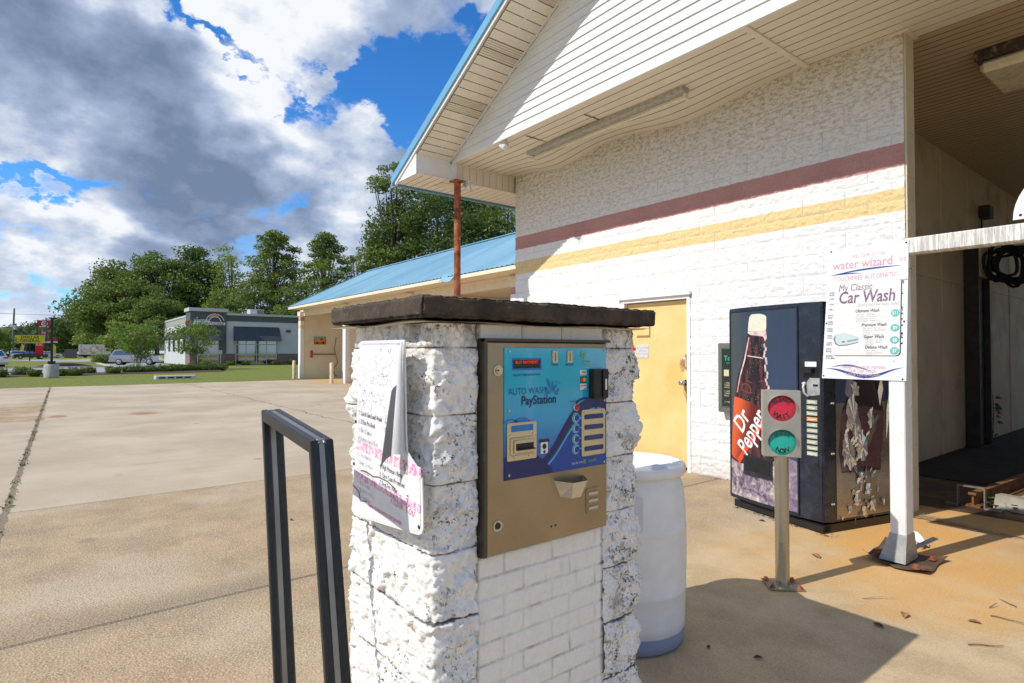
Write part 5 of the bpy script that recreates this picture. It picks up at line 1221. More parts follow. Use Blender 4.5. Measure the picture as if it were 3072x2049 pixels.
mat('label_print', m_label)
flat('cap_print', (.68, .66, .52), .35, var=.1, dirt=(.62, .40, .36), dscale=20, damt=.5); flat('foam_print', (.62, .48, .44), .4, var=.3, vs=20)
def m_ice(t, o, g):
    n = t.noise(o, 7, 7, .75, 1.6); v = t.xyz(t.voro(o, 16, out='Color'))[0]
    c = t.n('ShaderNodeValToRGB', {0: t.m('ADD', t.m('MULTIPLY', n, 1.0), t.m('MULTIPLY', v, .12))}); r = c.color_ramp
    r.elements[0].position = .40; r.elements[0].color = (.03, .02, .03, 1); r.elements[1].position = .72; r.elements[1].color = (.62, .58, .50, 1)
    e = r.elements.new(.52); e.color = (.20, .15, .22, 1); e = r.elements.new(.6); e.color = (.34, .28, .30, 1)
    x, y, z = t.xyz(o); cc = t.mix(t.mr(x, .6, .85, 0, .6), c.outputs[0], (.17, .13, .22))
    return {'Base Color': cc, 'Roughness': .3}
mat('ice_print', m_ice)
vdense([(.112, .118), (.845, .118), (.845, .53), (.72, .56), (.62, .50), (.50, .55), (.38, .44), (.24, .42), (.17, .52), (.112, .47)], .0036, 'ice_print', 'ice_picture')
vdense([(.112, .44), (.13, .70), (.150, .93), (.160, 1.01), (.185, 1.13), (.238, 1.27), (.300, 1.42), (.338, 1.56), (.355, 1.62), (.55, 1.62), (.532, 1.45), (.538, 1.30), (.552, 1.20), (.58, 1.06), (.63, .92), (.66, .70), (.66, .50), (.48, .48), (.34, .42), (.20, .42)], .0042, 'bottle_print', 'bottle_picture')
bl_ = vdense([(.116, .47), (.13, .70), (.150, .93), (.163, 1.02), (.30, 1.0), (.46, .955), (.60, .86), (.63, .70), (.46, .66), (.30, .52), (.20, .43)], .0048, 'label_print', 'label_picture')
vdense([(.372, 1.745), (.40, 1.765), (.50, 1.765), (.565, 1.745), (.565, 1.64), (.55, 1.60), (.352, 1.61), (.36, 1.68)], .0050, 'cap_print', 'cap_picture')
vdense([(.345, 1.62), (.56, 1.625), (.57, 1.55), (.55, 1.52), (.535, 1.56), (.50, 1.585), (.42, 1.575), (.36, 1.585)], .0053, 'foam_print', 'foam_picture')
for k in range(16):
    z_ = 1.50-.030*k; x_ = .532+.012*math.sin(k*1.7)+.003*k*.8; vdense([(x_, z_), (x_+.018, z_+.005), (x_+.022, z_-.026), (x_+.004, z_-.032)], .0050, 'foam_print', 'foam_drip')
vdense([(.345, 1.392), (.530, 1.372), (.530, 1.380), (.345, 1.400)], .0052, 'cap_print', 'neck_line')
for pts in ([(.36, 1.56), (.30, 1.36), (.235, 1.20), (.20, 1.06), (.212, 1.06), (.25, 1.20), (.318, 1.36), (.372, 1.56)],): vdense(pts, .0052, 'foam_print', 'glass_highlight')
def vtext(body, size, u, v, material, d, **k):
    m = MB(); text_mb(m, body, vf(d), size, u, v, **k); return m.build('lettering', material, vp)
vdense([(.205, .448), (.232, .408), (.62, .92), (.60, .965)], .0054, 'ink_red_bright' if 'ink_red_bright' in MATS else gloss('ink_red_bright', (.80, .07, .03)) and 'ink_red_bright', 'red_slash')
vtext('Dr', .235, .262, .805, 'ink_white', .0060, rot=rad(58), bold=.03, sx=.72, shear=.10)
vtext('Pepper', .235, .385, .715, 'ink_white', .0060, rot=rad(58), bold=.03, sx=.66, shear=.10)
gloss('emboss', (.16, .05, .055))
vtext('Dr', .19, .345, 1.13, 'emboss', .0056, rot=rad(75), sx=.7, bold=-.01)
# delivery slot
m = MB(); m.prism([(.30, .335), (.62, .335), (.62, .505), (.30, .505)], vf(0), .004, .020); sl_ = m.build('delivery_frame', 'vend_blue', door_v)
m = MB(); m.prism([(.322, .372), (.60, .372), (.60, .488), (.322, .488)], vf(0), .018, .0212); m.build('delivery_opening', 'dark_gap', sl_)
# control column
m = MB(); m.prism([(XC+.012, .10), (XR-.006, .10), (XR-.006, 1.80), (XC+.012, 1.80)], vf(0), .0, .006); cc_ = m.build('control_column', 'vend_blue', VM)
m = MB(); m.prism([(.915, 1.225), (1.02, 1.225), (1.02, 1.330), (.915, 1.330)], vf(0), .006, .010); br_v = m.build('bill_slot', 'black_plastic', cc_)
m = MB(); m.prism([(.905, 1.262), (.998, 1.262), (.998, 1.300), (.905, 1.300)], vf(0), .010, .055); m.build('bill_mouth', 'black_plastic', br_v)
m = MB(); m.prism([(.922, 1.312), (1.012, 1.312), (1.012, 1.352), (.922, 1.352)], vf(0), .010, .012); m.build('bill_label', 'ink_white', br_v)
flat('scratched_plate', (.50, .51, .50), .35, .6, var=.2, vs=12, dirt=(.08, .07, .06), dscale=20, damt=.8)
m = MB(); m.prism([(.945, 1.075), (1.035, 1.090), (1.035, 1.222), (.960, 1.222), (.93, 1.18), (.935, 1.12)], vf(0), .006, .012); cp = m.build('coin_plate', 'scratched_plate', cc_)
m = MB(); m.prism([(.985, 1.155), (1.022, 1.155), (1.022, 1.172), (.985, 1.172)], vf(0), .012, .0135); m.build('coin_window', 'black_plastic', cp)
m = MB(); m.tube([(.925, bow(.925)-.02, 1.185), (.93, bow(.93)-.045, 1.150), (.935, bow(.93)-.04, 1.10), (.96, bow(.96)-.03, 1.075)], .010, 8); m.build('bent_metal', 'scratched_plate', cp)
m = MB(); m.lathe([(.012, 0), (.012, .02), (0, .022)], n=14, M=Matrix.Translation((.925, bow(.925)-.02, 1.175)) @ Matrix.Rotation(rad(90), 4, 'X')); m.build('coin_return', 'cap_print', cp)
flat('button_label', (.42, .46, .36), .3, var=.25, vs=30, dirt=(.15, .2, .2), dscale=40, damt=.6); flat('button_orange', (.78, .32, .09), .35, var=.2, vs=30)
for k in range(10):
    zc = 1.030-.0458*k
    m = MB(); m.prism([(.936, zc-.015), (1.016, zc-.015), (1.016, zc+.015), (.936, zc+.015)], vf(0), .006, .016)
    b_ = m.build('selection_button', 'button_orange' if k == 3 else 'button_label', cc_)
    m = MB(); m.prism([(.948, zc-.006), (1.004, zc-.006), (1.004, zc+.002), (.948, zc+.002)], vf(0), .0162, .017); m.build('price_strip', 'cap_print', b_)
m = MB(); m.prism([(.935, .50), (1.02, .50), (1.02, .60), (.935, .60)], vf(0), .006, .009); lp = m.build('lock_plate', 'vend_blue', cc_)
m = MB(); m.prism([(.985, .515), (1.012, .515), (1.012, .545), (.985, .545)], vf(0), .009, .0105); m.build('coin_return_opening', 'dark_gap', lp)
# right side: hinge strip with bolts, bare metal with torn picture
m = MB(); m.box(XR-.001, XR+.006, .0, .115, .09, 1.82); hs_ = m.build('hinge_strip', 'vend_blue', VM)
for z_ in (1.72, 1.42, 1.02, .62, .22):
    for y_ in (.085, .105): m = MB(); m.lathe([(.009, 0), (.007, .006), (0, .008)], n=10, M=Matrix.Translation((XR+.006, y_, z_)) @ Matrix.Rotation(rad(90), 4, 'Y')); m.build('bolt', 'tube_grey', hs_)
flat('bare_metal', (.36, .335, .30), .30, .85, var=.15, vs=3)
m = MB(); m.box(XR+.0005, XR+.0035, .14, .775, .095, 1.80); sp_ = m.build('side_panel', 'bare_metal', VM)
m = MB(); m.box(XR+.0035, XR+.0045, .142, .773, 1.02, 1.795); m.build('side_graphic', 'vend_panel', sp_)
def sv(d): return lambda u, v, w: Vector((XR+.0045+d+w, u, v))
def sdense(poly, d, material, name):
    m = MB(); m.add([sv(d)(a, b, 0) for a, b in poly], [tuple(range(len(poly)))]); return m.build(name, material, sp_)
gloss('side_dark', (.035, .022, .028), .12)
def m_maroon(t, o, g):
    v = t.mr(t.voro(o, 75), .20, .10); return {'Base Color': t.mix(t.m('MULTIPLY', v, .8), (.10, .045, .055), (.5, .4, .42)), 'Roughness': .15, 'Coat Weight': .5}
mat('side_label', m_maroon)
sdense([(.20, .46), (.165, .64), (.19, .80), (.21, .96), (.27, 1.07), (.32, 1.25), (.35, 1.5), (.37, 1.70), (.55, 1.70), (.58, 1.5), (.61, 1.25), (.67, 1.05), (.71, .92), (.705, .78), (.67, .60), (.665, .45)], .0004, 'side_dark', 'bottle_side_picture')
sdense([(.20, .47), (.17, .64), (.19, .80), (.212, .96), (.30, .99), (.50, .985), (.705, .93), (.705, .78), (.67, .60), (.665, .46), (.45, .50)], .0008, 'side_label', 'label_side_picture')
sdense([(.24, 1.10), (.26, 1.20), (.34, 1.22), (.36, 1.02), (.30, 1.04)], .001, 'ice_print', 'ice_side_picture')
# torn strips of film: many small bent shards of shiny backing
rg = random.Random(17); sh = []
flat('torn_film', (.74, .75, .77), .22, .75, var=.15, vs=30); flat('torn_blue', (.42, .52, .58), .2, .6, var=.2)
def shard(cy, cz, L, W, ang, lift, material):
    d = Vector((0, math.cos(ang), math.sin(ang))); q = Vector((0, -d.z, d.y)); p = Vector((XR+.0065, cy, cz)); m = MB()
    k = rg.uniform(-.4, .4)
    m.add([p, p+d*L*.5+q*W*(.6+k)+Vector((lift*.3, 0, 0)), p+d*L+q*W*k+Vector((lift, 0, 0)), p+d*L*.55-q*W*.6+Vector((lift*.7, 0, 0))], [(0, 1, 2), (0, 2, 3)])
    return m.build('torn_strip', material, sp_)
def patch(pts, material='torn_film', d=.0016, bend=.0):
    m = MB(); out_ = []; n = len(pts)
    for i in range(n):
        (a, b), (c, e) = pts[i], pts[(i+1) % n]
        for k in range(4): u = k/4; out_.append((a+(c-a)*u+(rg.uniform(-.012, .012) if k else 0), b+(e-b)*u+(rg.uniform(-.014, .014) if k else 0)))
    cx = sum(p[0] for p in out_)/len(out_); cz = sum(p[1] for p in out_)/len(out_)
    vs = [sv(d+rg.uniform(0, bend))(a, b, 0) for a, b in out_]+[sv(d+bend*.8)(cx, cz, 0)]; N_ = len(out_)
    m.add(vs, [(k, (k+1) % N_, N_) for k in range(N_)]); return m.build('torn_strip', material, sp_)
patch([(.27, 1.04), (.34, 1.10), (.38, .98), (.44, .70), (.40, .62), (.33, .76), (.25, .84)], bend=.010)
patch([(.20, .70), (.25, .78), (.33, .66), (.36, .52), (.30, .47), (.21, .55)], bend=.012)
patch([(.36, .74), (.43, .80), (.50, .66), (.47, .54), (.38, .56)], bend=.014)
patch([(.50, .92), (.56, .98), (.58, .86), (.53, .80)], bend=.010); patch([(.44, .62), (.52, .66), (.66, .90), (.63, .92), (.50, .72), (.42, .66)], 'bare_metal', bend=.003)
patch([(.30, 1.17), (.38, 1.19), (.40, 1.08), (.33, 1.06)], bend=.010)
for k in range(26): shard(rg.uniform(.22, .50), rg.uniform(.50, .80), rg.uniform(.05, .13), rg.uniform(.010, .03), rg.uniform(1.0, 2.3) if rg.random() < .5 else rg.uniform(-2.1, -1.0), rg.uniform(.006, .03), 'torn_film')
for k in range(40):
    cz = .07+.38*rg.random(); w = .07+.22*(1-(cz-.07)/.38); shard(.47+rg.uniform(-w, w), cz, rg.uniform(.03, .08), rg.uniform(.010, .024), rg.uniform(.6, 2.6) if rg.random() < .6 else rg.uniform(-2.4, -.8), rg.uniform(.006, .022), 'torn_film' if rg.random() < .6 else 'torn_blue')
for a in ((.40, .40), (.50, .30), (.36, .22), (.55, .16), (.44, .12)): patch([(a[0]-.03, a[1]-.03), (a[0]+.03, a[1]-.04), (a[0]+.035, a[1]+.05), (a[0]-.02, a[1]+.06)], bend=.014)
shard(.66, .98, .26, .03, 1.75, .05, 'torn_film'); shard(.735, .70, .5, .03, 1.55, .035, 'torn_film')
# ================================================================ menu cabinet on the wall behind the machine
f = thing('menu_cabinet', 'dark green lettered instruction cabinet on the wall, half hidden by the vending machine', 'wall cabinet', (-3.50, 5.93, .765))
m = MB(); m.bbox(-.20, .22, -.10, .02, 0, .765, .012); cab = m.build('case', flat('cabinet_grey', (.22, .20, .17), .4, .5, var=.08), f)
m = MB(); m.box(-.155, .175, -.102, -.1005, .055, .71); gl = m.build('screen', gloss('screen_dark', (.022, .028, .030), .15), f)
fn_ = lambda u, v, w: Vector((u, -.1030-w, v))
gloss('neon_green', (.02, .50, .20)); gloss('pale_yellow', (.65, .60, .35))
m = MB(); ring(0, 0, 1, 1, fn_, MB())
for a in ([(-.15, .062), (-.147, .062), (-.147, .703), (-.15, .703)], [(-.15, .062), (.17, .062), (.17, .065), (-.15, .065)], [(-.15, .700), (.17, .700), (.17, .703), (-.15, .703)]): m.add([fn_(*p, 0) for p in a], [(0, 1, 2, 3)])
m.build('green_line', 'neon_green', gl)
m = MB(); text_mb(m, 'Token', fn_, .075, -.12, .595, align='LEFT', bold=.02); text_mb(m, 'CHANGER', fn_, .025, -.09, .545, align='LEFT'); m.build('lettering', 'neon_green', gl)
m = MB(); m.add([fn_(*p, 0) for p in [(-.12, .40), (-.06, .40), (-.06, .47), (-.12, .47)]], [(0, 1, 2, 3)]); text_mb(m, '1. PRESS|TOKEN|AMOUNT'.replace('|', '\n'), fn_, .024, -.115, .30, align='LEFT'); text_mb(m, '2. INSERT|CARD OR|BILLS'.replace('|', '\n'), fn_, .024, -.115, .21, align='LEFT'); text_mb(m, '3. TAKE', fn_, .024, -.115, .115, align='LEFT'); m.build('lettering', 'pale_yellow', gl)
# small notice and sticker on the door
f = thing('door_notice', 'small weathered white notice with rounded corners on the yellow door', 'notice', (-4.89, 5.998, 1.44))
m = MB(); m.prism([(a-4.89+4.89-.0, b) for a, b in rrect(-.10, .10, -.085, .085, .018)], lambda u, v, d: (u, -d, v), 0, .003); m.build('plate', flat('notice_grey', (.60, .60, .58), .5, var=.15, vs=30), f)
m = MB()
for k, s_ in enumerate(('EQUIPMENT ROOM', 'AUTHORIZED', 'PERSONNEL ONLY')): text_mb(m, s_, lambda u, v, w: Vector((u, -.0036, v)), .022, 0, .04-.038*k, bold=.02)
m.build('lettering', 'faint_grey', f)
f = thing('door_sticker', 'tiny round red sticker on the yellow door', 'sticker', (-5.03, 5.998, 1.47))
m = MB(); m.prism(ell(0, 0, .03, .022, 20), lambda u, v, d: (u, -d, v), 0, .002); m.build('sticker', 'ink_red', f)
# ================================================================ small litter on the apron
flat('dry_leaf', (.30, .16, .06), .8, var=.35); flat('dark_leaf', (.06, .045, .03), .85, var=.3); flat('twig', (.22, .15, .09), .85, var=.3); flat('straw', (.50, .40, .24), .85, var=.3)
rg = random.Random(5)
def leaf(x, y, L, a, material, label, curlk=.3):
    m = MB(); M = Matrix.Rotation(a, 4, 'Z')
    pr = [(0, 0), (.25, .20), (.55, .26), (.85, .14), (1.05, 0), (.85, -.15), (.55, -.24), (.25, -.18)]
    vs = [M @ Vector((u*L, v*L, .004+abs(v)*L*curlk+.10*L*math.sin(u*3))) for u, v in pr] + [M @ Vector((.5*L, 0, .004))]
    m.add(vs, [(i, (i+1) % 8, 8) for i in range(8)]); return tag(m.build('fallen_leaf', material, None, loc=(x, y, .001)), label, 'leaf')
leaf(-1.87, 4.18, .09, 2.6, 'dry_leaf', 'curled tan leaf on the concrete between signal pole and post')
leaf(-1.20, 3.68, .08, 5.0, 'dry_leaf', 'narrow brown leaf on the sunlit concrete right of the shadow tip')
leaf(-.96, 3.83, .06, .3, 'dry_leaf', 'orange brown leaf lying on the right part of the apron')
leaf(-1.20, 3.39, .06, 2.9, 'dark_leaf', 'dark shrivelled leaf inside the pillar shadow near its tip')
leaf(-1.46, 2.58, .045, 1.0, 'dark_leaf', 'small black leaf in the middle of the pillar shadow')
leaf(-1.64, 2.49, .035, 2.0, 'dark_leaf', 'tiny curled leaf in the pillar shadow beside the barrel')
leaf(-2.61, 4.71, .05, .5, 'dark_leaf', 'small dark leaf on the concrete left of the signal pole')
leaf(-2.9, 1.9, .06, .9, 'dry_leaf', 'small rust coloured leaf on the ground left of the pillar'); leaf(-2.35, .62, .05, 2.4, 'dark_leaf', 'tiny dark leaf on the ground left of the sign frame')
leaf(-3.05, -.05, .06, 1.2, 'dark_leaf', 'dark crumpled leaf at the lower left of the lot'); leaf(-5.1, 1.6, .05, .2, 'dark_leaf', 'dark speck of a leaf on the brown slab')
def twig(x, y, L, a, material, label):
    m = MB(); p = [Vector((0, 0, .006))]
    for k in range(6): p.append(p[-1]+Vector((math.cos(a+rg.gauss(0, .12))*L/6, math.sin(a+rg.gauss(0, .12))*L/6, rg.uniform(-.001, .004))))
    m.tube(p, [.0035, .003, .003, .0028, .0025, .002, .0015], 5); return tag(m.build('twig', material, None, loc=(x, y, 0)), label, 'twig')
twig(-1.42, 3.70, .20, .9, 'straw', 'pale thin stalk lying just beyond the pillar shadow'); twig(-.88, 3.52, .16, .7, 'twig', 'thin brown twig with pale tip near the lower right corner')
twig(-.90, 4.0, .16, .0, 'twig', 'longest dark twig at the right edge of the apron'); twig(-.84, 4.25, .10, 2.6, 'twig', 'short dark twig at the right edge of the apron'); twig(-.93, 4.12, .07, 1.2, 'twig', 'tiny twig stub at the right edge of the apron')
s_ = MB()
for k in range(330):
    t_ = rg.random(); x = -1.86+.66*t_+rg.gauss(0, .02); y = 5.93-.09*t_+rg.gauss(0, .035); a = rg.gauss(.3, 1.0); L = .03+.08*rg.random(); h = .035*math.exp(-((t_-.45)/.2)**2)*rg.random()
    p = Vector((x, y, .004+h)); d = Vector((math.cos(a), math.sin(a), rg.uniform(-.1, .5)*.5))*L; q = Vector((-d.y, d.x, 0)).normalized()*.0022
    s_.add([p-q, p+q, p+d+q*.4, p+d-q*.4], [(0, 1, 2, 3)])
setting(s_.build('straw_litter', 'straw'), 'stuff')
s_ = MB()
for k in range(330):
    t_ = rg.random(); 
    if t_ < .5: x = -3.0+1.0*(t_*2)+rg.gauss(0, .03); y = 5.0-.24*(t_*2)+abs(rg.gauss(0, .05))-.06
    else: x = -7.3+5.2*(t_*2-1); y = 5.90+rg.gauss(0, .018)
    a = rg.random()*6.3; L = .005+.014*rg.random(); p = Vector((x, y, .004)); d = Vector((math.cos(a), math.sin(a), .3))*L; q = Vector((-d.y, d.x, 0))*.4
    s_.add([p-q, p+q, p+d+q*.6, p+d-q*.6], [(0, 1, 2, 3)])
setting(s_.build('leaf_litter', 'dark_leaf'), 'stuff')
# ================================================================ self-service wash bays behind the main building
Z0 = Vector((-20, 10.5, 0))
Wb = thing('wash_bay_building', 'long cream wash bay row with light blue ribbed metal roof behind the pillar', 'building', Z0)
mat('pilaster_brick', m_split)
def m_blueroof(t, o, g):
    n = t.noise(t.scale(o, (1, .25, .25)), .9, 5, .6)
    return {'Base Color': t.mix(t.mr(n, .3, .7), (.19, .38, .50), (.28, .48, .60)), 'Roughness': .38, 'Specular IOR Level': .5}
mat('roof_blue', m_blueroof)
flat('cream_wall', (.80, .70, .54), .65, var=.05, vs=.8, dirt=(.5, .37, .22), dscale=.7, damt=.3)
flat('cream_trim', (.80, .69, .52), .6, var=.05)
EY, EZ, RY, RZ_ = 9.70, 3.79, 14.2, 6.06
m = PB(); x = -31.45; pitch = .23
vs = []; fs = []
prof = []
while x < -8.0: prof += [(x, 0), (x+.020, .022), (x+.050, .022), (x+.070, 0)]; x += pitch
for side in (0, 1):
    ya, za, yb, zb = (EY, EZ, RY, RZ_) if side == 0 else (2*RY-EY, EZ, RY, RZ_)
    vs = [(px_, ya, za+h) for px_, h in prof]+[(px_, yb, zb+h) for px_, h in prof]; n = len(prof)
    m.add(vs, [(i, i+1, n+i+1, n+i) for i in range(n-1)])
rf = m.build('roof', 'roof_blue', Wb, off=Z0)
m = PB(); m.box(-31.45, -8, RY-.12, RY+.12, RZ_+.005, RZ_+.035); m.build('ridge_cap', 'roof_blue', rf, off=Z0)
m = PB(); m.add([(-31.47, EY-.02, EZ-.03), (-31.47, RY, RZ_-.03), (-31.47, RY, RZ_+.05), (-31.47, EY-.02, EZ+.04), (-31.35, EY-.02, EZ+.04), (-31.35, RY, RZ_+.05)], [(0, 1, 2, 3), (3, 2, 5, 4)]); m.build('rake_edge', 'roof_blue', rf, off=Z0)
m = PB(); m.grid(6, 5, lambda u, v: (-16.05+.75*u+.1*math.sin(v*6), EY-.10+.28*v, EZ-.16+.27*v**.6+.03*math.sin(u*6))); m.build('bent_sheet', 'roof_blue', rf, off=Z0)
m = PB(); m.box(-31.4, -8, EY+.02, 18.6, 3.68, 3.72); m.box(-31.4, -8, EY+.01, EY+.04, 3.66, 3.77)
m.build('eave_soffit', 'cream_trim', Wb, off=Z0)
m = PB(); m.box(-31.9, -8, 10.56, 10.74, 3.36, 3.67); m.box(-31.9, -8, 10.50, 10.80, 3.58, 3.675); m.build('header_beam', 'cream_trim', Wb, off=Z0)
for xc in (-31.76, -25.62, -19.50, -13.15):
    m = PB(); m.box(xc-.16, xc+.16, 10.42, 10.62, 0, 3.36); pl = m.build('pilaster', 'pilaster_brick', Wb, off=Z0)
    m = PB(); m.box(xc-.22, xc+.24, 10.38, 10.86, 3.18+.18, 3.60); m.build('beam_seat', 'cream_trim', Wb, off=Z0)
    m = PB(); m.box(xc-.10, xc+.10, 10.62, 17.8, 0, 3.67); w2 = m.build('partition_wall', 'cream_wall', Wb, off=Z0)
    m = PB()
    for y in (12.0, 13.2, 14.4, 15.6): m.box(xc+.10, xc+.104, y-.012, y+.012, 0, 3.66)
    m.box(xc+.10, xc+.1035, 10.65, 17.8, 2.38, 2.405); m.build('panel_joint', 'cream_trim', w2, off=Z0)
m = PB(); m.add([(-31.9, 10.6, 3.67), (-31.9, 17.8, 3.67), (-31.9, 14.2, 5.6)], [(0, 1, 2)]); m.box(-31.9, -31.6, 17.75, 17.8, 0, 3.6); m.build('gable_wall', 'cream_wall', Wb, off=Z0)
for i, (x, y, h, lab) in enumerate(((-31.66, 10.12, .98, 'rust streaked white bollard at the corner of the lawn and the wash bays'), (-25.88, 9.95, .95, 'rust streaked white bollard nearest the stone pillar, left of its edge'))):
    f = thing('bollard', lab, 'bollard', (x, y, 0), group='bollards before the wash bays')
    m = MB(); m.lathe([(.085, 0), (.085, h-.02), (.07, h), (0, h)], n=20); m.build('tube', flat('bollard_paint', (.70, .58, .42), .7, var=.2, vs=3, dirt=(.38, .16, .06), dscale=4, damt=.8) if i == 0 else 'bollard_paint', f)
f = thing('wall_poster', 'small poster of an orange car on the cream bay wall', 'poster', (-31.64, 11.5, 2.06))
m = MB(); m.box(0, .02, -.33, .33, -.21, .21); pb_ = m.build('panel', gloss('poster_brown', (.30, .16, .08)), f)
pfn = lambda u, v, w: Vector((.022+w, u, v))
for nm, pts, mt in (('poster_sky', [(-.32, .05), (.32, .05), (.32, .20), (-.32, .20)], 'board_teal'), ('poster_car', [(-.28, -.12), (-.30, -.02), (-.15, .04), (-.05, .13), (.15, .14), (.28, .03), (.28, -.10)], 'ink_orange'), ('poster_window', [(-.03, .05), (.02, .11), (.13, .11), (.16, .05)], 'ink_black')):
    m = MB(); m.add([pfn(a, b, .002*(1+('car' in nm)+2*('window' in nm))) for a, b in pts], [tuple(range(len(pts)))]); m.build(nm, mt, pb_)
m = MB()
for yy in (-.17, .17): m.add([pfn(yy+a, -.12+b, .006) for a, b in ell(0, 0, .055, .055, 14)], [tuple(range(14))])
m.build('poster_wheels', 'ink_black', pb_)
f = thing('hose_valve', 'red valve handle with brown pipe on the cream bay wall', 'valve', (-31.60, 11.02, 1.34))
m = MB(); m.lathe([(.05, 0), (.06, .02), (.05, .05), (0, .05)], n=16, M=Matrix.Rotation(rad(90), 4, 'Y')); m.bbox(.0, .07, -.06, .06, -.22, .18, .02); m.build('handle', flat('valve_red', (.55, .05, .03), .4), f)
m = MB(); m.tube([(.03, .05, -.03), (.03, 1.33, -.03)], .03, 8); m.build('pipe', flat('pipe_brown', (.30, .16, .10), .6), f)
m = MB(); m.tube([(.05, 1.36, .9), (.05, 1.25, .2), (.05, 1.35, -.1), (.05, 1.45, -.5), (.05, 1.2, -.9), (.05, 1.3, -1.2), (.06, 1.42, -1.25)], .022, 8); m.build('hose', 'pipe_brown', f)
# ================================================================ clinic across the lawn
Y0 = Vector((-69, 11.3, 0))
Cl = thing('clinic_building', 'white and dark grey urgent care clinic with corner tower and grey awnings', 'building', Y0)
flat('clinic_white', (.54, .56, .58), .7, var=.05, vs=.5); flat('clinic_dark', (.085, .095, .095), .7, var=.08, vs=.5); flat('clinic_olive', (.33, .34, .27), .7, var=.06); flat('clinic_coping', (.50, .52, .52), .5); flat('awning_grey', (.045, .055, .07), .7, var=.1, vs=1)
def m_smallbrick(t, o, g):
    b = t.n('ShaderNodeTexBrick', {'Vector': t.comb(t.m('ADD', t.xyz(o)[1], t.xyz(o)[0]), t.xyz(o)[2], 0.0), 'Color1': (.17, .10, .085, 1), 'Color2': (.23, .14, .12, 1), 'Mortar': (.28, .25, .23, 1), 'Scale': 4.0})
    return {'Base Color': b.outputs['Color'], 'Roughness': .85}
mat('brick_red', m_smallbrick)
def m_glass(t, o, g): return {'Base Color': (.03, .035, .03, 1), 'Roughness': .04, 'Metallic': .0, 'Specular IOR Level': 1.0, 'Coat Weight': 1.0, 'Coat Roughness': .02, 'IOR': 2.2}
mat('dark_glass', m_glass)
m = PB(); m.box(-88, -69.2, 14.8, 30, 1.25, 4.80); m.box(-88.4, -71.5, 11.5, 29, 0.0, 4.62); m.build('wall', 'clinic_white', Cl, off=Y0)
m = PB(); m.box(-72, -69.15, 14.8, 30, 0, 1.25); m.box(-71.6, -68.97, 11.27, 11.9, 0, 1.25); m.box(-69.3, -68.97, 14.1, 14.83, 0, 1.25); m.build('brick_base', 'brick_red', Cl, off=Y0)
m = PB(); m.box(-88, -69.17, 14.8, 30, 4.80, 5.45); m.build('upper_band', 'clinic_dark', Cl, off=Y0)
m = PB(); m.box(-88.45, -71.6, 11.45, 14.8, 4.62, 5.25); m.build('side_band', 'clinic_olive', Cl, off=Y0)
m = PB(); m.box(-88.1, -69.08, 14.79, 30, 5.45, 5.68); m.box(-88.5, -71.6, 11.38, 11.6, 5.25, 5.45); m.build('coping', 'clinic_coping', Cl, off=Y0)
m = PB(); m.box(-71.6, -69.0, 11.3, 14.8, 1.25, 5.75); tw = m.build('corner_tower', 'clinic_dark', Cl, off=Y0)
m = PB(); m.box(-71.75, -68.85, 11.15, 14.95, 5.75, 6.12); m.build('coping', 'clinic_coping', tw, off=Y0)
def window(y0, y1, z0, z1, cols, rows_, x=-69.12, nm='window'):
    m = PB(); m.box(x-.05, x+.02, y0, y1, z0, z1); w_ = m.build(nm, 'dark_glass', Cl, off=Y0)
    m = PB()
    for c in range(cols+1): yy = y0+(y1-y0)*c/cols; m.box(x+.02, x+.06, yy-.04, yy+.04, z0, z1)
    for z in rows_: m.box(x+.02, x+.055, y0, y1, z-.04, z+.04)
    m.build('window_frame', 'clinic_coping', w_, off=Y0)
window(15.77, 20.09, .05, 2.72, 4, (.07, 1.17, 2.27, 2.70)); window(12.0, 14.0, .12, 2.75, 2, (.14, 1.17, 2.27), x=-68.99)
def awning(y0, y1, z0, z1, d, x=-69.0):
    m = PB(); m.add([(x, y0, z1), (x, y1, z1), (x+d, y1+.05, z0), (x+d, y0-.0, z0), (x, y0, z0), (x, y1, z0)], [(0, 1, 2, 3), (0, 3, 4), (1, 5, 2)]); m.build('awning', 'awning_grey', Cl, off=Y0)
awning(15.55, 20.40, 2.66, 4.25, .95, -69.17); awning(11.9, 14.4, 2.66, 4.1, .75, -68.99)
for x0 in (-74.5, -78.0, -81.5, -85.0):
    m = PB(); m.add([(x0, 11.49, 4.0), (x0+1.6, 11.49, 4.0), (x0+1.6, 10.7, 2.9), (x0, 10.7, 2.9), (x0, 11.49, 2.9), (x0+1.6, 11.49, 2.9)], [(0, 1, 2, 3), (0, 3, 4), (1, 5, 2)]); m.build('awning', 'awning_grey', Cl, off=Y0)
    m = PB(); m.box(x0+.15, x0+1.45, 11.46, 11.52, 1.5, 2.85); m.build('window', 'dark_glass', Cl, off=Y0)
m = PB(); m.bbox(-69.2, -69.0, 21.2, 21.65, 3.70, 3.98, .02); m.build('wall_light', 'clinic_dark', Cl, off=Y0)
for y0, y1, z1 in ((18.1, 19.6, 6.45), (14.9, 15.9, 6.15)):
    m = PB(); m.box(-74, -72.5, y0, y1, 5.6, z1); u_ = m.build('roof_unit', 'clinic_coping', Cl, off=Y0)
    m = PB()
    for k in range(7): m.box(-72.5, -72.46, y0+(y1-y0)*.5, y1-.05, 5.7+.10*k, 5.75+.10*k)
    m.build('unit_grille', 'clinic_dark', u_, off=Y0)
cf = lambda d: (lambda u, v, w: Vector((-68.99+d+w, u, v))-Y0)
lg = MB(); lg.prism([(11.52, 4.32), (14.62, 4.32), (14.68, 4.62), (13.2, 4.66), (13.1, 4.90), (11.66, 4.86)], cf(0), .0, .08); lgo = lg.build('logo_sign', 'ink_white', Cl)
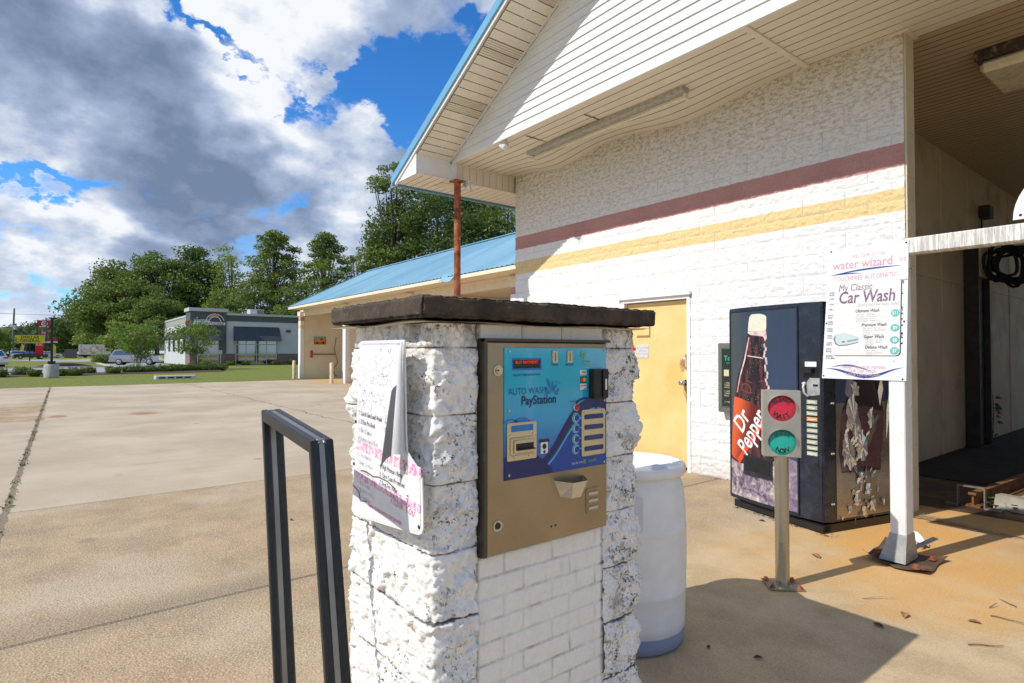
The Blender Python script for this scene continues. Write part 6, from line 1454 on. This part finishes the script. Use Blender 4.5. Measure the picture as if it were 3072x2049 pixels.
m = MB(); text_mb(m, 'STOPWATCH', cf(.09), .24, 12.36, 4.76, bold=.02, shear=.2, sx=1.15); m.build('lettering', 'board_black', lgo)
m = MB(); text_mb(m, 'URGENT/CARE', cf(.09), .38, 13.12, 4.45, bold=.04, shear=.2, sx=1.08); m.build('lettering', gloss('maroon', (.20, .02, .03)), lgo)
m = MB(); ring(13.65, 4.62, .55, .62, cf(.09), m, 0, 180); ring(13.65, 4.62, .86, .93, cf(.09), m, 10, 170); m.build('watch_ring', 'ink_white', lgo)
m = MB(); ring(13.65, 4.62, .64, .82, cf(.085), m, 60, 140); m.build('watch_ring', 'ink_orange', lgo)
m = MB(); ring(13.65, 4.62, .64, .82, cf(.085), m, 5, 60); m.build('watch_ring', 'maroon', lgo)
m = MB(); m.prism([(13.78, 5.50), (13.92, 5.52), (13.95, 5.78), (13.75, 5.76)], cf(0), .02, .09); m.prism([(14.2, 5.38), (14.32, 5.30), (14.48, 5.48), (14.36, 5.56)], cf(0), .02, .09); m.build('watch_button', 'board_black', lgo)
m = PB(); m.box(-71.3, -69.3, 11.20, 11.30, 4.30, 4.75); s2 = m.build('side_logo_sign', 'maroon', Cl, off=Y0)
# ================================================================ plants
def m_leaf(name, c1, c2, c3, tr=.35):
    def fn(t, o, g):
        rnd = g.outputs['Random Per Island']; n = t.noise(o, .45, 4, .6)
        c = t.mix(rnd, c1, c2); c = t.mix(t.mr(n, .42, .65), c, c3)
        p = t.n('ShaderNodeBsdfPrincipled', {'Base Color': c, 'Roughness': .55, 'Specular IOR Level': .3}); tl_ = t.n('ShaderNodeBsdfTranslucent', {'Color': t.mix(.5, c, (.20, .28, .04))})
        return t.n('ShaderNodeMixShader', {0: tr, 1: p.outputs[0], 2: tl_.outputs[0]}).outputs[0]
    mat(name, fn)
m_leaf('leaf_mid', (.097, .152, .036), (.204, .276, .068), (.152, .214, .050)); m_leaf('leaf_light', (.152, .214, .044), (.337, .409, .097), (.231, .303, .063)); m_leaf('leaf_dark', (.052, .097, .027), (.125, .186, .050), (.089, .141, .036)); m_leaf('leaf_pine', (.063, .115, .027), (.160, .231, .039), (.214, .267, .044)); m_leaf('leaf_pale', (.20, .24, .07), (.36, .38, .15), (.26, .30, .09), .4); m_leaf('leaf_bright', (.097, .181, .027), (.236, .348, .056), (.181, .222, .056)); m_leaf('leaf_shrub', (.083, .125, .025), (.181, .236, .049), (.125, .166, .042)); m_leaf('leaf_far', (.045, .07, .03), (.08, .11, .045), (.06, .09, .035))
flat('bark', (.10, .080, .062), .9, var=.3, vs=4); flat('bark_pale', (.22, .18, .14), .85, var=.3, vs=6)
def leaves_mesh(name, centres, per, size, rs, rng, flatz=.6, up=.3):
    """leaf quads scattered through clumps; centres = (x, y, z, r)"""
    C_ = np.repeat(np.array(centres, float), per, axis=0); n = len(C_)
    d = rng.normal(size=(n, 3)); d /= np.linalg.norm(d, axis=1)[:, None]; rad_ = rng.random(n)**.45
    P_ = C_[:, :3]+d*(C_[:, 3]*rad_)[:, None]*np.array([1, 1, flatz])
    nr = rng.normal(size=(n, 3))+np.array([0, 0, up]); nr /= np.linalg.norm(nr, axis=1)[:, None]
    a = np.cross(nr, rng.normal(size=(n, 3))); a /= np.linalg.norm(a, axis=1)[:, None]; b = np.cross(nr, a)
    s_ = size*(.55+.9*rng.random(n))[:, None]
    V_ = np.stack([P_-a*s_*.5, P_+b*s_*.30, P_+a*s_*.5, P_-b*s_*.30], axis=1).reshape(-1, 3)
    me = bpy.data.meshes.new(name); me.vertices.add(4*n); me.vertices.foreach_set('co', V_.ravel()); me.loops.add(4*n); me.loops.foreach_set('vertex_index', np.arange(4*n))
    me.polygons.add(n); me.polygons.foreach_set('loop_start', np.arange(n)*4); me.polygons.foreach_set('loop_total', np.full(n, 4)); me.update(calc_edges=True); me.validate()
    return me
def tree(name, label, loc, H, r, base, lm, seed, n=46, per=150, size=.30, cat='tree', kind='broad', group=None, bark='bark', lean=0, stems=1, cmul=1.0, lk=2):
    rng = np.random.default_rng(seed); T = thing(name, label, cat, loc, group=group); cen = []; tr_ = MB(); crown_h = H-base
    tops = []
    for s_ in range(stems):
        off = Vector((rng.normal()*.10*r*(stems > 1), rng.normal()*.10*r*(stems > 1), 0)); w = H*.018/(stems**.4)
        tx = Vector((lean+rng.normal()*.05*r*(1+3*(stems > 1)), rng.normal()*.05*r*(1+3*(stems > 1)), 0)); hz = H*(.86 if kind != 'pine' else .95) if stems == 1 else base+crown_h*.5
        pts = [off+tx*(k/5)**1.4+Vector((rng.normal()*.02*r, rng.normal()*.02*r, hz*k/5)) for k in range(6)]; pts[0] = off; tr_.tube(pts, [w*(1-.8*k/5) for k in range(6)], 8); tops.append(pts)
    for k in range(n):
        if kind == 'pine':
            u = (k+rng.random())/n; z = base+crown_h*u; rr_ = r*(1-u)**.42*(.6+.5*rng.random())*(1.0 if u > .12 else .7); a = k*2.4+rng.random(); q = rr_*(.35+.65*rng.random()**.6)
            c = Vector((math.cos(a)*q, math.sin(a)*q, z+.12*q)); cr_ = (.6+.55*rng.random())*r*.34*(1.1-.45*u)
        else:
            while True:
                v = rng.uniform(-1, 1, 3); L = np.linalg.norm(v)
                if (.45 if kind != 'oak' else .66) < L < 1: break
            shape = 1-.35*max(0, v[2]); lowcut = 1-.25*max(0, -v[2]-.4)
            c = Vector((v[0]*r*shape*lowcut, v[1]*r*shape*lowcut, base+crown_h*(.5+.5*v[2]*.92))); cr_ = r*(.22+.20*rng.random())*cmul
            if kind == 'fan': q = (c.z-base)/crown_h; c.x *= .45+.75*q; c.y *= .45+.75*q
        cen.append((c.x+lean*c.z/H, c.y, c.z, cr_))
        if k % lk == 0 and kind != 'bush':
            pts = tops[k % stems]; zz = min(max(c.z*.62, base*.75), H*.8); kk = min(4, int(zz/H*5)); p0 = pts[kk].lerp(pts[kk+1], .5)
            mid = p0.lerp(c, .55)+Vector((0, 0, .06*r)); tr_.tube([p0, mid, c], [H*.0065, H*.004, H*.0015], 5)
    o = tr_.build('trunk', bark, T)
    me = leaves_mesh('crown', cen, per, size, None, rng, {'pine': .38, 'oak': .72}.get(kind, .62), .5); me.materials.append(MATS[lm]); cro = bpy.data.objects.new('crown', me); COL.objects.link(cro); cro.parent = T
    return T
GB = 'trees standing behind the clinic'
tree('broad_tree', 'big olive green tree left of the clinic, lowest of its outer branches over the car', (-99.3, 6.6, 0), 11.8, 5.4, 3.2, 'leaf_mid', 1, 80, 200, .34)
tree('broad_tree', 'tall rounded tree behind the clinic, leftmost of the high crowns', (-104.0, 7.2, 0), 15.2, 5.0, 3, 'leaf_mid', 2, 76, 190, .34)
tree('broad_tree', 'tall dense tree just left above the clinic tower', (-99.5, 12.0, 0), 17.2, 5.0, 4, 'leaf_mid', 3, 80, 190, .34)
tree('broad_tree', 'tall tree behind the clinic tower with full dark crown', (-100.6, 16.4, 0), 18.1, 4.4, 4, 'leaf_dark', 4, 70, 180, .34)
tree('broad_tree', 'airy yellow green tree behind the clinic roof', (-95.1, 21.0, 0), 18.3, 3.8, 5, 'leaf_light', 5, 44, 85, .30)
tree('pine_tree', 'tallest dark pine behind the clinic roof units', (-87.2, 25.0, 0), 18.6, 5.6, 4.5, 'leaf_pine', 6, 96, 170, .30, kind='pine')
tree('pine_tree', 'second dark pine standing above the blue roof edge', (-78.4, 29.3, 0), 17.4, 5.2, 4.0, 'leaf_pine', 7, 92, 170, .28, kind='pine')
tree('broad_tree', 'tall leafy tree filling the space between tower tree and airy tree', (-98.5, 18.8, 0), 15.8, 4.2, 2.5, 'leaf_mid', 23, 56, 170, .32)
tree('broad_tree', 'mid height tree filling under the two pines', (-86.0, 22.0, 0), 12.4, 3.8, 2, 'leaf_mid', 24, 46, 160, .28)
tree('broad_tree', 'thin grey green tree between the two tall pines', (-93.5, 29.2, 0), 16.4, 3.0, 5, 'leaf_dark', 8, 34, 80, .30)
tree('broad_tree', 'narrow tree with pale silvery leaves right of the pines', (-79.6, 34.2, 0), 17.2, 2.3, 8, 'leaf_pale', 9, 26, 70, .24, bark='bark_pale')
tree('pine_tree', 'small pine peeping over the blue roof beside the big oak', (-64.8, 30.6, 0), 12.4, 2.8, 5, 'leaf_pine', 10, 34, 140, .26, kind='pine')
tree('broad_tree', 'low light green tree behind the clinic, left of the tower', (-90.0, 11.0, 0), 9.4, 3.4, 2, 'leaf_mid', 11, 34, 150, .28)
tree('broad_tree', 'low dark tree behind the clinic roof, in front of the tallest pine', (-88.0, 18.0, 0), 9.6, 3.6, 2, 'leaf_pine', 12, 36, 150, .28)
tree('broad_tree', 'low bushy tree at the right end behind the clinic', (-82.0, 25.8, 0), 10.6, 3.4, 2, 'leaf_mid', 13, 36, 140, .26)
tree('broad_tree', 'bushy tree partly hidden by the blue roof edge, next to the clinic', (-74.0, 29.5, 0), 10.0, 3.4, 2, 'leaf_dark', 14, 36, 140, .26)
tree('oak_tree', 'very large spreading oak rising behind the blue roof', (-41.8, 25.0, 0), 16.2, 5.6, 4.6, 'leaf_dark', 15, 62, 560, .23, cmul=.95, lk=5, kind='oak')
tree('oak_tree', 'large oak behind the blue roof, close to the main building wall', (-40.0, 30.5, 0), 17.6, 5.6, 4.5, 'leaf_mid', 16, 60, 560, .23, cmul=.95, lk=5, kind='oak')
tree('oak_tree', 'reaching branch crown left of the eave corner, sticking out of the big oak', (-42.3, 21.3, 0), 16.9, 2.0, 12.8, 'leaf_mid', 17, 22, 170, .17, lean=-.2, lk=3)
tree('oak_tree', 'lower crown of the oak group nearest to the small pine', (-42.6, 22.0, 0), 12.6, 3.0, 3.5, 'leaf_mid', 18, 36, 380, .21, cmul=1.0, lk=4, kind='oak')
tree('broad_tree', 'dark round tree beyond the street, right of the fuel sign', (-218.6, 5.1, 0), 13.6, 8.5, 1, 'leaf_dark', 19, 64, 170, .6)
tree('broad_tree', 'light green bushy tree rising behind the white box truck', (-200.0, 10.5, 0), 10.5, 6.5, 1, 'leaf_light', 20, 54, 160, .55)
tree('broad_tree', 'olive leaning tree right behind the silver car', (-93.4, 8.0, 0), 6.8, 3.6, .5, 'leaf_light', 21, 46, 160, .30)
tree('broad_tree', 'fresh green tree cut by the left picture edge', (-115.0, -7.2, 0), 5.6, 3.0, .4, 'leaf_bright', 22, 36, 140, .32)
for i, (x, y, h, r, lab) in enumerate(((-248, -8.5, 9.5, 9, 'distant wooded clump behind the utility pole'), (-256, 4.0, 11.0, 9, 'distant wooded clump behind the fuel price sign'), (-278, -24, 10.5, 12, 'distant wooded clump at the far left edge'), (-300, -2, 14, 12, 'farthest wooded rise right of the utility pole'))):
    tree('distant_tree', lab, (x, y, 0), h, r, .2, 'leaf_far', 30+i, 46, 110, .9)
# crape myrtles on the planting bed
tree('crape_myrtle', 'multi-stemmed young tree in front of the silver car', (-51.8, 5.2, 0), 3.75, 2.05, .9, 'leaf_bright', 40, 44, 90, .15, kind='fan', stems=5, bark='bark_pale')
tree('crape_myrtle', 'multi-stemmed young tree in front of the clinic tower', (-54.2, 9.2, 0), 4.05, 2.1, 1.0, 'leaf_bright', 41, 44, 85, .15, kind='fan', stems=5, bark='bark_pale')
def shrub(label, loc, r, h, seed, lm='leaf_shrub', per=60, size=.09, n=26, group=None):
    rng = np.random.default_rng(seed); cen = []
    for k in range(n):
        a = rng.random()*6.28; q = rng.random()**.5*.78; cen.append((math.cos(a)*q*r, math.sin(a)*q*r, h*(.22+.62*rng.random()*(1-q*.45)), r*(.30+.12*rng.random())))
    T = thing('shrub', label, 'shrub', loc, group=group); me = leaves_mesh('foliage', cen, per, size, None, rng, .75, .6); me.materials.append(MATS[lm]); o = bpy.data.objects.new('foliage', me); COL.objects.link(o); o.parent = T
    m = MB(); m.lathe([(0, .0), (.55*r, .0), (.78*r, h*.3), (.62*r, h*.62), (.0, h*.74)], n=12); m.build('core', 'leaf_dark', T)
GS = 'clipped shrubs on the planting bed'
for i, (x, y, r, h, lab) in enumerate(((-44.4, -3.9, .62, .55, 'clipped round shrub at the left picture edge'), (-44.5, -2.55, .72, .60, 'wide clipped shrub, second from the left edge'), (-46.6, -1.55, .60, .55, 'clipped shrub, third from the left edge'), (-44.3, -.85, .42, .52, 'clipped shrub just left of the concrete lamp base'), (-44.6, .25, .45, .50, 'shrub peeping out right of the concrete lamp base'),
        (-44.6, .98+.1, .58, .58, 'round clipped shrub, first one right of the lamp base'), (-47.2, 1.9, .45, .48, 'smaller round shrub beside the lamp base group, second to the right'), (-46.4, 3.15, .55, .56, 'round clipped shrub alone before the first young tree'))): shrub(lab, (x, y, 0), r, h, 50+i, group=GS)
for i in range(9): shrub(('low dark juniper under the first young tree', 'low juniper right of the first young tree', 'low juniper in the middle of the evergreen bed', 'low juniper left of the second young tree', 'low juniper under the second young tree', 'low juniper at the right end of the evergreen bed', 'low juniper left of the first young tree', 'second row juniper behind the middle of the bed', 'outermost right juniper beside the tree shadow')[i], ((-47.9, 5.1), (-48.2, 6.1), (-48.6, 7.0), (-49.0, 7.9), (-49.4, 8.8), (-49.8, 9.6), (-47.6, 4.3), (-50.2, 7.4), (-50.3, 10.3))[i]+(0,), .75, .55, 70+i, 'leaf_dark', 60, .10, group='junipers on the planting bed')
for i, (y, r, h, lm) in enumerate(((12.6, .75, .65, 'leaf_bright'), (15.0, .65, .60, 'leaf_bright'), (16.6, .55, .55, 'leaf_shrub'), (19.6, .75, .60, 'leaf_dark'), (21.2, .3, .8, 'leaf_light'), (22.4, .45, 1.05, 'leaf_light'))):
    shrub(('light green shrub below the tower window of the clinic', 'shrub beside the tower corner of the clinic', 'small shrub at the left end of the clinic window', 'dark shrub below the right end of the clinic window', 'thin pale shrub against the clinic brick base', 'tall pale shrub near the wash bay corner')[i], (-67.9, y, 0), r, h, 90+i, lm, group='shrubs along the clinic wall')
for i, (x, y) in enumerate(((-92, 5.0), (-90, 5.8), (-91, 6.6), (-88, 5.4))): shrub('wild roadside bush, number %s from the box truck' % ('one', 'two', 'three', 'four')[i], (x, y, 0), 1.2, 1.3-.15*i, 110+i, ('leaf_light', 'leaf_mid', 'leaf_light', 'leaf_dark')[i], 70, .2, group='wild bushes along the road')
# ================================================================ lamp post on concrete base, signs, pole, fuel station
f = thing('lamp_post', 'short black lamp post on a round concrete base in the lawn', 'lamp post', (-41.65, -.05, 0))
m = MB(); m.lathe([(.345, 0), (.345, .70), (.32, .735), (0, .74)], n=28); m.build('concrete_base', 'kerb' if False else flat('base_concrete', (.40, .39, .36), .9, var=.15, vs=3, dirt=(.2, .19, .16), dscale=4, damt=.5), f)
m = MB(); m.box(-.06, .06, -.06, .06, .74, 3.30); m.box(-.14, .14, -.14, .14, .74, .80); m.box(-.24, .24, -.18, .18, .80, .92); m.build('pole', 'black_plastic', f)
m = MB(); m.tube([(0, 0, 3.28), (0, .10, 3.34), (0, .22, 3.30)], [.07, .06, .03], 8); m.tube([(0, 0, 3.28), (0, -.05, 3.33), (0, -.12, 3.30)], [.06, .05, .03], 8); m.build('lamp_head', 'black_plastic', f)
f = thing('store_sign', 'yellow roadside store sign with bold black lettering on one post', 'sign', (-123.2, -2.96, 0))
yaw = rad(8)
m = MB(); m.bbox(-.15, .15, -1.86, 1.86, 2.88, 4.15, .03, M=Matrix.Rotation(yaw, 4, 'Z')); bx = m.build('sign_box', gloss('sign_yellow', (.72, .58, .01), .4), f)
m = MB()
R_ = Matrix.Rotation(yaw, 4, 'Z')
for y0, y1, z0, z1 in ((-1.88, 1.88, 2.86, 2.92), (-1.88, 1.88, 4.11, 4.17), (-1.88, -1.82, 2.86, 4.17), (1.82, 1.88, 2.86, 4.17)): m.box(.13, .18, y0, y1, z0, z1, M=R_)
m.build('sign_trim', 'clinic_coping', bx)
m = MB(); sfn = lambda u, v, w: R_ @ Vector((.158+w, u, v)); text_mb(m, 'DOLLAR', sfn, .62, 0, 3.80, bold=.035, sx=.98); text_mb(m, 'GENERAL', sfn, .62, 0, 3.25, bold=.035, sx=.98); m.build('lettering', 'ink_black', bx)
m = MB(); m.box(-.08, .08, -.08, .08, 0, 2.9); m.build('post', 'dark_steel', f)
f = thing('fuel_sign', 'tall red fuel station sign with white emblem and price panels', 'sign', (-166.8, -2.0, 0))
m = MB(); m.box(-.2, .2, -.85, -.72, 0, 8.6); m.box(-.2, .2, .72, .85, 0, 8.6); m.build('post', 'dark_steel', f)
m = MB(); m.box(-.15, .15, -.72, 1.4, 6.9, 8.5); rb = m.build('top_panel', gloss('sign_red', (.42, .012, .03), .4), f)
ffn = lambda u, v, w: Vector((.16+w, u, v))
m = MB(); ring(.45, 7.75, .38, .55, ffn, m); m.add([ffn(*p, .01) for p in [(.2, 7.6), (.45, 7.98), (.7, 7.6), (.6, 7.55), (.45, 7.8), (.3, 7.55)]], [(0, 1, 4, 5), (1, 2, 3, 4)]); m.add([ffn(*p, 0) for p in [(-.5, 7.02), (1.2, 7.02), (1.2, 7.14), (-.5, 7.14)]], [(0, 1, 2, 3)]); m.build('emblem', 'ink_white', rb)
m = MB(); m.box(-.15, .15, -.5, 1.3, 5.35, 5.98); m.build('price_panel', 'sign_red', f); m = MB(); m.box(-.15, .15, -.5, 1.3, 4.75, 5.33); m.build('price_panel', gloss('sign_green', (.01, .22, .08), .4), f)
m = MB(); text_mb(m, '3.05', ffn, .55, .4, 5.68, bold=.03); text_mb(m, '3.59', ffn, .5, .4, 5.05, bold=.03); m.build('lettering', 'ink_white', f)
f = thing('red_pylon', 'bright red pylon with small white letters below the yellow sign', 'pylon', (-154.2, -2.1, 0))
m = MB(); m.box(-.3, .3, -.75, .55, .6, 3.6); pyl = m.build('panel', gloss('pylon_red', (.75, .015, .012), .4), f); m = MB(); text_mb(m, 'FUEL', lambda u, v, w: Vector((.32, u, v)), .5, -.1, 2.9, bold=.03); m.build('lettering', 'ink_white', pyl); m = MB(); m.box(-.2, .2, -.4, .2, 0, .6); m.build('foot', 'dark_steel', f)
f = thing('fuel_canopy', 'red and white edged fuel canopy with columns across the street', 'canopy', (-192, -1.5, 0))
m = MB(); m.box(-9, 0, -6, 2.35, 4.15, 5.0); m.build('fascia', 'sign_red', f); m = MB(); m.box(-9.1, .1, -6.1, 2.45, 3.85, 4.14); m.build('white_edge', 'ink_white', f)
for y in (-4.5, 1.5): m = MB(); m.box(-3, -2.6, y, y+.4, 0, 3.86); m.build('column', 'dark_steel', f)
f = thing('utility_pole', 'tall grey wooden utility pole with transformer at the far left', 'utility pole', (-223.5, -9.25, 0))
m = MB(); m.tube([(0, 0, 0), (0, .1, 7), (0, .25, 14.2)], [.32, .28, .20], 10); m.build('shaft', flat('pole_wood', (.20, .18, .16), .9), f)
m = MB(); m.tube([(.5, .6, 8.0), (.5, .6, 9.2)], .42, 12); m.build('transformer', 'clinic_coping', f)
m = MB(); m.tube([(0, 0, 8.0), (0, -1.5, 8.3), (0, -2.6, 8.2)], .06, 6); m.build('lamp_arm', 'tube_grey', f)
f = MB(); f.tube([(0, -40+2.5*k, 13.4-.9*math.sin(math.pi*(k/32))) for k in range(33)], .05, 5, cap=False); tag(f.build('overhead_wire', 'dark_steel', None, loc=(-223.5, 0, 0)), 'thin overhead wire running from the utility pole', 'wire')
def flag(loc, col, lab, h=3.4, ln=.0):
    f = thing('feather_flag', lab, 'flag', loc); m = MB(); m.tube([(0, 0, 0), (0, ln*.5, h*.7), (0, ln, h)], [.04, .03, .02], 6); m.build('pole', 'tube_grey', f)
    m = MB(); m.prism([(ln*.2, h*.25), (ln*.2+.55, h*.28), (ln+.45, h*.85), (ln, h)], lambda u, v, d: (d+.05*math.sin(v*3), u, v), -.01, .01); m.build('banner', col, f)
flag((-175, -6.1, 0), 'sign_yellow', 'leftmost yellow feather flag behind the pickup', ln=.5); flag((-172, -5.4, 0), 'awning_grey', 'dark blue and grey feather flag beside the yellow one', 4.0, ln=.5); flag((-165, -.1, 0), 'sign_yellow', 'yellow feather flag by the fuel canopy, right of the lamp post', 3.2, ln=.2)
f = MB(); f.box(-.1, .1, 0, 2.3, 0, 2.1); tag(f.build('privacy_fence', flat('fence_grey', (.16, .14, .13), .9, var=.2), None, loc=(-170, 2.1, 0)), 'dark grey fence across the street left of the box truck', 'fence')
f = thing('traffic_cone_board', 'orange round work sign at the far left behind the pickup', 'sign', (-150, -11.3, 0)); m = MB(); m.prism(ell(0, 2.3, .6, .6, 20), lambda u, v, d: (d, u, v), -.05, .05); m.build('panel', 'ink_orange', f); m = MB(); m.box(-.05, .05, -.05, .05, 0, 1.8); m.build('post', 'tube_grey', f)
# pale drain cover slab in the lawn
f = thing('drain_box', 'low pale concrete drain box with dark slots in the lawn', 'drain', (-36.0, 5.2, 0))
m = MB(); m.bbox(-.35, .35, -.95, .95, -.05, .17, .02); m.build('slab', 'clinic_coping', f)
m = MB()
for k in range(4): m.box(.349, .353, -.8+.4*k, -.5+.4*k, .03, .10)
m.build('slots', 'dark_gap', f)
f = thing('sign_stake', 'thin grey sign stake in front of the clinic tower', 'stake', (-62.5, 12.9, 0)); m = MB(); m.box(-.03, .03, -.03, .03, 0, 1.5); m.build('post', 'tube_grey', f); m = MB(); m.box(-.02, .02, -.15, .15, 1.25, 1.6); m.build('plate', 'clinic_coping', f)
f = thing('driveway_pipe', 'dark culvert mound between the grass bank and the road', 'mound', (-68.6, .9, 0)); m = MB(); m.grid(16, 8, lambda u, v: (-.5+1.0*v, -2.6+5.2*u, .42*math.sin(math.pi*u)*math.sin(math.pi*v))); m.build('mound', 'dirt', f)
# ================================================================ vehicles
def carpaint(name, col): return flat(name, col, .25, .1, var=.03, coat=.8)
carpaint('paint_silver', (.42, .43, .46)); carpaint('paint_white', (.70, .71, .72)); carpaint('paint_black', (.02, .02, .022)); flat('tyre', (.02, .02, .02), .85); gloss('tail_red', (.45, .02, .02), .3); flat('rim', (.45, .45, .46), .35, .6)
def car(label, loc, rz, L, Wd, H, paint, kind='suv', cat='car', group=None):
    T = thing('parked_car' if kind != 'pickup' else 'pickup_truck', label, cat, loc, rz, group); hw = Wd/2
    prof = {'suv': [(-.5, .30), (-.5, .55), (-.485, .62), (-.47, .66), (-.40, .98), (-.30, 1.0), (.08, .99), (.22, .68), (.46, .58), (.5, .48), (.5, .25), (.44, .20), (-.46, .20)],
            'pickup': [(-.5, .30), (-.5, .58), (-.10, .60), (-.08, .96), (.14, .97), (.25, .64), (.47, .58), (.5, .45), (.5, .25), (.45, .2), (-.48, .22)]}[kind]
    m = MB(); n = len(prof); rows = []
    for (y, k) in ((-hw, .90), (-hw*.97, 1.0), (hw*.97, 1.0), (hw, .90)): pass
    secs = [(-hw*.80, 1.0), (-hw*.96, .965), (-hw, .90), (hw, .90), (hw*.96, .965), (hw*.80, 1.0)]
    vs = []
    for (y, k) in ((-1, 0), (1, 1)):
        for (a, z) in prof: vs.append((a*L, y*(hw if z < .64 else hw*(.99-.28*(z-.62)/.38)), z*H))
    m.add(vs, [tuple(range(n))[::-1], tuple(range(n, 2*n))]+[(i, (i+1) % n, n+(i+1) % n, n+i) for i in range(n)]); b = m.build('body', paint, T)
    import bmesh
    bm = bmesh.new(); bm.from_mesh(b.data); bmesh.ops.recalc_face_normals(bm, faces=bm.faces); bmesh.ops.bevel(bm, geom=bm.edges[:], offset=.035, segments=2, affect='EDGES', clamp_overlap=True); bm.to_mesh(b.data); bm.free()
    for s_ in (-1, 1):
        gp = {'suv': [(-.44, .66), (-.385, .93), (.06, .94), (.19, .67)], 'pickup': [(-.07, .64), (-.055, .92), (.12, .93), (.22, .65)]}[kind]
        m = MB(); q = [(a*L, s_*(hw*(.99-.28*(z-.62)/.38)+.012), z*H) for a, z in gp]; q2 = [(a, y-s_*.02, z) for a, y, z in q]; m.add(q+q2, [(0, 1, 2, 3), (4, 5, 6, 7), (0, 1, 5, 4), (1, 2, 6, 5), (2, 3, 7, 6), (3, 0, 4, 7)]); m.build('side_window', 'dark_glass', T)
        for a in (-.30, .31):
            m = MB(); R2 = Matrix.Translation((a*L, s_*(hw-.10), .36)) @ Matrix.Rotation(rad(90), 4, 'X'); m.lathe([(0, -.11), (.30, -.11), (.36, -.09), (.36, .09), (.30, .11), (0, .11)], n=24, M=R2); w = m.build('wheel', 'tyre', T)
            m = MB(); R2 = Matrix.Translation((a*L, s_*(hw+.015), .36)) @ Matrix.Rotation(rad(90), 4, 'X'); m.lathe([(0, -.02), (.22, -.02), (.235, 0), (.22, .02), (0, .02)], n=20, M=R2); m.build('rim', 'rim', w)
        m = MB(); m.bbox(-.503*L, -.47*L, s_*hw*.60, s_*hw*.985, .52*H, .62*H, .02) if s_ > 0 else m.bbox(-.503*L, -.47*L, -hw*.985, -hw*.60, .52*H, .62*H, .02); m.build('tail_light', 'tail_red', T)
        m = MB(); a_, b_ = sorted((s_*hw*.55, s_*hw*.95)); m.bbox(.462*L, .502*L, a_, b_, .46*H, .54*H, .02); m.build('headlight', 'clinic_coping', T)
    m = MB(); m.add([(-.478*L, -hw*.75, .68*H), (-.478*L, hw*.75, .68*H), (-.412*L, hw*.66, .95*H), (-.412*L, -hw*.66, .95*H)] if kind == 'suv' else [(-.108*L, -hw*.7, .66*H), (-.108*L, hw*.7, .66*H), (-.09*L, hw*.64, .92*H), (-.09*L, -hw*.64, .92*H)], [(0, 1, 2, 3)]); m.build('rear_window', 'dark_glass', T)
    m = MB(); m.bbox(-.51*L, -.46*L, -hw*.98, hw*.98, .20*H, .33*H, .03); m.build('bumper', 'tube_grey' if kind == 'suv' else 'rim', T); m = MB(); m.bbox(.46*L, .51*L, -hw*.98, hw*.98, .18*H, .30*H, .03); m.build('bumper', 'tube_grey' if kind == 'suv' else 'rim', T)
    return T
car('silver suv parked on the road behind the young trees', (-77.0, 7.3, -.008), rad(72), 4.7, 1.9, 1.72, 'paint_silver')
car('white suv with red tail light entering at the left picture edge', (-70.2, -4.9, -.008), rad(205), 4.6, 1.85, 1.62, 'paint_white')
car('white suv at the fuel station, right of the lamp post', (-176, -.6, 0), rad(95), 4.6, 1.85, 1.65, 'paint_white')
car('white suv behind the yellow sign post', (-168, -5.2, 0), rad(92), 4.7, 1.9, 1.7, 'paint_white')
car('black pickup truck on the street at the far left', (-150, -9.4, 0), rad(-92), 5.8, 2.0, 1.9, 'paint_black', 'pickup', 'pickup truck')
car('dark pickup truck with trailer gear between the sign posts', (-152, -3.4, 0), rad(-90), 5.4, 1.9, 1.7, 'paint_black', 'pickup', 'pickup truck')
T = thing('box_truck', 'white box truck with a colourful side picture on the street', 'truck', (-180, 8.6, 0), rad(90))
m = MB(); m.bbox(-3.6, 1.6, -1.15, 1.15, .75, 3.25, .04); bxx = m.build('cargo_box', 'paint_white', T)
def m_truckart(t, o, g):
    v = t.noise(o, .9, 6, .6, 1.0); c = t.n('ShaderNodeValToRGB', {0: v}); r = c.color_ramp; r.elements[0].position = .35; r.elements[0].color = (.45, .22, .20, 1); r.elements[1].position = .62; r.elements[1].color = (.80, .78, .74, 1); e = r.elements.new(.48); e.color = (.70, .50, .38, 1); return {'Base Color': c.outputs[0], 'Roughness': .4}
mat('truck_art', m_truckart)
m = MB(); m.box(-3.2, 1.2, -1.17, -1.155, 1.0, 3.05); m.build('side_picture', 'truck_art', bxx)
m = MB(); m.prism([(1.65, .45), (1.65, 2.5), (2.3, 2.5), (2.95, 1.65), (3.5, 1.35), (3.5, .45)], lambda u, v, d: (u, d, v), -1.0, 1.0); cb = m.build('cab', 'paint_white', T)
m = MB(); m.prism([(1.95, 1.6), (1.95, 2.3), (2.3, 2.3), (2.8, 1.6)], lambda u, v, d: (u, d, v), -1.02, -1.005); m.build('side_window', 'dark_glass', cb)
for a in (-2.3, 2.6):
    for s_ in (-1, 1): m = MB(); m.lathe([(0, -.14), (.42, -.14), (.45, -.1), (.45, .1), (.42, .14), (0, .14)], n=20, M=Matrix.Translation((a, s_*.95, .45)) @ Matrix.Rotation(rad(90), 4, 'X')); m.build('wheel', 'tyre', T)
m = MB(); m.box(-3.6, 3.4, -.5, .5, .45, .75); m.build('chassis', 'dark_steel', T)
